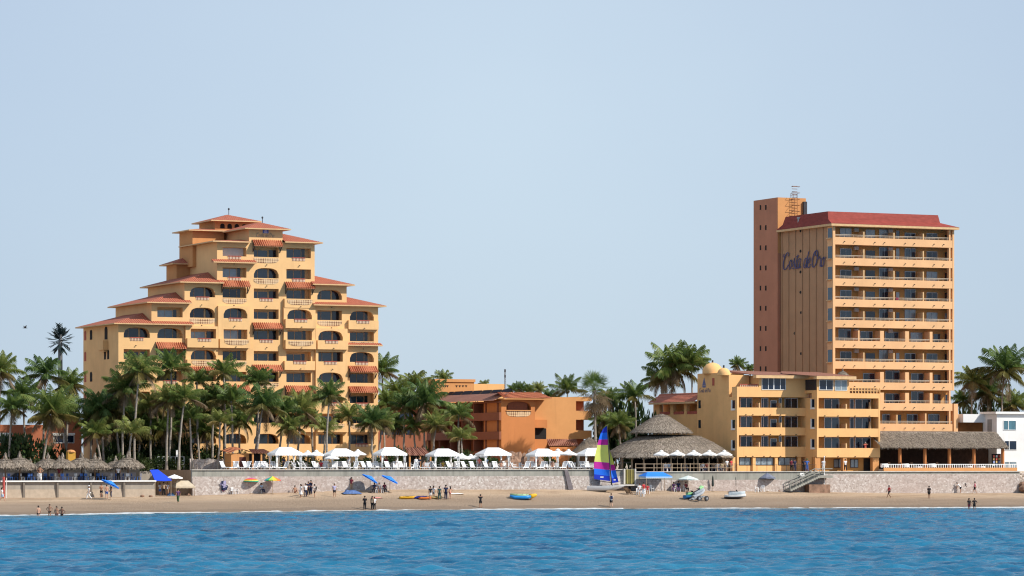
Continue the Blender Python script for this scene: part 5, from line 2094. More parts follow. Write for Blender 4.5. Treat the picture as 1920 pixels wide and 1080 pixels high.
for j, (px, w_, h_, v, lab) in enumerate(SHRUBS):
    shrub(px, 0, w_, h_, v, lab, SHRP if 'flowering' in lab else None, None, j)

# ------------------------------------------------------------------ phone mast dressed as a palm
v = 38.0
u = U(113, v)
mast = thing('phone_mast', 'grey phone mast disguised as a palm with stiff dark fronds', 'phone mast', u, v, 4.8)
bs = (u, v, 4.8)
zt, zm = Z(655, u, v), Z(790, u, v)
mb = MB(bs)
mb.tube([(u, v, 4.8), (u, v, zm)], [.62, .60], 14)
mb.tube([(u, v, zm - .3), (u, v, zm)], [.66, .66], 14)
mb.build('base_drum', STEEL, mast, smooth=False)
mb = MB(bs)
mb.tube([(u, v, zm + .01), (u, v, zt), (u, v, zt + 2.2)], [.38, .30, .2], 12)
mb.build('pole', plain('grey_pole', (0.16, 0.17, 0.18), 0.6, 0.1), mast)
mb = MB(bs)
rnd = random.Random(4)
for k in range(34):
    az = k * 2.4
    el = -.9 + 2.2 * (k / 33)
    c = Vector((u, v, zt + .6 + .8 * k / 25))
    d = Vector((math.cos(az) * math.cos(el), math.sin(az) * math.cos(el), math.sin(el)))
    L = rnd.uniform(1.3, 1.9)
    mb.tube([c, c + d * L * .5, c + d * L + Vector((0, 0, -.25))], [.05, .05, .03], 4)
    sd = d.cross(Vector((0, 0, 1))).normalized()
    for j in range(5):
        q = c + d * L * (.4 + .13 * j)
        for s in (-1, 1):
            e = (d * .8 + sd * s * .7).normalized()
            mb.poly([q - d * .12, q + d * .12, q + e * .62 + d * .05 + Vector((0, 0, -.1)), q + e * .6 - d * .05 + Vector((0, 0, -.1))])
mb.build('fronds', plain('plastic_frond', (0.018, 0.035, 0.035), 0.6, 0.3), mast)
# ------------------------------------------------------------------ thatch
def strands(mb, tl, tr, bl, br, n, rnd, L=.45, w_=.05, lift=.05, fringe=True, m=0):
    tl, tr, bl, br = map(Vector, (tl, tr, bl, br))
    nrm = (tr - tl).cross(bl - tl) if (tr - tl).length > 1e-6 else (br - bl).cross(tl - bl)
    nrm = nrm.normalized()
    if nrm.z < 0:
        nrm = -nrm
    for _ in range(n):
        s, t = rnd.random(), rnd.random() ** .7
        p = tl.lerp(tr, s).lerp(bl.lerp(br, s), t)
        d = (bl.lerp(br, s) - tl.lerp(tr, s)).normalized()
        sd = d.cross(nrm)
        d = (d + sd * rnd.uniform(-.35, .35)).normalized()
        l_ = L * rnd.uniform(.6, 1.3)
        q = p + d * l_ + nrm * rnd.uniform(.02, lift * 1.6)
        a = sd * w_ * rnd.uniform(.6, 1.4)
        p = p + nrm * .012
        mb.poly([p - a, p + a, q + a * .5, q - a * .5], rnd.choice((0, 1, 1, 2)))
    if fringe:
        W = (br - bl).length
        for k in range(int(W / .09)):
            s = rnd.random()
            p = bl.lerp(br, s) + nrm * rnd.uniform(-.1, .04)
            d = ((bl.lerp(br, s) - tl.lerp(tr, s)).normalized() * .5 + Vector((0, 0, -.8))).normalized()
            sd = (br - bl).normalized() * rnd.uniform(.03, .08)
            q = p + d * rnd.uniform(.15, .5)
            mb.poly([p - sd, p + sd, q + sd * .4, q - sd * .4], rnd.choice((0, 1, 2)))


def thatch_ring(mb, c, r0, z0, r1, z1, n, per, rnd, sx=1, sy=1, L=.45, fringe=True):
    for k in range(n):
        a, b = 2 * math.pi * k / n, 2 * math.pi * (k + 1) / n
        P = lambda r, t, z: (c[0] + r * sx * math.cos(t), c[1] + r * sy * math.sin(t), c[2] + z)
        strands(mb, P(r0, a, z0), P(r0, b, z0), P(r1, a, z1), P(r1, b, z1), per, rnd, L, fringe=fringe)


# small thatched beach parasols on the lower terrace
rnd = random.Random(21)
mb = MB()
mb.lathe((0, 0, 0), [(0.03, 3.55), (.10, 3.1), (.24, 2.72), (.34, 2.62)], 14)
thatch_ring(mb, (0, 0, 0), .06, 3.5, .30, 2.62, 10, 8, rnd, L=.35)
cap_me = mb.build('thatch_cap', [THATCH, THATCH_L, THATCH_K], mesh_only=True)
mb = MB()
prof = [(.22, 2.74), (.6, 2.62), (1.1, 2.38), (1.6, 2.02), (1.85, 1.78)]
mb.lathe((0, 0, 0), prof, 20)
for (r0, z0), (r1, z1) in zip(prof, prof[1:]):
    thatch_ring(mb, (0, 0, 0), r0, z0, r1, z1, 14, int(10 + r1 * 12), rnd, L=.4, fringe=r1 > 1.8)
skirt_me = mb.build('thatch_skirt', [THATCH, THATCH_L, THATCH_K], mesh_only=True)
mb = MB()
mb.tube([(0, 0, 0), (.02, 0, 1.4), (0, 0, 2.7)], [.09, .08, .07], 8)
pole_me = mb.build('pole', WOOD, mesh_only=True)
PAL = [(10, .8, 1.0, 'beside the red post at the left edge'), (37, .8, 1.05, 'second from the left edge'), (57, 5.5, .8, 'small one set back behind the second and third'),
       (90, 1.8, 1.0, 'below the large bright palm'), (111, 4.4, .9, 'set back, its tip next to a neighbour tip'), (117, .9, 1.0, 'right of two close tips'),
       (153, 1.2, 1.05, 'under the light shrub by the yellow pillar'), (178, .6, 1.0, 'before the hotel left edge'), (185, 5.2, .85, 'set back at the hotel left edge'),
       (217, 4.4, .9, 'set back under the flowering shrub'), (240, .9, 1.05, 'at the right end of the row')]
for px, v, s, lab in PAL:
    u = U(px, v)
    r = thing('thatched_parasol', 'grey thatched parasol with pointed tip, ' + lab, 'parasol', u, v, LOW, 'thatched parasols on the lower terrace')
    for nm, me_ in (('thatch_cap', cap_me), ('thatch_skirt', skirt_me), ('pole', pole_me)):
        o = obj_of(nm, me_, r)
        o.rotation_euler = (0, 0, px * .37)
        o.scale = (s, s, s)

# big two-tier thatched restaurant in the centre right
rnd = random.Random(31)
VP = 9.5
uP = U(1240, VP)
zP = lambda y: Z(y, uP, VP)
RB = (uP, VP, 4.8)
rest = thing('thatched_restaurant', 'large round restaurant with a two-tier grey thatched roof and open dark sides', 'restaurant', *RB)
m2 = depth(uP, VP) / F


def thatch_tier(prof, name, cx_, sy, per):
    mb = MB(RB)
    n = 28
    rows = []
    for r, z in prof:
        rows.append([(cx_ + r * math.cos(2 * math.pi * j / n), VP + r * sy * math.sin(2 * math.pi * j / n), z + .06 * noise.noise(Vector((j * .8, r, 3)))) for j in range(n)])
    mb.grid(rows, 0, True)
    for (r0, z0), (r1, z1) in zip(prof, prof[1:]):
        thatch_ring(mb, (cx_, VP, 0), r0, z0, r1, z1, n, int(per * 1.6 * (r1 + r0)), rnd, 1, sy, .42, fringe=(r1, z1) == prof[-1])
    return mb.build(name, [THATCH, THATCH_L, THATCH_K], rest)


thatch_tier([(.1, zP(776)), (1.0, zP(780)), (2.5, zP(793)), (3.75, zP(804)), (4.15, zP(809))], 'upper_roof', U(1240, VP), 1.0, 7)
thatch_tier([(2.4, zP(815)), (4.4, zP(817.5)), (6.5, zP(830)), (8.6, zP(847)), (9.2, zP(855))], 'lower_roof', U(1254, VP), .82, 7)
for k in range(14):
    a = math.pi * (1.0 + k / 13)
    mb = MB(RB)
    x, y = U(1254, VP) + 8.2 * math.cos(a), VP + 8.2 * .82 * math.sin(a)
    if y < 1.2:
        y = 1.4
    mb.tube([(x, y, 4.7), (x, y, zP(852))], .12, 6)
    mb.build('post', WOODPALE, rest)
mb = MB(RB)
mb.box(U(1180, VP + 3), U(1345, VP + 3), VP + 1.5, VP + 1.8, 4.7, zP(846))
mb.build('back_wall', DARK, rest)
# side roof left of it and small thatched cone
VK = 8.0
uK = U(1105, VK)
KB = (uK, VK, 4.8)
kiosk = thing('thatched_kiosk', 'small dark thatched kiosk roof left of the catamaran sail', 'kiosk', *KB)
mb = MB(KB)
prof = [(.05, Z(820, uK, VK)), (.9, Z(828, uK, VK)), (2.6, Z(849, uK, VK))]
mb.lathe((uK, VK, 0), prof, 18)
for (r0, z0), (r1, z1) in zip(prof, prof[1:]):
    thatch_ring(mb, (uK, VK, 0), r0, z0, r1, z1, 16, 24, rnd, fringe=r1 > 2)
mb.build('thatch_roof', [THATCH2, THATCH, THATCH_K], kiosk)
for dx_, dy_ in ((-1.6, -1.2), (1.6, -1.2), (-1.6, 1.2), (1.6, 1.2)):
    mb = MB(KB)
    mb.tube([(uK + dx_, VK + dy_, 4.7), (uK + dx_, VK + dy_, Z(842, uK, VK))], .09, 6)
    mb.build('post', WOOD, kiosk)
mb = MB(KB)
mb.box(uK - 1.5, uK + 1.5, VK + .3, VK + .5, 4.7, Z(852, uK, VK))
mb.build('counter', WOOD, kiosk)

# long thatched restaurant in front of the tower
VR = 2.6
ua, ub_ = U(1651, VR - 1.2), U(1889, VR - 1.2)
zr = lambda y: Z(y, ua + 8, VR)
TBB = (ua, VR, 4.8)
trest = thing('thatched_veranda', 'long veranda restaurant with a straight grey thatched roof on orange columns', 'restaurant', *TBB)
e0, e1 = (ua, VR - 1.2, zr(837)), (ub_, VR - 1.2, zr(837))
rv = VR + 2.6
r0, r1 = (ua, rv, zr(808.5)), (U(1866, rv), rv, zr(808.5))
b0, b1 = (ua, VR + 6.2, zr(830)), (ub_, VR + 6.2, zr(830))
mb = MB(TBB)
mb.poly([e0, e1, r1, r0])
mb.poly([e1, b1, r1])
mb.poly([b1, b0, r0, r1])
strands(mb, r0, r1, e0, e1, 8000, rnd, .6, .06, .09)
strands(mb, r1, r1, e1, b1, 700, rnd, .6, .06, .09)
mb.poly([(e0[0], e0[1], e0[2] - .02), (e0[0], e0[1] + .1, e0[2] - .3), (e1[0], e1[1] + .1, e1[2] - .3), (e1[0], e1[1], e1[2] - .02)])
mb.build('thatch_roof', [THATCH, THATCH_L, THATCH_K], trest)
for px in (1687, 1734, 1780, 1826, 1880):
    u = U(px, VR - .6)
    mb = MB(TBB)
    mb.tube([(u, VR - .6, 4.7), (u, VR - .6, zr(838))], .24, 12)
    mb.build('column', ORANGE, trest)
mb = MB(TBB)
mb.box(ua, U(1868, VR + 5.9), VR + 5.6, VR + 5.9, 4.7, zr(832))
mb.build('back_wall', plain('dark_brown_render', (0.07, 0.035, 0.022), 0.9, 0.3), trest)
mb = MB(TBB)
mb.box(U(1656, .8), U(1906, .8), .62, .82, 4.7, Z(877, U(1700, .8), .8))
mb.build('parapet', ORANGE2, trest)
mb = MB(TBB)
zp = Z(877, U(1700, .8), .8)
x0, x1 = U(1653, .8), U(1906, .8)
mb.box(x0, x1, .68, .76, zp + .42, zp + .52)
n = 60
for j in range(n + 1):
    x = x0 + (x1 - x0) * j / n
    mb.box(x - .05, x + .05, .69, .75, zp, zp + .42)
mb.build('white_rail', WHITE, trest)
# posters on the end wall rack: coloured goods
rnd = random.Random(3)
rk = thing('display_rack', 'rack of red, yellow and blue goods at the end of the veranda restaurant', 'rack', U(1870, VR - .2), VR - .2, 4.8)
bs = (U(1870, VR - .2), VR - .2, 4.8)
for c in range(3):
    for r_ in range(4):
        mb = MB(bs)
        u = U(1863.5 + 5.2 * c, VR - .2)
        z = Z(855.5 + 5.3 * r_, u, VR - .2)
        mb.box(u - .13, u + .13, VR - .24, VR - .16, z - .16, z + .16)
        col = [(.6, .12, .08), (.75, .5, .2), (.35, .42, .7), (.7, .68, .6)][(c * 2 + r_ + (c == 1)) % 4]
        mb.build('hanging_item', plain('goods_%d_%d' % (c, r_), col, .7, .1), rk)
mb = MB(bs)
mb.box(U(1860, VR - .2), U(1877, VR - .2), VR - .14, VR - .08, 4.75, Z(851, bs[0], VR))
mb.build('board', DARK, rk)
# laid tables inside
tb_me = {}
mb = MB()
mb.lathe((0, 0, 0), [(.0, .76), (.5, .76), (.53, .74), (.58, .25)], 14)
tb_cloth = mb.build('tablecloth', FABRIC, mesh_only=True)
mb = MB()
mb.tube([(0, 0, 0), (0, 0, .72)], .05, 6)
mb.tube([(0, 0, 0), (0, 0, .03)], .3, 10)
tb_leg = mb.build('pedestal', IRON, mesh_only=True)
TP = [(1658, 1.9, 'at the left end'), (1697, 1.9, 'between the first two columns'), (1747, 1.9, 'between the second and third columns'), (1815, 1.6, 'left of the fourth column'), (1840, 1.7, 'right of the fourth column'), (1722, 1.3, 'near the rail')]
for px, v, lab in TP:
    u = U(px, v)
    t = thing('dining_table', 'round table under a white cloth in the veranda restaurant, ' + lab, 'table', u, v, 4.8, 'laid tables of the veranda')
    z_ = obj_of('tablecloth', tb_cloth, t)
    obj_of('pedestal', tb_leg, t)
    if px < 1760 and px != 1722:
        t.location.z = 5.15
# dark wooden chairs
mb = MB()
for sx in (-.2, .2):
    for sy in (-.2, .2):
        mb.bar((sx, sy, 0), (sx, sy, .45), .045)
mb.box(-.23, .23, -.23, .23, .45, .49)
for sx in (-.2, .2):
    mb.bar((sx, .21, .49), (sx, .27, .95), .045)
mb.box(-.22, .22, .235, .265, .62, .92)
chair_me = mb.build('wooden_chair', WOOD, mesh_only=True)
for k, (px, v, rot) in enumerate([(1670, 2.0, 1.6), (1712, 2.0, 1.6), (1685, 1.7, -1.5), (1735, 1.9, -1.5), (1760, 1.9, 1.6)]):
    o = obj_of('wooden_chair', chair_me)
    place(o, U(px, v), v, 5.15, rot)
    tag(o, 'dark wooden chair at a veranda table, ' + ORD[k + 1] + ' from the left', 'chair', 'veranda chairs')
mb = MB((ua, 1.2, 4.8))
mb.box(ua + .3, U(1826, 1.2), 1.2, VR + 5.5, 4.79, 5.15)
fl = mb.build('veranda_floor', PAVE)
place(fl, ua, 1.2, 4.8)
tag(fl, 'raised floor of the veranda restaurant', 'floor', kind='structure')

# ------------------------------------------------------------------ white cabanas
def cabana_root(u, v, label, w_=3.4, d_=2.6):
    root = thing('cabana', label, 'cabana', u, v, DECK, 'white cabanas on the terrace', rot=0)
    h, pk = 2.15, 2.95
    mb = MB()
    o = .18
    a, b, c, d = (-w_ / 2 - o, -d_ / 2 - o, h), (w_ / 2 + o, -d_ / 2 - o, h), (w_ / 2 + o, d_ / 2 + o, h), (-w_ / 2 - o, d_ / 2 + o, h)
    p, q = (-w_ / 2 + .95, 0, pk), (w_ / 2 - .95, 0, pk)
    sag = lambda A, B_: tuple((A[i] + B_[i]) / 2 - (.08 if i == 2 else 0) for i in range(3))
    for poly in ([a, sag(a, b), b, q, p], [b, c, q], [c, d, p, q], [d, a, p]):
        mb.poly(poly)
    mb.build('roof', FABRIC, root)
    mb = MB()
    for A, B_ in ((a, b), (b, c), (c, d), (d, a)):
        n = 10
        for k in range(n):
            P0 = [A[i] + (B_[i] - A[i]) * k / n for i in range(3)]
            P1 = [A[i] + (B_[i] - A[i]) * (k + 1) / n for i in range(3)]
            mb.poly([P0, P1, (P1[0], P1[1], h - .24), ((P0[0] + P1[0]) / 2, (P0[1] + P1[1]) / 2, h - .30), (P0[0], P0[1], h - .24)])
    mb.build('valance', FABRIC, root)
    for sx in (-1, 1):
        for sy in (-1, 1):
            x, y = sx * w_ / 2, sy * d_ / 2
            mb = MB()
            mb.tube([(x, y, 0), (x, y, h)], .05, 6)
            mb.build('post', WHITE, root)
            mb = MB()
            rows = []
            for z, s in ((h - .02, .20), (1.75, .15), (1.15, .06), (.7, .09), (.05, .11)):
                rows.append([(x - sx * .16 + s * math.cos(t * 6.283 / 9) * (1 + .25 * math.sin(t * 2.5)), y - sy * .12 + s * .7 * math.sin(t * 6.283 / 9), z) for t in range(9)])
            mb.grid(rows, 0, True)
            mb.build('curtain', FABRIC, root)
    return root


CAB = [(535, 3.6, 'first white cabana from the left, beside the slanting palm trunk'), (639, 3.6, 'second white cabana, with two white parasols crowding its sides'),
       (731, 3.6, 'third white cabana, right of the rough trunked palms'), (831, 3.6, 'fourth white cabana, next to the brown thatch-edged bar roof'),
       (925, 3.6, 'fifth white cabana, left of the brown boulders'), (1018, 3.6, 'sixth white cabana, before the boulders and tiled porch'), (1112, 3.6, 'seventh white cabana, partly behind the catamaran sail')]
c0 = None
for px, v, lab in CAB:
    if c0 is None:
        c0 = cabana_root(U(px, v), v, lab, 3.5)
        o = c0
    else:
        o = copy_tree(c0)
        o['label'] = lab
    place(o, U(px, v), v, DECK, 0.0)
for k, o in enumerate([x for x in bpy.data.objects if x.name.startswith('cabana')]):
    o.scale = (1.0 + .04 * math.sin(k * 2.1), 1, 1 + .03 * math.cos(k * 3.3))

# ------------------------------------------------------------------ white parasols
def canopy_mesh(name, mats, n=8, r=1.35, h=.62, seg=None, vent=True):
    mb = MB()
    for k in range(n):
        a, b = 2 * math.pi * k / n, 2 * math.pi * (k + 1) / n
        P = lambda rr, t, z: (rr * math.cos(t), rr * math.sin(t), z)
        mm = k % len(mats) if len(mats) > 1 else 0
        rr = [(.05, h), (.4 * r, h * .64), (.75 * r, h * .27), (r, 0)]
        for (r0, z0), (r1_, z1) in zip(rr, rr[1:]):
            mid = (a + b) / 2
            if r1_ < r:
                mb.poly([P(r0, a, z0), P(r0, b, z0), P(r1_, b, z1), P(r1_, a, z1)], mm)
            else:
                mb.poly([P(r0, a, z0), P(r0, b, z0), P(r1_, b, z1), P(r1_ * .965, mid, z1 + .02), P(r1_, a, z1)], mm)
        mb.poly([P(r, a, 0), P(r, b, 0), P(r * .98, b, -.14), P(r * .97, (a + b) / 2, -.16), P(r * .98, a, -.14)], mm)
    if vent:
        mb.lathe((0, 0, 0), [(.04, h + .16), (.25, h + .02), (.38, h - .08)], 8)
    return mb.build(name, mats, mesh_only=True)


WCAN = canopy_mesh('canopy', [FABRIC])
mb = MB()
mb.tube([(0, 0, 0), (0, 0, 2.6)], .032, 6)
mb.tube([(0, 0, 0), (0, 0, .06)], .28, 10)
WPOLE = mb.build('pole', WOODPALE, mesh_only=True)


def parasol(u, v, z, h, s, label, can=None, group=None, tilt=(0, 0), name='parasol'):
    r = thing(name, label, 'parasol', u, v, z, group)
    p = obj_of('pole', WPOLE, r)
    p.scale = (1, 1, h / 2.6)
    c = obj_of('canopy', can or WCAN, r)
    c.location = (0, 0, h - .55 * s)
    c.scale = (s, s, s)
    c.rotation_euler = (tilt[0], tilt[1], .2)
    return r


WU = [(577, 6.0, 2.45, .85, 'between the first cabana and its neighbour parasol'), (593, 5.0, 2.5, .88, 'right of the first cabana, beside a lamp post'), (622, 2.0, 2.0, .75, 'low one in front of the second cabana'),
      (671, 5.5, 2.6, .85, 'right of the second cabana'), (866, 6.0, 2.1, .9, 'right of the fourth cabana, wider of the pair'), (883, 6.5, 2.0, .8, 'second right of the fourth cabana'),
      (899, 6.2, 2.25, .8, 'tucked behind the left post of the fifth cabana'), (1046, 5.5, 2.7, .95, 'touching the right side of the sixth cabana'), (1066, 4.2, 2.65, .9, 'right of the sixth cabana, before the tiled porch')]
for px, v, h, s, lab in WU:
    parasol(U(px, v), v, DECK, h, s, 'white canvas parasol ' + lab, None, 'white parasols on the terrace')
for k, px in enumerate((1240, 1270, 1301, 1330, 1358)):
    v = 1.6
    u = U(px, v)
    parasol(u, v, 4.8, Z(846, u, v) - 4.8, .83, 'white peaked parasol before the big thatched roof, ' + ORD[k + 1] + ' of five from the left', None, 'white parasols of the thatched restaurant')

# ------------------------------------------------------------------ sun loungers
def lounger():
    root = thing('sun_lounger', '', 'sun lounger', 0, 0, 0, 'white sun loungers on the terrace')
    mb = MB()
    for j in range(7):
        y = -1.0 + j * .2
        mb.box(-.31, .31, y, y + .16, .34, .375)
    mb.box(-.34, -.30, -1.02, .42, .29, .39)
    mb.box(.30, .34, -1.02, .42, .29, .39)
    mb.build('seat', PLASTIC, root)
    mb = MB()
    L = .82
    cs, sn = math.cos(R(58)), math.sin(R(58))
    for j in range(5):
        t0, t1 = .02 + j * L / 5, .02 + (j + .82) * L / 5
        P = lambda x, t, o: (x, .40 + t * cs - o * sn, .36 + t * sn + o * cs)
        mb.poly([P(-.33, t0, 0), P(.33, t0, 0), P(.33, t1, 0), P(-.33, t1, 0)])
        mb.poly([P(-.33, t0, -.03), P(.33, t0, -.03), P(.33, t1, -.03), P(-.33, t1, -.03)])
    for x in (-.31, .31):
        mb.bar((x, .40, .35), (x, .40 + L * cs, .36 + L * sn), .06)
    mb.build('backrest', PLASTIC, root)
    for x in (-.3, .3):
        for y in (-.85, .55):
            mb = MB()
            mb.bar((x, y, 0), (x, y * .96, .32), .06)
            mb.build('leg', PLASTIC, root)
    return root


proto = lounger()
LX = [424, 436, 447, 459, 466, 474, 486, 497, 506, 519, 530, 558, 570, 580, 596, 604, 616, 627, 641, 652, 662, 675, 688, 698, 712, 731, 742, 757, 775, 793, 812, 822, 848, 860, 876, 890, 903, 917, 932, 946, 968, 984, 1000, 1012, 1026, 1040, 1054, 1073, 1084, 1096, 1104]
random.seed(17)
for k, px in enumerate(LX):
    v = random.uniform(1.3, 2.4) if k % 3 else random.uniform(2.2, 3.2)
    o = proto if k == 0 else copy_tree(proto)
    o.scale = (1.06, 1.06, 1.14)
    o['label'] = 'white plastic sun lounger with raised back at the terrace edge, ' + ORD[min(k + 1, 50)] + ' from the left'
    place(o, U(px, v), v, DECK, random.choice([0, 0, .35, -.4, 1.2, -1.1]) + random.uniform(-.15, .15))

# ------------------------------------------------------------------ railings
def railing(label, u0, u1, v, z, h, n, m, rails=(1.0, .55), pr=.035, name='railing'):
    root = thing(name, label, 'railing', u0, v, z)
    bs = (u0, v, z)
    for j in range(n + 1):
        x = u0 + (u1 - u0) * j / n
        mb = MB(bs)
        mb.tube([(x, v, z), (x, v, z + h + .05)], pr, 6)
        mb.build('post', m, root)
    for t in rails:
        mb = MB(bs)
        mb.tube([(u0, v, z + h * t), (u1, v, z + h * t)], pr * .55, 5)
        mb.build('rail', m, root)
    return root


railing('thin dark railing with slim posts along the hotel terrace edge', 0.1, UR1 - .3, .2, 5.17, .92, 34, IRON, (1.0,), .03)
railing('rustic pale log railing before the big thatched restaurant', UR1 + .3, U(1378, .3), .3, 4.86, 1.05, 11, WOODPALE, (.95, .45), .06)
railing('white slatted viewing rail under the palms left of the hotel', U(296, 14.6), U(345, 14.6), 14.6, 4.8, 2.0, 6, WHITE, (1.0, .75, .5), .05)
railing('low dark rail in front of the yellow block ground floor', U(1382, 1.0), U(1530, 1.0), 1.0, 4.8, .95, 8, IRON, (1.0,), .03)

# white armchairs between the loungers
mb = MB()
for x in (-.25, .25):
    for y in (-.22, .22):
        mb.bar((x, y, 0), (x * .95, y, .42), .05)
mb.box(-.27, .27, -.25, .25, .41, .46)
mb.box(-.26, .26, .22, .27, .46, .92)
for x in (-.27, .27):
    mb.bar((x, -.22, .65), (x, .24, .66), .05)
arm = mb.build('terrace_chair', PLASTIC, mesh_only=True)
rnd = random.Random(44)
for k in range(44):
    px = 478 + k * 14.6 + rnd.uniform(-4, 4)
    v = rnd.uniform(2.6, 6.5)
    o = obj_of('terrace_chair', arm)
    place(o, U(px, v), v, DECK, rnd.uniform(0, 6.28))
    o.scale = (1.05, 1.05, 1.1)
    tag(o, 'white armchair set back between the loungers and cabanas, ' + ORD[k + 1] + ' from the left', 'chair', 'white armchairs on the terrace')
# ------------------------------------------------------------------ people
def solve_pose(p):
    """joints in metres for a 1.72 m figure facing +y"""
    J = dict(pel=(0, 0, .93), spi=(0, .01, 1.13), che=(0, .0, 1.34), nec=(0, -.01, 1.48), hd0=(0, .01, 1.57), hd1=(0, .01, 1.66),
             shL=(-.18, 0, 1.41), elL=(-.24, -.03, 1.14), wrL=(-.25, .06, .90), hnL=(-.25, .10, .82),
             shR=(.18, 0, 1.41), elR=(.24, -.03, 1.14), wrR=(.25, .06, .90), hnR=(.25, .10, .82),
             hiL=(-.09, 0, .88), knL=(-.10, .03, .48), anL=(-.11, -.02, .08), toL=(-.13, .13, .04),
             hiR=(.09, 0, .88), knR=(.10, .03, .48), anR=(.11, -.02, .08), toR=(.13, .13, .04))
    up = ('pel', 'spi', 'che', 'nec', 'hd0', 'hd1', 'shL', 'shR', 'elL', 'elR', 'wrL', 'wrR', 'hnL', 'hnR', 'hiL', 'hiR')

    def mv(keys, d):
        for k in keys:
            J[k] = tuple(a + b for a, b in zip(J[k], d))
    if p == 'walk':
        J.update(knL=(-.09, .22, .51), anL=(-.09, .30, .12), toL=(-.10, .45, .10), knR=(.09, -.02, .48), anR=(.09, -.32, .16), toR=(.10, -.20, .06),
                 elL=(-.23, -.14, 1.16), wrL=(-.22, -.12, .92), hnL=(-.22, -.08, .84), elR=(.23, .08, 1.15), wrR=(.22, .26, .97), hnR=(.21, .32, .90))
    elif p == 'run':
        J.update(knL=(-.09, .38, .66), anL=(-.09, .28, .28), toL=(-.10, .42, .22), knR=(.09, -.08, .50), anR=(.09, -.42, .34), toR=(.10, -.44, .20),
                 elL=(-.25, -.24, 1.2), wrL=(-.22, -.05, 1.08), hnL=(-.2, .02, 1.1), elR=(.25, .14, 1.17), wrR=(.18, .34, 1.26), hnR=(.16, .38, 1.33))
        for k in ('che', 'nec', 'hd0', 'hd1', 'shL', 'shR', 'elL', 'elR', 'wrL', 'wrR', 'hnL', 'hnR'):
            J[k] = (J[k][0], J[k][1] + .14, J[k][2] - .04)
    elif p == 'hips':
        J.update(elL=(-.40, -.06, 1.18), wrL=(-.20, .06, 1.02), hnL=(-.14, .10, .98), elR=(.40, -.06, 1.18), wrR=(.20, .06, 1.02), hnR=(.14, .10, .98),
                 anL=(-.17, -.02, .08), toL=(-.20, .13, .04), anR=(.17, -.02, .08), toR=(.20, .13, .04))
    elif p == 'arms':
        J.update(elL=(-.34, .16, 1.36), wrL=(-.14, .22, 1.54), hnL=(-.08, .22, 1.60), elR=(.34, .16, 1.36), wrR=(.14, .22, 1.54), hnR=(.08, .22, 1.60))
    elif p == 'fold':
        J.update(elL=(-.25, .04, 1.15), wrL=(-.02, .20, 1.14), hnL=(.06, .20, 1.16), elR=(.25, .04, 1.15), wrR=(.04, .22, 1.20), hnR=(-.04, .22, 1.21))
    elif p == 'sit':
        mv(up, (0, 0, -.42))
        J.update(knL=(-.13, .42, .50), anL=(-.14, .44, .10), toL=(-.15, .58, .05), knR=(.13, .42, .50), anR=(.14, .46, .10), toR=(.15, .60, .05),
                 elL=(-.24, .10, .76), wrL=(-.16, .32, .60), hnL=(-.14, .38, .57), elR=(.24, .10, .76), wrR=(.16, .32, .60), hnR=(.14, .38, .57))
    elif p == 'ground':
        mv(up, (0, 0, -.80))
        J.update(knL=(-.18, .38, .40), anL=(-.16, .58, .07), toL=(-.17, .72, .06), knR=(.18, .36, .42), anR=(.16, .56, .07), toR=(.17, .70, .06),
                 elL=(-.28, .12, .36), wrL=(-.18, .34, .42), hnL=(-.14, .40, .42), elR=(.26, -.14, .34), wrR=(.28, -.22, .10), hnR=(.28, -.24, .05))
    elif p == 'bend':
        for k in ('spi', 'che', 'nec', 'hd0', 'hd1', 'shL', 'shR'):
            z = J[k][2] - .93
            J[k] = (J[k][0], J[k][1] + z * .70, .93 + z * .72)
        J.update(elL=(-.24, .42, .98), wrL=(-.2, .52, .74), hnL=(-.2, .54, .66), elR=(.24, .42, .98), wrR=(.2, .52, .74), hnR=(.2, .54, .66), pel=(0, -.05, .92))
    return J


RAD = dict(pel=(.145, .105), spi=(.125, .095), che=(.155, .10), nec=(.058, .058), hd0=(.078, .088), hd1=(.088, .10), shL=(.068, .068), shR=(.068, .068), elL=(.044, .044), elR=(.044, .044),
           wrL=(.030, .030), wrR=(.030, .030), hnL=(.036, .022), hnR=(.036, .022), hiL=(.092, .092), hiR=(.092, .092), knL=(.060, .060), knR=(.060, .060), anL=(.040, .040), anR=(.040, .040), toL=(.04, .03), toR=(.04, .03))
BONES = [('pel', 'spi'), ('spi', 'che'), ('che', 'nec'), ('nec', 'hd0'), ('hd0', 'hd1'), ('che', 'shL'), ('shL', 'elL'), ('elL', 'wrL'), ('wrL', 'hnL'), ('che', 'shR'), ('shR', 'elR'), ('elR', 'wrR'), ('wrR', 'hnR'),
         ('pel', 'hiL'), ('hiL', 'knL'), ('knL', 'anL'), ('anL', 'toL'), ('pel', 'hiR'), ('hiR', 'knR'), ('knR', 'anR'), ('anR', 'toR')]


def skin(J, bones, grow, sub=1, root='pel', cut=None):
    keys = []
    for a, b in bones:
        for k in (a, b):
            if k not in keys:
                keys.append(k)
    pos = {k: Vector(J[k]) for k in keys}
    if cut:
        for a, b, t in cut:             # shorten a limb: b moves towards a
            pos[b] = pos[a].lerp(pos[b], t)
    me_ = bpy.data.meshes.new('tmp')
    me_.from_pydata([pos[k] for k in keys], [(keys.index(a), keys.index(b)) for a, b in bones], [])
    o = link(bpy.data.objects.new('tmp', me_))
    md = o.modifiers.new('s', 'SKIN')
    md.branch_smoothing = 0.3
    for k, sv in zip(keys, me_.skin_vertices[0].data):
        r = RAD[k]
        sv.radius = (r[0] + grow, r[1] + grow)
        sv.use_root = k == root
    sb = o.modifiers.new('d', 'SUBSURF')
    sb.levels = sb.render_levels = sub
    dg = bpy.context.evaluated_depsgraph_get()
    out = bpy.data.meshes.new_from_object(o.evaluated_get(dg))
    bpy.data.objects.remove(o)
    return out


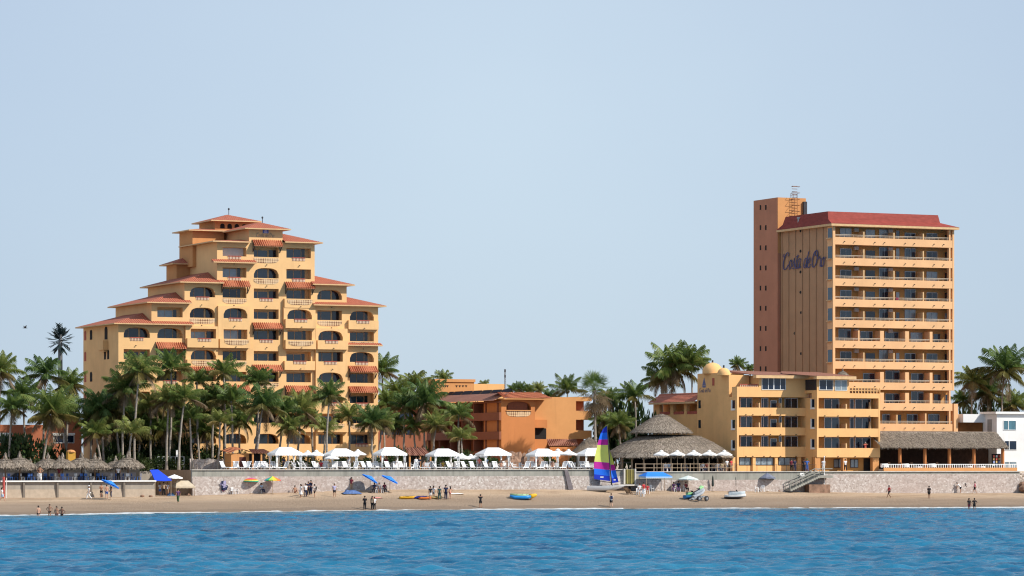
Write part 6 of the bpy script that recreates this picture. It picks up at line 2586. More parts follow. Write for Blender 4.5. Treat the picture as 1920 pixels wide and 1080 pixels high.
def body_mesh(J):
    base = skin(J, BONES, 0.0)
    mb = MB()
    # five fingers on each palm, thumb from its side
    for s, w_, h_ in ((-1, 'wrL', 'hnL'), (1, 'wrR', 'hnR')):
        a, b = Vector(J[w_]), Vector(J[h_])
        d = (b - a).normalized()
        sd = d.cross(Vector((1, 0, 0)))
        sd = sd.normalized() if sd.length > .1 else Vector((0, 1, 0))
        nrm = d.cross(sd)
        for k, (off, ln) in enumerate(((-.026, .060), (-.009, .072), (.009, .068), (.025, .054))):
            p = b + sd * off
            mb.tube([p, p + d * ln * .55 + nrm * .004, p + d * ln * .9 - nrm * s * .018], [.0085, .008, .006], 5)
        p = b - d * .035 + sd * .03
        mb.tube([p, p + sd * .025 + d * .022, p + sd * .03 + d * .05], [.010, .009, .006], 5)
    # nose, ears, eyes, mouth
    h = Vector(J['hd1'])
    f = Vector((0, 1, 0))
    mb.tube([h + f * .085 + Vector((0, 0, .01)), h + f * .118 + Vector((0, 0, -.028))], [.010, .016], 5)
    for s in (-1, 1):
        mb.blob(h + Vector((s * .088, 0, -.01)), (.012, .022, .032), 4)
        mb.blob(h + f * .092 + Vector((s * .034, 0, .012)), (.012, .008, .008), 4, 1)
    mb.blob(h + f * .086 + Vector((0, 0, -.058)), (.026, .010, .007), 4, 1)
    n0 = len(base.vertices)
    v = [tuple(x.co) for x in base.vertices] + mb.v
    fc = [tuple(p.vertices) for p in base.polygons] + [tuple(i + n0 for i in q) for q in mb.f]
    mi = [0] * len(base.polygons) + mb.m
    me_ = bpy.data.meshes.new('person')
    me_.from_pydata(v, [], fc)
    me_.materials.append(SKINM[1])
    me_.materials.append(DARK)
    me_.polygons.foreach_set('material_index', mi)
    me_.polygons.foreach_set('use_smooth', [True] * len(fc))
    bpy.data.meshes.remove(base)
    return me_


SKINM = [plain('light_skin', (0.55, 0.31, 0.21), .6, .06), plain('tan_skin', (0.38, 0.20, 0.125), .6, .06), plain('dark_skin', (0.20, 0.10, 0.065), .6, .06)]
BASEC = plain('cloth_base', (0.5, 0.5, 0.5), .9, .1, 6)
CL = {}


def cloth(c):
    if c not in CL:
        CL[c] = plain('cloth_' + c, {'white': (.78, .78, .78), 'black': (.015, .015, .018), 'navy': (.022, .03, .075), 'red': (.50, .045, .055), 'blue': (.05, .14, .45), 'paleblue': (.42, .56, .72), 'purple': (.13, .06, .16),
                                      'green': (.05, .11, .05), 'teal': (.03, .08, .085), 'grey': (.25, .25, .27), 'coral': (.68, .16, .12), 'pink': (.62, .18, .26), 'tan': (.42, .3, .2), 'maroon': (.20, .03, .05), 'lav': (.45, .42, .62), 'khaki': (.30, .25, .16), 'yellow': (.65, .45, .08)}[c], .9, .12, 6)
    return CL[c]


HAIRM = {'dark': plain('dark_hair', (0.018, 0.013, 0.011), .7, .2), 'brown': plain('brown_hair', (0.09, 0.05, 0.03), .7, .2), 'grey': plain('grey_hair', (.35, .34, .33), .7, .1)}
POSE = {}


def pose_set(p):
    if p in POSE:
        return POSE[p]
    J = solve_pose(p)
    d = {'body': body_mesh(J)}
    tor = [('pel', 'spi'), ('spi', 'che'), ('che', 'nec'), ('che', 'shL'), ('shL', 'elL'), ('che', 'shR'), ('shR', 'elR')]
    J2 = dict(J)
    J2['pel'] = tuple(a - (.12 if i == 2 else 0) for i, a in enumerate(J['pel']))
    J2['nec'] = tuple(a + (b - a) * .55 for a, b in zip(J['che'], J['nec']))
    d['shirt'] = skin(J2, tor, .022, 1, 'pel', [('shL', 'elL', .75), ('shR', 'elR', .75)])
    leg = [('pel', 'hiL'), ('hiL', 'knL'), ('pel', 'hiR'), ('hiR', 'knR')]
    J3 = dict(J)
    J3['pel'] = tuple(a + (.07 if i == 2 else 0) for i, a in enumerate(J['pel']))
    d['shorts'] = skin(J3, leg, .024, 1, 'pel', [('hiL', 'knL', .85), ('hiR', 'knR', .85)])
    d['trunks'] = skin(J3, leg, .018, 1, 'pel', [('hiL', 'knL', .35), ('hiR', 'knR', .35)])
    leg2 = leg + [('knL', 'anL'), ('knR', 'anR')]
    d['trousers'] = skin(J3, leg2, .026, 1)
    for k in ('shirt', 'shorts', 'trunks', 'trousers'):
        d[k].materials.clear()
        d[k].materials.append(BASEC)
        d[k].name = k
        d[k].polygons.foreach_set('use_smooth', [True] * len(d[k].polygons))
    h = Vector(J['hd1'])
    mb = MB()
    mb.lathe(h + Vector((0, -.015, .0)), [(.094, -.045), (.105, .0), (.10, .05), (.07, .092), (.02, .112)], 10)
    mb.blob(h + Vector((0, -.055, -.04)), (.085, .06, .075), 6)
    d['hair'] = mb.build('hair', HAIRM['dark'], mesh_only=True)
    mb = MB()
    mb.lathe(h + Vector((0, -.015, .0)), [(.094, -.045), (.105, .0), (.10, .05), (.07, .092), (.02, .112)], 10)
    mb.tube([h + Vector((0, -.08, .0)), h + Vector((0, -.11, -.14)), h + Vector((0, -.10, -.30))], [.08, .085, .05], 8)
    d['long_hair'] = mb.build('long_hair', HAIRM['dark'], mesh_only=True)
    mb = MB()
    mb.lathe(h + Vector((0, 0, .03)), [(.19, -.01), (.18, .008), (.108, .012), (.10, .07), (.07, .105), (.01, .115)], 12)
    d['hat'] = mb.build('hat', BASEC, mesh_only=True)
    mb = MB()
    P = [Vector(J[k]) for k in ('che', 'spi', 'pel')]
    rows = []
    for c, rx, ry in ((P[0] + Vector((0, 0, .03)), .175, .125), (P[1], .15, .12), (P[2], .185, .15), (P[2] + Vector((0, 0, -.25)), .22, .19), (P[2] + Vector((0, 0, -.5)), .27, .24)):
        rows.append([(c.x + rx * math.cos(t * .6283), c.y + ry * math.sin(t * .6283), c.z) for t in range(10)])
    mb.grid(rows, 0, True)
    d['dress'] = mb.build('dress', BASEC, mesh_only=True)
    mb = MB()
    sp_, ch_ = Vector(J['spi']), Vector(J['che'])
    c = sp_.lerp(ch_, .6) + Vector((0, -.19, 0))
    mb.box(c.x - .14, c.x + .14, c.y - .09, c.y + .07, c.z - .22, c.z + .2)
    d['rucksack'] = mb.build('rucksack', BASEC, mesh_only=True)
    POSE[p] = d
    return d


def dress_up(o, me_, name, mat):
    c = obj_of(name, me_, o)
    c.material_slots[0].link = 'OBJECT'
    c.material_slots[0].material = mat
    return c


def person(at, pose, face, sk, wear, label, hair='dark', scale=1.0, hat=None, group=None):
    """face: heading in degrees in the photo's sense, 0 = away from the camera, 90 = to the left, 180 = towards the camera"""
    d = pose_set(pose)
    o = obj_of('person', d['body'])
    o.material_slots[0].link = 'OBJECT'
    o.material_slots[0].material = SKINM[sk]
    o.location = world(*at)
    o.rotation_euler = (0, 0, R(face))
    o.scale = (scale,) * 3
    tag(o, label, 'person', group)
    for w_ in wear.split():
        k, c = w_.split(':')
        dress_up(o, d[k], k, cloth(c))
    if hat:
        dress_up(o, d['hat'], 'hat', cloth(hat))
    else:
        k = 'long_hair' if hair == 'long' else 'hair'
        dress_up(o, d[k], k, HAIRM.get(hair, HAIRM['dark']))
    return o


def under_sitter(u, v, z, face, label):
    o = obj_of('occupied_chair', arm)
    o.location = world(u, v, z)
    o.rotation_euler = (0, 0, R(face + 180))
    tag(o, ' '.join(label.split()[:16]), 'chair', 'chairs somebody sits on')


PEOPLE = [
    # px, py of the feet, pose, heading, skin, clothes, hair, hat, scale, label
    (167, 937, 'walk', 85, 1, 'shirt:white trousers:white', 'dark', 'white', 1.0, 'person all in white with a sun hat walking left over the sand'),
    (4, 941, 'walk', 260, 0, 'shirt:white shorts:paleblue', 'long', None, 1.0, 'person in white top and pale blue shorts striding at the left edge'),
    (190, 933, 'fold', 200, 1, 'shorts:black', 'dark', None, 1.0, 'bare-chested person in black shorts under the tilted blue parasol, left of two'),
    (200, 935, 'stand', 10, 0, 'shorts:blue', 'brown', None, 1.0, 'person with bare pale back and blue shorts facing the terrace wall'),
    (208, 933, 'stand', 120, 1, 'shirt:black trousers:navy', 'dark', None, .96, 'person in dark clothes half hidden under the tilted blue parasol'),
    (300, 922, 'stand', 200, 1, 'shirt:white shorts:blue', 'long', None, .95, 'person in white top with blue shorts below the big blue canopy'),
    (307, 930, 'hips', 10, 1, 'shirt:tan trousers:black', 'dark', None, 1.02, 'person in tan shirt and long black trousers below the big blue canopy'),
    (314, 921, 'stand', 160, 0, 'shirt:white shorts:tan', 'brown', None, .95, 'person in white shirt and tan shorts beside the white parasol'),
    (334, 943, 'walk', 175, 1, 'shirt:purple trousers:green', 'dark', None, 1.0, 'person in purple top and green trousers walking towards the water'),
    (418, 926, 'stand', 185, 1, 'dress:pink', 'long', None, .95, 'vendor in a pink skirt almost hidden by an armful of navy garments'),
    (490, 925, 'sit', 230, 1, 'shirt:paleblue trousers:navy', 'dark', None, 1.0, 'person in pale shirt seated between the two rainbow parasols'),
    (553, 924, 'ground', 200, 1, 'trunks:maroon', 'dark', None, 1.0, 'bare tanned person sitting on the sand left of the dark group'),
    (564, 933, 'stand', 120, 1, 'shirt:white dress:white', 'long', None, .98, 'person in a long white dress at the left of the dark group'),
    (573, 932, 'stand', 200, 1, 'shirt:white trousers:navy rucksack:navy', 'dark', None, 1.0, 'person with white shirt, navy trousers and rucksack in the dark group'),
    (578, 929, 'fold', 170, 1, 'shirt:navy trousers:black', 'dark', None, 1.02, 'person all in navy in the middle of the dark group'),
    (583, 928, 'arms', 150, 1, 'shirt:navy trousers:navy', 'dark', None, 1.08, 'tall person in navy holding hands to the face in the dark group'),
    (590, 933, 'stand', 90, 1, 'shirt:white shorts:black rucksack:black', 'dark', None, .98, 'person with black rucksack and shorts at the right of the dark group'),
    (627, 932, 'stand', 190, 1, 'shirt:lav shorts:black', 'dark', None, 1.0, 'lone person in lavender shirt and black shorts before the stone wall'),
    (659, 920, 'stand', 160, 2, 'shirt:maroon trousers:tan', 'dark', None, 1.0, 'person in dark red shirt standing behind the blue tarpaulin'),
    (702, 924, 'sit', 165, 2, 'shirt:navy trousers:black', 'dark', None, 1.0, 'seated person in navy, left of three under the flat blue parasols'),
    (711, 924, 'sit', 190, 1, 'shirt:grey shorts:navy', 'dark', None, 1.0, 'seated person in grey, middle of three under the flat blue parasols'),
    (721, 924, 'sit', 200, 2, 'shirt:maroon trousers:black', 'dark', None, 1.0, 'seated person in maroon, right of three under the flat blue parasols'),
    (684, 956, 'fold', 5, 1, 'shirt:black trousers:black', 'dark', None, 1.02, 'broad person in black standing with the back to us at the waterline'),
    (698, 956, 'stand', 340, 1, 'shirt:tan trousers:black', 'long', None, 1.0, 'long-haired person at the waterline, left half of a close pair'),
    (702, 956, 'stand', 20, 1, 'shirt:white trousers:black', 'dark', None, .95, 'person with white back at the waterline, right half of a close pair'),
    (807, 937, 'stand', 15, 1, 'shirt:black shorts:white', 'dark', None, 1.0, 'person in black top and white shorts beside the yellow kayaks'),
    (813, 934, 'stand', 330, 1, 'shirt:white shorts:grey', 'long', None, .92, 'small person in white behind the one in white shorts by the kayaks'),
    (824, 937, 'stand', 5, 1, 'shirt:teal trousers:teal', 'dark', None, 1.0, 'person in teal shirt and trousers between the kayaks and the tall navy figure'),
    (836, 937, 'stand', 0, 1, 'shirt:navy trousers:navy', 'dark', None, 1.1, 'tallest person in navy of the group by the kayaks'),
    (844, 936, 'hips', 40, 0, 'trunks:pink', 'long', None, .96, 'slim person in pink swimwear right of the tall navy figure'),
    (901, 952, 'arms', 5, 1, 'shirt:black shorts:black', 'dark', None, 1.0, 'lone person in black with raised elbows near the foam'),
    (1146, 951, 'walk', 10, 0, 'shirt:white shorts:black rucksack:navy', 'brown', None, 1.05, 'bare-legged person with white shirt and dark bag below the catamaran'),
    (1207, 929, 'walk', 200, 1, 'shirt:red trousers:white', 'dark', None, 1.0, 'person in red shirt and white trousers left of the blue awning pole'),
    (1214, 926, 'sit', 180, 1, 'shirt:red shorts:white', 'dark', None, 1.0, 'person in red shirt seated under the straight blue awning'),
    (1199, 925, 'sit', 190, 1, 'shirt:white shorts:paleblue', 'dark', None, 1.0, 'person in white seated beside the olive doorway'),
    (1263, 922, 'sit', 150, 2, 'shirt:purple trousers:purple', 'dark', None, 1.0, 'person in purple seated at the left of three by the pale parasol'),
    (1272, 922, 'sit', 180, 2, 'shirt:navy trousers:purple', 'dark', None, 1.12, 'big person in dark clothes in the middle of three by the pale parasol'),
    (1286, 922, 'sit', 215, 1, 'shirt:maroon trousers:black', 'dark', None, 1.0, 'person in maroon seated against the pole of the pale parasol'),
    (1667, 934, 'walk', 110, 2, 'shirt:red shorts:black', 'dark', None, 1.0, 'person in loose red shirt walking before the right-hand wall'),
    (1742, 935, 'stand', 8, 2, 'shirt:black shorts:black', 'dark', None, 1.0, 'person in black shirt and shorts before the right-hand wall'),
    (1801, 925, 'bend', 80, 1, 'shirt:white shorts:black', 'dark', None, 1.0, 'person in white top stooping forward beside the runner'),
    (1811, 924, 'run', 85, 2, 'shirt:black shorts:black', 'dark', None, 1.0, 'person in black running left'),
    (1828, 926, 'walk', 80, 1, 'shirt:pink shorts:black', 'dark', None, 1.0, 'person in pink shirt following the runner'),
    (1817, 956, 'stand', 200, 2, 'shirt:black shorts:maroon', 'long', None, .95, 'dark person ankle deep in the foam, left of a pair at the far right'),
    (1827, 956, 'hips', 10, 2, 'shirt:black shorts:black', 'dark', None, .95, 'dark person with arms akimbo in the foam, right of a pair at the far right'),
]
for px, py, pose, hd, sk, wear, hair, hat, sc_, lab in PEOPLE:
    u, v, z = beach_pt(px, py)
    if z <= 0.001:
        z = max(-0.16, min(0.0, beach_z(u, v)))
    person((u, v, z), pose, hd, sk, wear, lab, hair, sc_, hat, 'people on the beach')
    if pose == 'sit':
        under_sitter(u, v, z, hd, 'white chair under the ' + lab.split(',')[0])
for px, top, sk, wear, hair, pose, lab in ((72, 948, 0, 'trunks:black', 'dark', 'stand', 'leftmost bather standing waist deep, pale back'), (93, 945, 1, 'trunks:black', 'brown', 'hips', 'tallest bather in black trunks standing waist deep'),
                                           (106, 949, 1, 'trunks:maroon', 'long', 'stand', 'slim bather between the tallest one and the rightmost one'), (116, 950, 2, 'trunks:black', 'dark', 'hips', 'rightmost bather with bent arm, waist deep')):
    Y_ = CZ * F / (967.5 - HY)
    x = (px - CX) / F * Y_
    z = CZ - (top - HY) * Y_ / F - 1.76
    dx_, dy_ = x - OX, Y_ - OY
    person((dx_ * CS + dy_ * SN, -dx_ * SN + dy_ * CS, z), pose, 170 if px != 72 else 20, sk, wear, lab, hair, 1.0, None, 'bathers standing in the sea')
# on the terraces
TER = [
    (1490, 3.4, 'stand', 190, 1, 'shirt:navy trousers:navy', 'dark', None, 'person in navy before the shop windows, left of two groups'),
    (1484, 3.6, 'stand', 170, 1, 'shirt:maroon trousers:black', 'dark', None, 'person in dark red beside the one in navy before the shop windows'),
    (1507, 3.4, 'stand', 190, 2, 'shirt:black trousers:black', 'dark', None, 'person in black next to the green-hatted one'),
    (1513, 2.0, 'hips', 180, 1, 'shirt:blue trousers:blue', 'dark', 'green', 'person in bright blue overalls with a green hat'),
    (1585, 1.4, 'walk', 190, 1, 'shirt:white trousers:black', 'dark', None, 'waiter in white shirt and black trousers before the orange column'),
    (1544, 1.0, 'stand', 180, 0, 'shirt:white trousers:white', 'dark', None, 'person in white at the head of the beach stairs'),
    (1371, 1.0, 'stand', 220, 1, 'shirt:red shorts:tan', 'dark', None, 'person in red shirt at the right end of the log railing'),
    (1363, 1.2, 'stand', 180, 0, 'shirt:white shorts:grey', 'brown', None, 'person in white shirt beside the red-shirted one by the log railing'),
    (532, 3.0, 'fold', 170, 1, 'shirt:navy trousers:black', 'dark', None, 'person in a dark suit inside the first cabana'),
    (653, 2.8, 'walk', 120, 0, 'shirt:white trousers:white', 'dark', None, 'person in white walking past the second cabana'),
    (724, 3.4, 'stand', 180, 1, 'shirt:maroon shorts:black', 'dark', None, 'person in dark red standing inside the third cabana'),
    (748, 2.8, 'bend', 100, 0, 'shirt:white trousers:white', 'dark', None, 'attendant in white bending under the third cabana'),
    (780, 3.0, 'stand', 190, 0, 'shirt:white trousers:paleblue', 'dark', None, 'person in white shirt and pale trousers right of the third cabana'),
    (786, 3.4, 'stand', 150, 1, 'shirt:navy trousers:navy', 'dark', None, 'person in navy right of the one in pale trousers'),
    (602, 2.6, 'sit', 190, 1, 'shirt:red shorts:navy', 'dark', None, 'person in red seated between the first two cabanas'),
    (796, 2.9, 'sit', 190, 0, 'trunks:coral', 'brown', None, 'sunbather in coral trunks left of the fourth cabana'),
    (803, 2.9, 'sit', 180, 0, 'shirt:white shorts:tan', 'dark', None, 'person in white seated at the left post of the fourth cabana'),
    (831, 3.4, 'sit', 180, 1, 'shirt:yellow shorts:green', 'dark', None, 'person in yellow seated inside the fourth cabana'),
    (899, 3.2, 'stand', 170, 1, 'shirt:coral shorts:grey', 'dark', None, 'person in coral shirt at the left of the fifth cabana'),
    (912, 3.1, 'stand', 180, 1, 'shirt:paleblue trousers:grey', 'dark', None, 'person in pale blue inside the fifth cabana'),
    (940, 3.0, 'sit', 190, 0, 'trunks:navy', 'brown', None, 'bare-chested sunbather in the right half of the fifth cabana'),
    (955, 2.6, 'sit', 170, 0, 'trunks:pink', 'long', None, 'sunbather in pink right of the fifth cabana'),
    (1005, 3.4, 'stand', 190, 1, 'shirt:coral shorts:maroon', 'dark', None, 'person in coral standing inside the sixth cabana'),
    (1036, 3.0, 'sit', 180, 0, 'trunks:coral', 'dark', None, 'sunbather seated in the right of the sixth cabana'),
    (1062, 2.8, 'sit', 180, 1, 'shirt:red shorts:white', 'dark', None, 'person in red seated under the last white parasol'),
]
for px, v, pose, hd, sk, wear, hair, hat, lab in TER:
    u = U(px, v)
    person((u, v, DECK if px < 1190 else 4.81), pose, hd, sk, wear, lab, hair, 1.0, hat, 'people on the terraces')
    if pose == 'sit':
        under_sitter(u, v, DECK, hd, 'white chair under the ' + lab)
for k, px in enumerate((1248, 1254, 1285, 1318, 1326, 1338, 1346, 1353)):
    v = 2.2 + (k % 3) * .5
    c = ['white', 'paleblue', 'grey', 'white', 'coral', 'tan', 'white', 'khaki'][k]
    person((U(px, v), v, 4.81), 'sit', 170 + 15 * (k % 4), k % 3, 'shirt:%s trousers:navy' % c, 'guest in %s shirt seated under the big thatched roof, %s from the left' % (c, ORD[k + 1]), 'dark', 1.0, None, 'guests under the big thatched roof')
    under_sitter(U(px, v), v, 4.81, 170 + 15 * (k % 4), 'white chair of a guest under the big thatched roof, %s from the left' % ORD[k + 1])
# the one on the balcony and those on the lower terrace
u = U(1622.5, VM2 + .5)
person((u, VM2 + .5, Z(839.5, u, VM2) - .95), 'arms', 180, 1, 'shirt:coral shorts:coral', 'person in coral shirt leaning over the lowest balcony', 'grey', 1.0, None)
for px, v, wear, sk, lab in ((75, .2, 'trousers:white', 1, 'bare-chested person in white trousers standing under the thatched parasols'), (111, .6, 'shirt:maroon shorts:tan', 1, 'person in dark red top under the fifth thatched parasol'), (222, .4, 'shirt:white trousers:black', 1, 'waiter in white shirt under the right thatched parasols')):
    u = U(px, v)
    person((u, v, LOW), 'hips' if px == 75 else 'stand', 180, sk, wear, lab, 'dark', 1.05, None, 'people under the thatched parasols')

# ------------------------------------------------------------------ beach parasols and awnings
SKYBLUE = plain('bright_blue_canvas', (0.025, 0.20, 0.72), .8, .06)
DEEPBLUE = plain('royal_blue_canvas', (0.012, 0.06, 0.62), .8, .06)
GREYC = plain('slate_canvas', (0.16, 0.18, 0.24), .8, .08)
PALEC = plain('pale_sea_canvas', (0.58, 0.66, 0.64), .8, .06)
BCAN = canopy_mesh('canopy', [SKYBLUE], 6, 1.35, .38, vent=False)
RAIN = [plain('rainbow_' + n, c, .8, .06) for n, c in (('green', (.03, .40, .22)), ('lime', (.45, .6, .08)), ('yellow', (.85, .55, .06)), ('orange', (.80, .22, .03)), ('red', (.62, .03, .05)), ('magenta', (.65, .06, .30)), ('violet', (.25, .08, .45)), ('blue', (.03, .2, .55)))]
RCAN = canopy_mesh('canopy', [RAIN[q] for q in (5, 4, 3, 2, 6, 7, 0, 1, 2, 3, 4, 5)], 12, 1.35, .62, vent=False)
GCAN = canopy_mesh('canopy', [GREYC], 8, 1.35, .75, vent=False)
PCAN = canopy_mesh('canopy', [PALEC], 8, 1.5, .5, vent=False)
# ring-striped low parasol
mb = MB()
for k, ((r0, z0), (r1, z1)) in enumerate((((.05, .42), (.7, .34)), ((.7, .34), (1.0, .22)), ((1.0, .22), (1.16, .12)), ((1.16, .12), (1.3, .02)), ((1.3, .02), (1.33, -.14)))):
    n = 16
    for j in range(n):
        a, b = 6.2832 * j / n, 6.2832 * (j + 1) / n
        mb.poly([(r0 * math.cos(a), r0 * math.sin(a), z0), (r0 * math.cos(b), r0 * math.sin(b), z0), (r1 * math.cos(b), r1 * math.sin(b), z1), (r1 * math.cos(a), r1 * math.sin(a), z1)], k)
SCAN = mb.build('canopy', [RAIN[5], RAIN[4], RAIN[3], RAIN[2], RAIN[0]], mesh_only=True)


def beach_parasol(px, py_foot, py_top, s, label, can, tilt=(0, 0), shift=0):
    u, v, z = beach_pt(px, py_foot)
    h = Z(py_top, u, v) - z
    return parasol(u, v, z, h, s, label, can, 'beach parasols on the sand', tilt)


beach_parasol(470, 925, 895, .78, 'low parasol with magenta, red and yellow rings, left of the rainbow one', SCAN)
beach_parasol(511, 926, 893.5, .78, 'rainbow parasol with wedges in every colour', RCAN)
beach_parasol(207, 937, 899, .95, 'bright blue parasol tilted to the right by the terrace wall', BCAN, (.2, .42))
beach_parasol(694, 923, 890, .92, 'bright blue flat parasol tilted right, left of two before the stone wall', BCAN, (R(16), R(27)))
beach_parasol(731, 923, 891, .92, 'bright blue flat parasol tilted right, right of two before the stone wall', BCAN, (R(16), R(22)))
beach_parasol(1290, 922, 891, .95, 'pale grey-green parasol beside the three seated people', PCAN)
beach_parasol(1438, 921, 889, .90, 'slate grey pointed parasol over white chairs near the stairs', GCAN)
beach_parasol(327, 924, 889, .82, 'white parasol between the blue canopy and the wall corner', canopy_mesh('canopy', [FABRIC], 8, 1.35, .5, vent=False))
for px, y0, y1, lab in ((1336.5, 921, 891.5, 'furled dark parasol, left of two before the grey wall band'), (1379.5, 919, 893, 'slimmer furled dark parasol, right of two before the grey wall band')):
    u, v, z = beach_pt(px, y0)
    h = Z(y1, u, v) - z
    r = thing('furled_parasol', lab, 'parasol', u, v, z, 'furled parasols on the sand')
    p = obj_of('pole', WPOLE, r)
    p.scale = (1, 1, h / 2.6)
    mb = MB()
    mb.lathe((0, 0, 0), [(.04, h), (.10, h - .3), (.15, h - .9), (.17, h - 1.25), (.13, h - 1.45), (.04, h - 1.5)], 9)
    o = mb.build('furled_canopy', plain('dark_olive_canvas', (.045, .055, .05), .9, .2), r)
    if px > 1350:
        o.scale = (.6, .6, 1)


# big blue canopy at the corner, straight blue awning, tan beach tent
def gable_canopy(px, py, w_, d_, h, pk, label, m, name='canopy_tent', valance=.2, vm=None, rot=0.0):
    u, v, z = beach_pt(px, py)
    root = thing(name, label, 'canopy', u, v, z, rot=rot)
    mb = MB()
    a, b, c, d = (-w_ / 2, -d_ / 2, h), (w_ / 2, -d_ / 2, h), (w_ / 2, d_ / 2, h + pk * .2), (-w_ / 2, d_ / 2, h + pk * .2)
    p, q = (-w_ / 2 * .62, 0, h + pk), (w_ / 2 * .55, 0, h + pk)
    for f in ([a, b, q, p], [b, c, q], [c, d, p, q], [d, a, p]):
        mb.poly(f)
    mb.build('canvas', m, root)
    mb = MB()
    n = 14
    for A, B_ in ((a, b), (b, c), (d, a)):
        for k in range(n):
            P0 = [A[i] + (B_[i] - A[i]) * k / n for i in range(3)]
            P1 = [A[i] + (B_[i] - A[i]) * (k + 1) / n for i in range(3)]
            mb.poly([P0, P1, (P1[0], P1[1], P1[2] - valance * .8), ((P0[0] + P1[0]) / 2, (P0[1] + P1[1]) / 2, P1[2] - valance * 1.2), (P0[0], P0[1], P0[2] - valance * .8)])
    mb.build('valance', vm or m, root)
    for x, y in ((-w_ / 2, -d_ / 2), (w_ / 2, -d_ / 2), (w_ / 2, d_ / 2), (-w_ / 2, d_ / 2)):
        mb = MB()
        mb.tube([(x * .96, y * .96, 0), (x * .96, y * .96, h)], .04, 6)
        mb.build('post', WOODPALE, root)
    return root


u, v, z = beach_pt(299, 922)
root = thing('canopy_tent', 'big royal blue canopy slanting down to the right beside the terrace wall end', 'canopy', u, v, z)
h0, h1 = Z(881, u, v) - z, Z(901, u, v) - z
mb = MB()
n = 6
top = [(-1.0, .9, h0), (.1, .9, h0 + .05), (1.15, .9, h1 + .5)]
bot = [(-.95, -1.0, h1), (.3, -1.1, h1 - .05), (1.3, -1.0, h1 + .02)]
mb.grid([top, [tuple((a + b) / 2 + (.12 if i == 2 else 0) for i, (a, b) in enumerate(zip(p, q))) for p, q in zip(top, bot)], bot])
mb.grid([[(x, y, z_ - .03) for x, y, z_ in top], [(x, y, z_ - .03) for x, y, z_ in bot]])
mb.build('canvas', DEEPBLUE, root)
for x, y, h in ((-.95, .85, h0), (-.9, -.95, h1), (1.2, -.95, h1), (1.1, .85, h1 + .4)):
    mb = MB()
    mb.tube([(x, y, 0), (x, y, h)], .04, 6)
    mb.build('post', WOODPALE, root)
mb = MB((0, 0, 0))
o = gable_canopy(1229, 922, 4.0, 2.2, 2.05, .62, 'straight royal blue awning with a white scalloped edge before the grey wall band', SKYBLUE, 'awning_tent', .2, plain('blue_white_valance', (.35, .52, .75), .8, .1))
gable_canopy(343, 928, 2.6, 2.0, 1.15, .75, 'low tan beach tent beside the wall corner', plain('tan_canvas', (.50, .42, .31), .9, .1), 'beach_tent')

# ------------------------------------------------------------------ beach furniture and goods
mb = MB()
for x in (-.21, .21):
    for y in (-.2, .2):
        mb.bar((x, y, 0), (x * .93, y * .93, .44), .05)
mb.box(-.23, .23, -.23, .23, .43, .47)
for k in range(4):
    mb.box(-.2 + k * .11, -.13 + k * .11, .215, .245, .47, .84)
mb.box(-.22, .22, .21, .25, .84, .9)
for x in (-.23, .23):
    mb.bar((x, -.2, .64), (x, .22, .66), .05)
    mb.bar((x, -.19, .44), (x, -.19, .64), .04)
pch = mb.build('plastic_chair', PLASTIC, mesh_only=True)
for k, (px, py, rot, lab) in enumerate([(437, 927, .3, 'left of a pair of white plastic chairs below the vendor'), (443, 926, -.3, 'right of a pair of white plastic chairs below the vendor'), (1197, 928, .5, 'white plastic chair beside the olive doorway'),
                                        (1205, 931, -.8, 'white plastic chair behind the person in white trousers'), (1222, 922, .2, 'white plastic chair under the blue awning'), (1419, 923, .9, 'white plastic chair left of the slate parasol pole'), (1430, 922, -.7, 'white plastic chair touching the slate parasol pole')]):
    u, v, z = beach_pt(px, py)
    o = obj_of('plastic_chair', pch)
    place(o, u, v, z, rot)
    tag(o, lab, 'chair', 'white plastic chairs on the sand')
# vendor's armful of garments
u, v, z = beach_pt(418, 926)
rnd = random.Random(5)
mb = MB((u, v, z))
for k in range(26):
    a = rnd.uniform(0, 6.28)
    x, y, h = u + .45 * math.cos(a) * rnd.random(), v - .25 - .2 * rnd.random(), z + 1.15 + rnd.uniform(-.35, .6)
    mb.poly([(x - .15, y, h), (x + .12, y - .05, h + .06), (x + .16, y - .03, h - .3), (x - .1, y + .02, h - .36)], k % 2)
o = mb.build('garment_bundle', [cloth('navy'), cloth('lav')])
place(o, u, v, z)
tag(o, 'bundle of navy and white garments held up by the vendor', 'clothes')


def tarp(px, py, L, W, h, label, m, name='tarpaulin', cat='tarpaulin', seed=1):
    u, v, z = beach_pt(px, py)
    mb = MB()
    rows = []
    for i in range(9):
        t = i / 8 - .5
        rows.append([(t * L, (j / 5 - .5) * W, max(.02, h * (1 - (2 * t) ** 2 * .8) * (1 - (2 * (j / 5 - .5)) ** 2) * (1 + .6 * noise.noise(Vector((t * 6, j, seed)))))) for j in range(6)])
    mb.grid(rows)
    o = mb.build(name, m)
    place(o, u, v, z)
    return tag(o, label, cat)


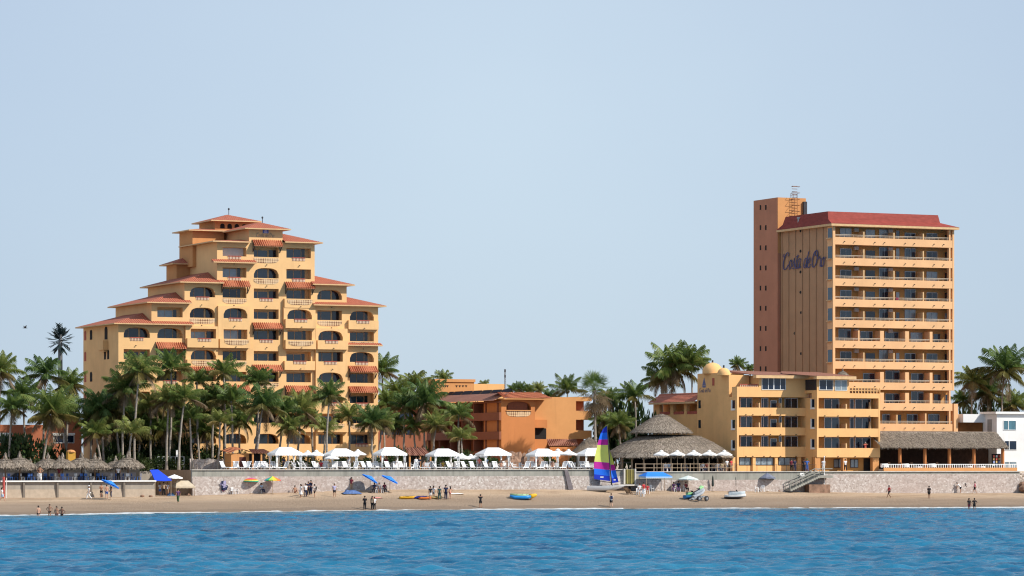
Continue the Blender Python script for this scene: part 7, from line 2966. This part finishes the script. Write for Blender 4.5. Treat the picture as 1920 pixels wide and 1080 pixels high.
tarp(659, 926, 2.6, 1.3, .55, 'crumpled blue tarpaulin on the sand before the stone wall', plain('blue_tarp', (.07, .13, .30), .6, .3, 3))
tarp(706, 934, 1.6, .6, .14, 'pale red towel spread on the sand', plain('pink_towel', (.6, .22, .2), .9, .15), 'beach_towel', 'towel', 4)
tarp(320, 926, 1.0, .7, .4, 'blue folded bag pile under the big canopy', plain('blue_bag', (.08, .18, .35), .8, .3, 5), 'bag', 'bag', 7)
tarp(855, 926, 2.2, .6, .12, 'white sheet spread on the sand behind the group by the kayaks', FABRIC, 'sheet', 'sheet', 9)
rnd = random.Random(9)
for k in range(14):
    px, py = rnd.choice([(rnd.uniform(262, 290), rnd.uniform(929, 934)), (rnd.uniform(344, 380), rnd.uniform(925, 931)), (rnd.uniform(1455, 1480), rnd.uniform(914, 920))])
    u, v, z = beach_pt(px, py)
    mb = MB()
    s = rnd.uniform(.10, .28)
    rows = []
    for i in range(6):
        a_ = math.pi * i / 5
        rows.append([(s * 1.3 * math.sin(a_) * math.cos(t * .9) * (1 + .3 * noise.noise(Vector((k, i, t)))), s * math.sin(a_) * math.sin(t * .9), s * .7 - s * .7 * math.cos(a_)) for t in range(7)])
    mb.grid(rows, 0, True)
    o = mb.build('rock', ROCK)
    place(o, u, v, z - .03)
    tag(o, ('small dark stone lying by the wall foot near the corner tents' if px < 400 else 'small dark stone lying left of the beach stairs'), 'stone', 'loose stones left of the corner' if px < 300 else ('loose stones by the beach tent' if px < 400 else 'loose stones by the stairs'))
    if px < 300:
        o['label'] = 'small dark stone on the sand below the lower terrace end'


def hull(mb, L, W, H, m=0, rocker=.2, bow=.35, n=14, deck=True, top=None, x0=0, y0=0, z0=0):
    rows = []
    for i in range(n + 1):
        t = i / n
        x = (t - .5) * L
        w_ = W / 2 * (1 - max(0, (t - .55) / .45) ** 2.2) * (1 - .35 * max(0, (.25 - t) / .25) ** 2)
        w_ = max(w_, .02)
        keel = rocker * H * (max(0, t - .5) * 2) ** 2 * 1.4
        hb = H * (1 + bow * max(0, t - .4))
        r = []
        for j in range(9):
            a_ = math.pi * j / 8
            r.append((x0 + x, y0 + w_ * math.cos(a_), z0 + hb - (hb - keel) * math.sin(a_) ** .8))
        rows.append(r)
    mb.grid(rows, m)
    if deck:
        mb.grid([[r[0], ((r[0][0] + r[8][0]) / 2, y0, r[0][2] + .05), r[8]] for r in rows], top if top is not None else m)
    mb.poly(rows[0], m)
    return rows


# kayaks and floats on the sand
for k, (px, py, L, c, lab, rot) in enumerate([(765, 935, 2.4, (.75, .42, .03), 'yellow kayak lying on the sand, longest of the floats', .1), (787, 935, 2.0, (.03, .05, .35), 'blue kayak beside the yellow one', -.1), (797, 936, 1.8, (.7, .2, .05), 'orange kayak nearest the standing group', .25), (818, 935, 1.6, (.6, .45, .2), 'tan float behind the legs of the group', 0)]):
    u, v, z = beach_pt(px, py)
    root = thing('kayak', lab, 'kayak', u, v, z, 'kayaks on the sand', rot)
    mb = MB()
    hull(mb, L, .72, .26)
    mb.build('hull', plain('kayak_%d' % k, c, .4, .1), root)
    mb = MB()
    mb.lathe((-.1, 0, .30), [(.24, 0), (.2, .04), (.16, -.02)], 12, 0, 1.3, .8)
    mb.build('cockpit', DARK, root)
    mb = MB()
    mb.tube([(-.7, .1, .33), (.6, -.15, .35)], .02, 5)
    mb.build('paddle', DARK, root)

# banana boat: blue tube with yellow end
u, v, z = beach_pt(978, 936)
bb = thing('banana_boat', 'inflatable boat with blue side tubes and a yellow nose on the sand', 'boat', u, v, z, rot=-.42)
mb = MB()
for s in (-1, 1):
    mb.tube([(-1.55, s * .42, .42), (-.9, s * .42, .24), (.4, s * .42, .22), (1.2, s * .3, .32)], [.16, .22, .24, .2], 10)
mb.build('side_tube', plain('inflatable_blue', (.02, .22, .55), .35, .08), bb, smooth=True)
mb = MB()
mb.tube([(1.05, 0, .34), (1.45, 0, .42), (1.85, 0, .56), (2.0, 0, .62)], [.36, .30, .2, .08], 10)
mb.build('nose', plain('inflatable_yellow', (.78, .45, .03), .35, .08), bb, smooth=True)
mb = MB()
mb.tube([(-1.5, 0, .6), (-.4, 0, .46), (.9, 0, .44)], [.16, .24, .26], 10)
mb.build('seat_tube', plain('inflatable_green', (.30, .42, .22), .35, .1), bb, smooth=True)
for x in (-.6, .1, .7):
    mb = MB()
    mb.tube([(x, -.2, .68), (x, .2, .68)], .035, 6)
    mb.build('handle', DARK, bb)


# jet skis
def jet_ski(px, py, rot, label, hullc, topc, lift=0.0, scale=1.0):
    u, v, z = beach_pt(px, py)
    root = thing('jet_ski', label, 'jet ski', u, v, z + lift, 'jet skis on the beach', rot)
    root.scale = (scale,) * 3
    mb = MB()
    hull(mb, 2.9, 1.1, .48, rocker=.5, bow=.4)
    mb.build('hull', hullc, root)
    mb = MB()
    hull(mb, 2.3, .8, .42, rocker=0, bow=.25, x0=.2, z0=.48)
    mb.build('deck', topc, root)
    mb = MB()
    rows = [[(x, y, .78 + h * (1 - (y / .26) ** 2) + b) for y in (-.24, -.12, 0, .12, .24)] for x, h, b in ((-1.15, .05, .05), (-.7, .14, .12), (-.1, .14, .10), (.1, .08, .05))]
    mb.grid(rows)
    mb.build('seat', IRON, root)
    mb = MB()
    mb.tube([(.25, 0, .9), (.12, 0, 1.12)], .09, 6)
    mb.tube([(.12, -.38, 1.14), (.12, .38, 1.14)], .03, 6)
    mb.build('handlebar', IRON, root)
    mb = MB()
    mb.poly([(.3, -.25, .92), (.3, .25, .92), (.12, .2, 1.2), (.12, -.2, 1.2)])
    mb.build('windshield', GLASS2, root)
    return root


WHULL = plain('jet_ski_white', (.72, .74, .74), .3, .06)
BHULL = plain('jet_ski_blue', (.03, .16, .36), .3, .1)
GTOP = plain('jet_ski_lime', (.32, .62, .28), .35, .15)
jet_ski(1379, 935, -.25, 'white jet ski with dark stripe lying on the sand by itself', WHULL, plain('jet_ski_pale', (.55, .62, .66), .3, .1), .02)
mbs = [o for o in bpy.data.objects if o.name.startswith('jet_ski') and o.parent is None][-1]
mb = MB()
hull(mb, 2.96, 1.16, .26, rocker=.9, bow=.2, deck=False)
mb.build('dark_stripe', IRON, mbs)
jet_ski(1296, 935, .35, 'blue jet ski with lime deck lying left of the trailer', BHULL, GTOP, .02, .9)
js = jet_ski(1311, 936, .42, 'white and lime jet ski nose-up on a beach trailer', plain('jet_ski_grey', (.45, .48, .52), .3, .1), plain('jet_ski_silver', (.36, .40, .44), .3, .15), .42, .88)
mb = MB()
mb.tube([(.45, 0, .98), (.9, 0, 1.12), (1.3, 0, 1.02)], [.22, .30, .12], 8)
mb.build('lime_cover', GTOP, js)
js.rotation_euler = (0, R(-20), TH + .30)
tr_scale = .85
u, v, z = beach_pt(1311, 939)
tr = thing('beach_trailer', 'small two-wheeled beach trailer carrying a jet ski', 'trailer', u, v, z, rot=.30)
mb = MB()
for s in (-1, 1):
    mb.bar((-1.5, s * .35, .18), (1.0, s * .35, .62), .09)
for x in (-1.2, 0, .9):
    zz_ = .18 + (x + 1.5) / 2.5 * .44
    mb.bar((x, -.4, zz_), (x, .4, zz_), .08)
mb.build('frame', STEEL, tr)
for x, s in ((.75, -1), (.75, 1), (-.65, -1), (-.65, 1)):
    mb = MB()
    mb.tube([(x, s * .52, .33), (x, s * .74, .33)], .33, 16)
    w_ = mb.build('wheel', IRON, tr)
    mb = MB()
    mb.tube([(x, s * .51, .33), (x, s * .755, .33)], .15, 12)
    mb.build('rim', STEEL, w_)

# ------------------------------------------------------------------ catamaran with its striped sail
uc, vc, zc_ = beach_pt(1136, 921)
cat = thing('catamaran', 'beach catamaran with a tall sail striped blue, magenta and lime', 'sailing boat', uc, vc, zc_, rot=-TH)
ppm = F / depth(uc, vc)
P = lambda px, py, y=0.0: ((px - 1136) / ppm, y, (921 - py) / ppm)
for k, (dx_, dy_) in enumerate(((-.35, -.9), (.55, 1.1))):
    mb = MB()
    hull(mb, 4.4 if k == 0 else 4.2, .5, .58, rocker=.8, bow=.2, x0=dx_, y0=dy_, z0=.1)
    mb.build('hull', plain('cat_grey_hull', (.56, .57, .58), .35, .08), cat)
mb = MB()
for x in (-1.0, .9):
    mb.tube([(x, -1.0, .82), (x, 1.2, .82)], .05, 8)
mb.box(-1.0, .9, -.85, 1.05, .80, .83)
mb.build('trampoline', IRON, cat)
mb = MB()
mt = P(1138, 796)
mbx = P(1147, 914)
mb.tube([(mbx[0], .1, .8), (P(1142, 850)[0], .1, P(1142, 850)[2]), (mt[0], .1, mt[2])], [.085, .08, .05], 8)
mb.build('mast', IRON, cat)
SB = [plain('sail_' + n, c, .7, .04) for n, c in (('navy', (.012, .04, .50)), ('blue', (.015, .16, .80)), ('magenta', (.48, .02, .30)), ('lime', (.62, .66, .16)))]


def sail(name, left, right, levels, bulge):
    """left/right edges as (px, py) polylines from the top down; colour bands by level fraction"""
    def at(poly, t):
        L = [0]
        for a, b in zip(poly, poly[1:]):
            L.append(L[-1] + abs(b[1] - a[1]))
        s = t * L[-1]
        for i in range(len(poly) - 1):
            if s <= L[i + 1] + 1e-9:
                f = (s - L[i]) / max(1e-9, L[i + 1] - L[i])
                return (poly[i][0] + (poly[i + 1][0] - poly[i][0]) * f, poly[i][1] + (poly[i + 1][1] - poly[i][1]) * f)
        return poly[-1]
    mb = MB()
    for (t0, t1, m) in levels:
        n = 6
        for i in range(n):
            a, b = t0 + (t1 - t0) * i / n, t0 + (t1 - t0) * (i + 1) / n
            for j in range(8):
                def pt(t, s):
                    l_, r_ = at(left, t), at(right, t)
                    q = (l_[0] + (r_[0] - l_[0]) * s, l_[1] + (r_[1] - l_[1]) * s)
                    p = P(q[0], q[1])
                    return (p[0], .1 + bulge * math.sin(math.pi * s) * math.sin(math.pi * min(1, t * .9 + .08)), p[2])
                mb.poly([pt(a, j / 8), pt(a, (j + 1) / 8), pt(b, (j + 1) / 8), pt(b, j / 8)], m)
    return mb.build(name, SB, cat, smooth=True, fix=False)


sail('main_sail', [(1136.5, 799), (1131, 804), (1126, 813), (1121, 830), (1116.5, 850), (1114, 868), (1114, 898)], [(1138.5, 797), (1139.5, 815), (1141.5, 850), (1143, 880), (1144, 902)],
     [(0, .13, 0), (.13, .255, 1), (.255, .355, 2), (.355, .67, 3), (.67, .80, 2), (.80, .91, 1), (.91, 1, 0)], .35)
sail('jib', [(1140, 836), (1142, 850), (1144, 880), (1146, 906)], [(1141, 838), (1146, 851), (1151, 868), (1155, 884), (1160, 904)],
     [(0, .50, 3), (.50, .66, 2), (.66, .86, 1), (.86, 1, 0)], .3)
for px, py, m_ in ((1128.5, 894.5, 0), (1152.5, 899.5, 0)):
    mb = MB()
    x, y, z = P(px, py)
    w_ = .22 if px < 1140 else .14
    mb.box(x - w_, x + w_, -.16, -.10, z - .09, z + .09)
    mb.build('sail_patch', WHITE, cat)
mb = MB()
mb.tube([P(1114, 900, .1), P(1146, 905, .1)], .04, 6)
mb.build('boom', IRON, cat)

# doorway, shelter and stores at the foot of the wall behind it
u0, u1 = U(1172, -.3), U(1189, -.3)
dh = thing('beach_doorway', 'dark olive doorway with pale posts in the sea wall right of the catamaran', 'doorway', u0, -.3, Z(918, u0, -.3))
bs = (u0, -.3, Z(918, u0, -.3))
mb = MB(bs)
mb.box(u0, u1, -.35, -.12, Z(907, u0, -.3), Z(880, u0, -.3))
mb.build('door', plain('olive_door', (.13, .11, .03), .7, .2), dh)
for x in (U(1176, -.36), U(1184, -.36)):
    mb = MB(bs)
    mb.box(x - .08, x + .08, -.40, -.352, Z(907, u0, -.3), Z(880, u0, -.3))
    mb.build('slat', plain('olive_slat', (.28, .24, .07), .7, .15), dh)
for x in (u0 - .25, u1 + .02):
    mb = MB(bs)
    mb.box(x, x + .22, -.45, -.05, Z(908, u0, -.3), Z(879, u0, -.3))
    mb.build('post', COPING, dh)
mb = MB(bs)
mb.box(u0 - 1.4, u1 + .4, -1.2, -.1, Z(911, u0, -.3), Z(908.3, u0, -.3))
mb.build('landing', COPING, dh)
mb = MB(bs)
mb.box(u0 + .6, u1 + .2, -1.0, -.3, Z(920, u0, -.3), Z(911.3, u0, -.3))
mb.build('store_box', IRON, dh)
u, v, z = beach_pt(1178, 927)
fl = thing('folding_bench', 'brown wooden folding bench leaning beside the catamaran', 'bench', u, v, z, rot=.3)
mb = MB()
for s in (-.35, .35):
    mb.bar((-.5, s, .85), (.2, s, 0), .08)
    mb.bar((.5, s, 0), (-.1, s, .7), .08)
mb.build('leg_frame', WOOD, fl)
mb = MB()
mb.poly([(-.55, -.45, .9), (-.55, .45, .9), (.15, .45, .12), (.15, -.45, .12)])
mb.build('board', WOODPALE, fl)

# ------------------------------------------------------------------ stairs down to the beach
us0, us1 = U(1478, -1.1), U(1533, -1.1)
st = thing('beach_stairs', 'concrete stairs with pale handrails climbing right along the sea wall', 'stairs', us0, -1.1, 2.0)
bs = (us0, -1.1, 2.0)
zb0, zt0 = Z(918, us0, -1.1), Z(892, us1, -1.1)
n = 14
for k in range(n):
    mb = MB(bs)
    x0_, x1_ = us0 + (us1 - us0) * k / n, us0 + (us1 - us0) * (k + 1) / n
    z = zb0 + (zt0 - zb0) * (k + 1) / n
    mb.box(x0_, x1_ - .002, -1.75, -.25, z - .34, z)
    mb.build('step', CONC, st)
mb = MB(bs)
mb.box(us1 + .01, us1 + 2.1, -1.75, -.25, zt0 - .3, zt0 + .05)
mb.build('landing', CONC, st)
mb = MB(bs)
mb.box(us1 - 1.6, us1 + 1.7, -1.6, -.3, 1.5, zt0 - 1.2)
mb.build('stone_pier', ROCK, st)
for y in (-1.7, -.3):
    for dz in (.95, .5):
        mb = MB(bs)
        mb.tube([(us0 - .1, y, zb0 + dz), (us1, y, zt0 + dz), (us1 + 2.0, y, zt0 + dz)], .05, 6)
        mb.build('handrail', CONC, st)
    for k in range(6):
        x = us0 + (us1 - us0) * k / 5
        z = zb0 + (zt0 - zb0) * k / 5
        mb = MB(bs)
        mb.tube([(x, y, z), (x, y, z + .98)], .045, 6)
        mb.build('baluster', CONC, st)
u = U(1545.5, -.4)
fp = thing('flag_pole', 'white pole standing at the top of the beach stairs', 'pole', u, -.4, Z(905, u, -.4))
mb = MB((u, -.4, Z(905, u, -.4)))
mb.tube([(u, -.4, Z(912, u, -.4)), (u, -.4, Z(857, u, -.4))], [.09, .06], 8)
mb.build('pole', WHITE, fp)
mb = MB((u, -.4, Z(905, u, -.4)))
mb.blob((u, -.4, Z(856.5, u, -.4)), (.11, .11, .11), 6)
mb.build('finial', WHITE, fp)
for px, v, y0, y1, lab, w_ in ((1504, -.25, 886.5, 893, 'blank white board on the sea wall above the beach stairs', .33), (334, 14.0, 844, 856, 'white notice board on a post by the viewing rail', .3)):
    u = U(px, v)
    nb = thing('notice_board', lab, 'sign', u, v, Z(y1 + 8, u, v))
    mb = MB((u, v, Z(y1 + 8, u, v)))
    mb.box(u - w_, u + w_, v - .05, v, Z(y1, u, v), Z(y0, u, v))
    mb.build('board', WHITE, nb)
    mb = MB((u, v, Z(y1 + 8, u, v)))
    mb.tube([(u, v + .03, Z(y1 + 10, u, v)), (u, v + .03, Z(y1 - 1, u, v))], .05, 6)
    mb.build('post', WHITE, nb)

# ------------------------------------------------------------------ remaining terrace buildings and rocks
v = 8.5
ua_, ub2 = U(432, v), U(470, v)
hut = thing('tile_roofed_hut', 'small ochre hut with an arched tile roof under the palms', 'hut', ua_, v, 4.8)
bs = (ua_, v, 4.8)
mb = MB(bs)
mb.box(ua_ + .1, ub2 - .2, v, v + 2.5, 4.7, Z(850, ua_, v))
mb.build('wall', ORANGE2, hut)
mb = MB(bs)
um_ = (ua_ + ub2) / 2
rows = []
for t in range(9):
    s = t / 8
    x = ua_ - .3 + (ub2 + .3 - ua_ + .3) * s
    zz_ = Z(850 - 7.5 * math.sin(math.pi * s), ua_, v)
    rows.append([(x, v - .5, zz_), (x, v + 2.8, zz_ + .35)])
mb.grid(rows)
mb.build('roof', AWN, hut)
mb = MB(bs)
mb.box(U(449, v), U(461, v), v - .03, v + .02, 4.75, Z(857, ua_, v))
mb.build('door', plain('dark_red_door', (.10, .03, .025), .8, .2), hut)
# brown bar roofs behind the cabanas
for a, b, ya, yb_, v, lab in ((468, 505, 842, 850, 7.5, 'brown pergola roof between the tile-roofed hut and the first cabana'), (762, 806, 839, 854, 7.5, 'brown tiled bar roof between the third and fourth cabanas')):
    ua_, ub2 = U(a, v), U(b, v)
    t_ = thing('bar_shelter', lab, 'shelter', ua_, v, DECK)
    bs = (ua_, v, DECK)
    mb = MB(bs)
    corrugated(mb, (ua_ + .4, v + 1.6, Z(ya, ua_, v)), (ub2 - .2, v + 1.6, Z(ya, ua_, v)), (ua_, v - .9, Z(yb_, ua_, v)), (ub2, v - .9, Z(yb_, ua_, v)), 14, .05)
    mb.build('roof', FLATROOF, t_)
    for x in (ua_ + .2, (ua_ + ub2) / 2, ub2 - .2):
        mb = MB(bs)
        mb.box(x - .1, x + .1, v - .75, v - .55, 4.9, Z(yb_ - .5, ua_, v))
        mb.build('post', ORANGE2, t_)
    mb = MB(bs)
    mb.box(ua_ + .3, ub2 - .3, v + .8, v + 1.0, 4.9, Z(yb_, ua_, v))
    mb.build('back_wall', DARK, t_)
# boulders of the pool grotto
rnd = random.Random(12)
for k, (px, hh, ww, lab) in enumerate([(955, 1.9, 1.5, 'leftmost brown boulder of the pool grotto'), (968, 2.5, 1.5, 'tall brown boulder behind the fifth and sixth cabanas'), (981, 2.2, 1.4, 'dark boulder in the middle of the grotto'), (994, 2.6, 1.5, 'highest boulder of the pool grotto'), (1006, 1.7, 1.4, 'rightmost boulder beside the tiled porch'), (945, 1.2, 1.2, 'low boulder at the left foot of the grotto')]):
    v = 9.5 + rnd.uniform(-.6, .6)
    u = U(px, v)
    mb = MB()
    n = 12
    rows = []
    for i in range(9):
        a_ = math.pi * .5 * i / 8
        r = []
        for j in range(n):
            b_ = 6.2832 * j / n
            d_ = Vector((math.cos(b_) * math.cos(a_), math.sin(b_) * math.cos(a_), math.sin(a_)))
            f_ = 1 + .35 * noise.noise(d_ * 1.8 + Vector((k * 5, 0, 0))) + .12 * noise.noise(d_ * 5 + Vector((0, k, 0)))
            r.append((d_.x * ww * f_, d_.y * ww * .8 * f_, d_.z * hh * f_))
        rows.append(r)
    mb.grid(rows, 0, True)
    o = mb.build('boulder', ROCK)
    place(o, u, v, DECK - .03)
    tag(o, lab, 'boulder', 'boulders of the pool grotto')
# stone planter wall and yellow pillar on the left
v = 13.0
u0, u1 = U(356, v), U(420, v)
pl = MB((u0, v, DECK))
n = 20
rows = []
for j in range(5):
    rows.append([(u0 + (u1 - u0) * i / n, v + .08 * noise.noise(Vector((i * .7, j, 0))), DECK - .03 + (1.5 + .25 * noise.noise(Vector((i * .4, 5, 0)))) * j / 4) for i in range(n + 1)])
pl.grid(rows)
pl.grid([rows[-1], [(p[0], p[1] + .6, p[2]) for p in rows[-1]]])
o = pl.build('planter_wall', STONE)
place(o, u0, v, DECK)
tag(o, 'low pinkish stone planter wall under the palms at the terrace left end', 'planter')
v = 13.0
u = U(133, v)
yp = thing('gate_pillar', 'stubby yellow plastered pillar behind the thatched parasols', 'pillar', u, v, LOW)
mb = MB((u, v, LOW))
mb.box(u - .5, u + .5, v - .4, v + .4, LOW - .02, Z(848, u, v))
mb.build('shaft', plain('ochre_plaster', (.55, .30, .05), .9, .15), yp)
mb = MB((u, v, LOW))
mb.lathe((u, v, Z(848, u, v)), [(.62, 0), (.58, .15), (.3, .3), (.02, .34)], 10)
mb.build('cap', ORANGE2, yp)
# dim bar counter and tables under the thatched parasols
v = 7.0
bar_ = thing('beach_bar', 'dim bar counter in the shade behind the thatched parasols', 'bar', U(60, v), v, LOW)
bs = (U(60, v), v, LOW)
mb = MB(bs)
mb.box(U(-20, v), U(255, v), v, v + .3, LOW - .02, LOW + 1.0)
mb.build('counter', plain('shade_dark_counter', (.05, .05, .06), .8, .3), bar_)  # near-black colour stands in for the shade under the parasols
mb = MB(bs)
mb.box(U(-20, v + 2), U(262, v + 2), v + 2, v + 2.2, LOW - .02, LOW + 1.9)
mb.build('back_wall', plain('shade_dark_back_wall', (.04, .035, .03), .9, .3), bar_)  # darkness of the shaded interior put into the wall colour
mb = MB(bs)
mb.box(U(160, v - .5), U(168, v - .5), v - .4, v - .3, LOW, LOW + 1.5)
mb.build('fridge', WHITE, bar_)
mb = MB()
for x in (-.2, .2):
    for y in (-.2, .2):
        mb.bar((x, y, 0), (x, y, .45), .05)
mb.box(-.23, .23, -.23, .23, .44, .48)
mb.box(-.22, .22, .2, .24, .55, .9)
bch = [mb.build('beach_chair', m_, mesh_only=True) for m_ in (plain('blue_plastic', (.05, .13, .38), .5, .1), PLASTIC)]
rnd = random.Random(2)
for k, px in enumerate(range(8, 262, 11)):
    v = rnd.uniform(-.4, 1.4)
    o = obj_of('beach_chair', bch[k % 3 == 0])
    place(o, U(px, v), v, LOW, rnd.uniform(0, 6))
    tag(o, ('white' if k % 3 == 0 else 'blue') + ' plastic chair on the lower terrace, ' + ORD[k + 1] + ' chair from the left edge', 'chair', 'chairs under the thatched parasols')
u = U(7, -2.2)
rp = thing('red_post', 'weathered red and white post at the left edge before the terrace wall', 'post', u, -2.2, beach_z(u, -2.2))
mb = MB((u, -2.2, beach_z(u, -2.2)))
mb.tube([(u, -2.2, 1.4), (u, -2.2, Z(894, u, -2.2))], .16, 8)
mb.build('shaft', plain('faded_red', (.42, .08, .07), .8, .3), rp)
mb = MB((u, -2.2, beach_z(u, -2.2)))
mb.tube([(u + .35, -2.2, 1.4), (u + .35, -2.2, Z(896, u, -2.2))], .05, 6)
mb.build('stake', WHITE, rp)
# rocks where the right-hand wall ends
rnd = random.Random(8)
for k in range(12):
    px = rnd.uniform(1905, 1935)
    v = rnd.uniform(-1.8, 1.5)
    u = max(U(px, v), UR3 + .3)
    mb = MB()
    s = rnd.uniform(.35, .8)
    rows = []
    for i in range(6):
        a_ = math.pi * i / 5
        rows.append([(s * 1.3 * math.sin(a_) * math.cos(t * .8) * (1 + .4 * noise.noise(Vector((k, i, t)))), s * math.sin(a_) * math.sin(t * .8), -s * .7 * math.cos(a_)) for t in range(8)])
    mb.grid(rows, 0, True)
    o = mb.build('boulder', ROCK if k % 2 else plain('pale_boulder', (.45, .38, .32), .95, .3))
    place(o, u, v, 1.6 + (v + 1.8) * .9)
    tag(o, 'pale or brown boulder heaped where the right-hand sea wall ends', 'boulder', 'boulders at the right wall end')
# roof clutter of the yellow block: dishes and a thatched sunshade
v = VM2 + 3
u = U(1580, v)
ts = thing('roof_sunshade', 'tiny grey thatched sunshade on the roof terrace beside the slab tower', 'parasol', u, v, Z(706, u, v) - .6)
o = obj_of('thatch_skirt', skirt_me, ts)
o.scale = (.42, .42, .5)
o = obj_of('thatch_cap', cap_me, ts)
o.scale = (.5, .5, .5)
mb = MB()
mb.tube([(0, 0, -.6), (0, 0, 1.3)], .05, 6)
mb.build('pole', WOOD, ts)
# a red towel over a tower rail
u = U(1683, VT - .06)
z = zt_[3] + .36
mb = MB((u, VT - .06, z))
mb.grid([[(u - .25, VT + .12, z - .3), (u + .2, VT + .12, z - .3)], [(u - .25, VT + .06, z + .03), (u + .2, VT + .06, z + .03)], [(u - .25, VT - .02, z - .1), (u + .2, VT - .02, z - .1)], [(u - .22, VT - .03, z - .3), (u + .2, VT - .03, z - .26)]])
o = mb.build('towel', cloth('maroon'))
place(o, u, VT - .06, z)
tag(o, 'red towel hung over the fourth balcony rail from the top of the slab tower', 'towel')
# a sea bird far off
u, v = U(47, 60), 60
z = Z(615, u, v)
mb = MB()
mb.tube([(-.35, 0, 0), (0, 0, .03), (.35, 0, 0)], [.03, .09, .02], 6)
mb.poly([(-.1, 0, .05), (.15, 0, .05), (.05, .7, .35), (-.1, .65, .33)])
mb.poly([(-.1, 0, .05), (.15, 0, .05), (.05, -.7, .35), (-.1, -.65, .33)])
o = mb.build('sea_bird', IRON)
place(o, u, v, z)
tag(o, 'small dark sea bird flying at the left side of the sky', 'bird')
print('objects', len(bpy.data.objects))
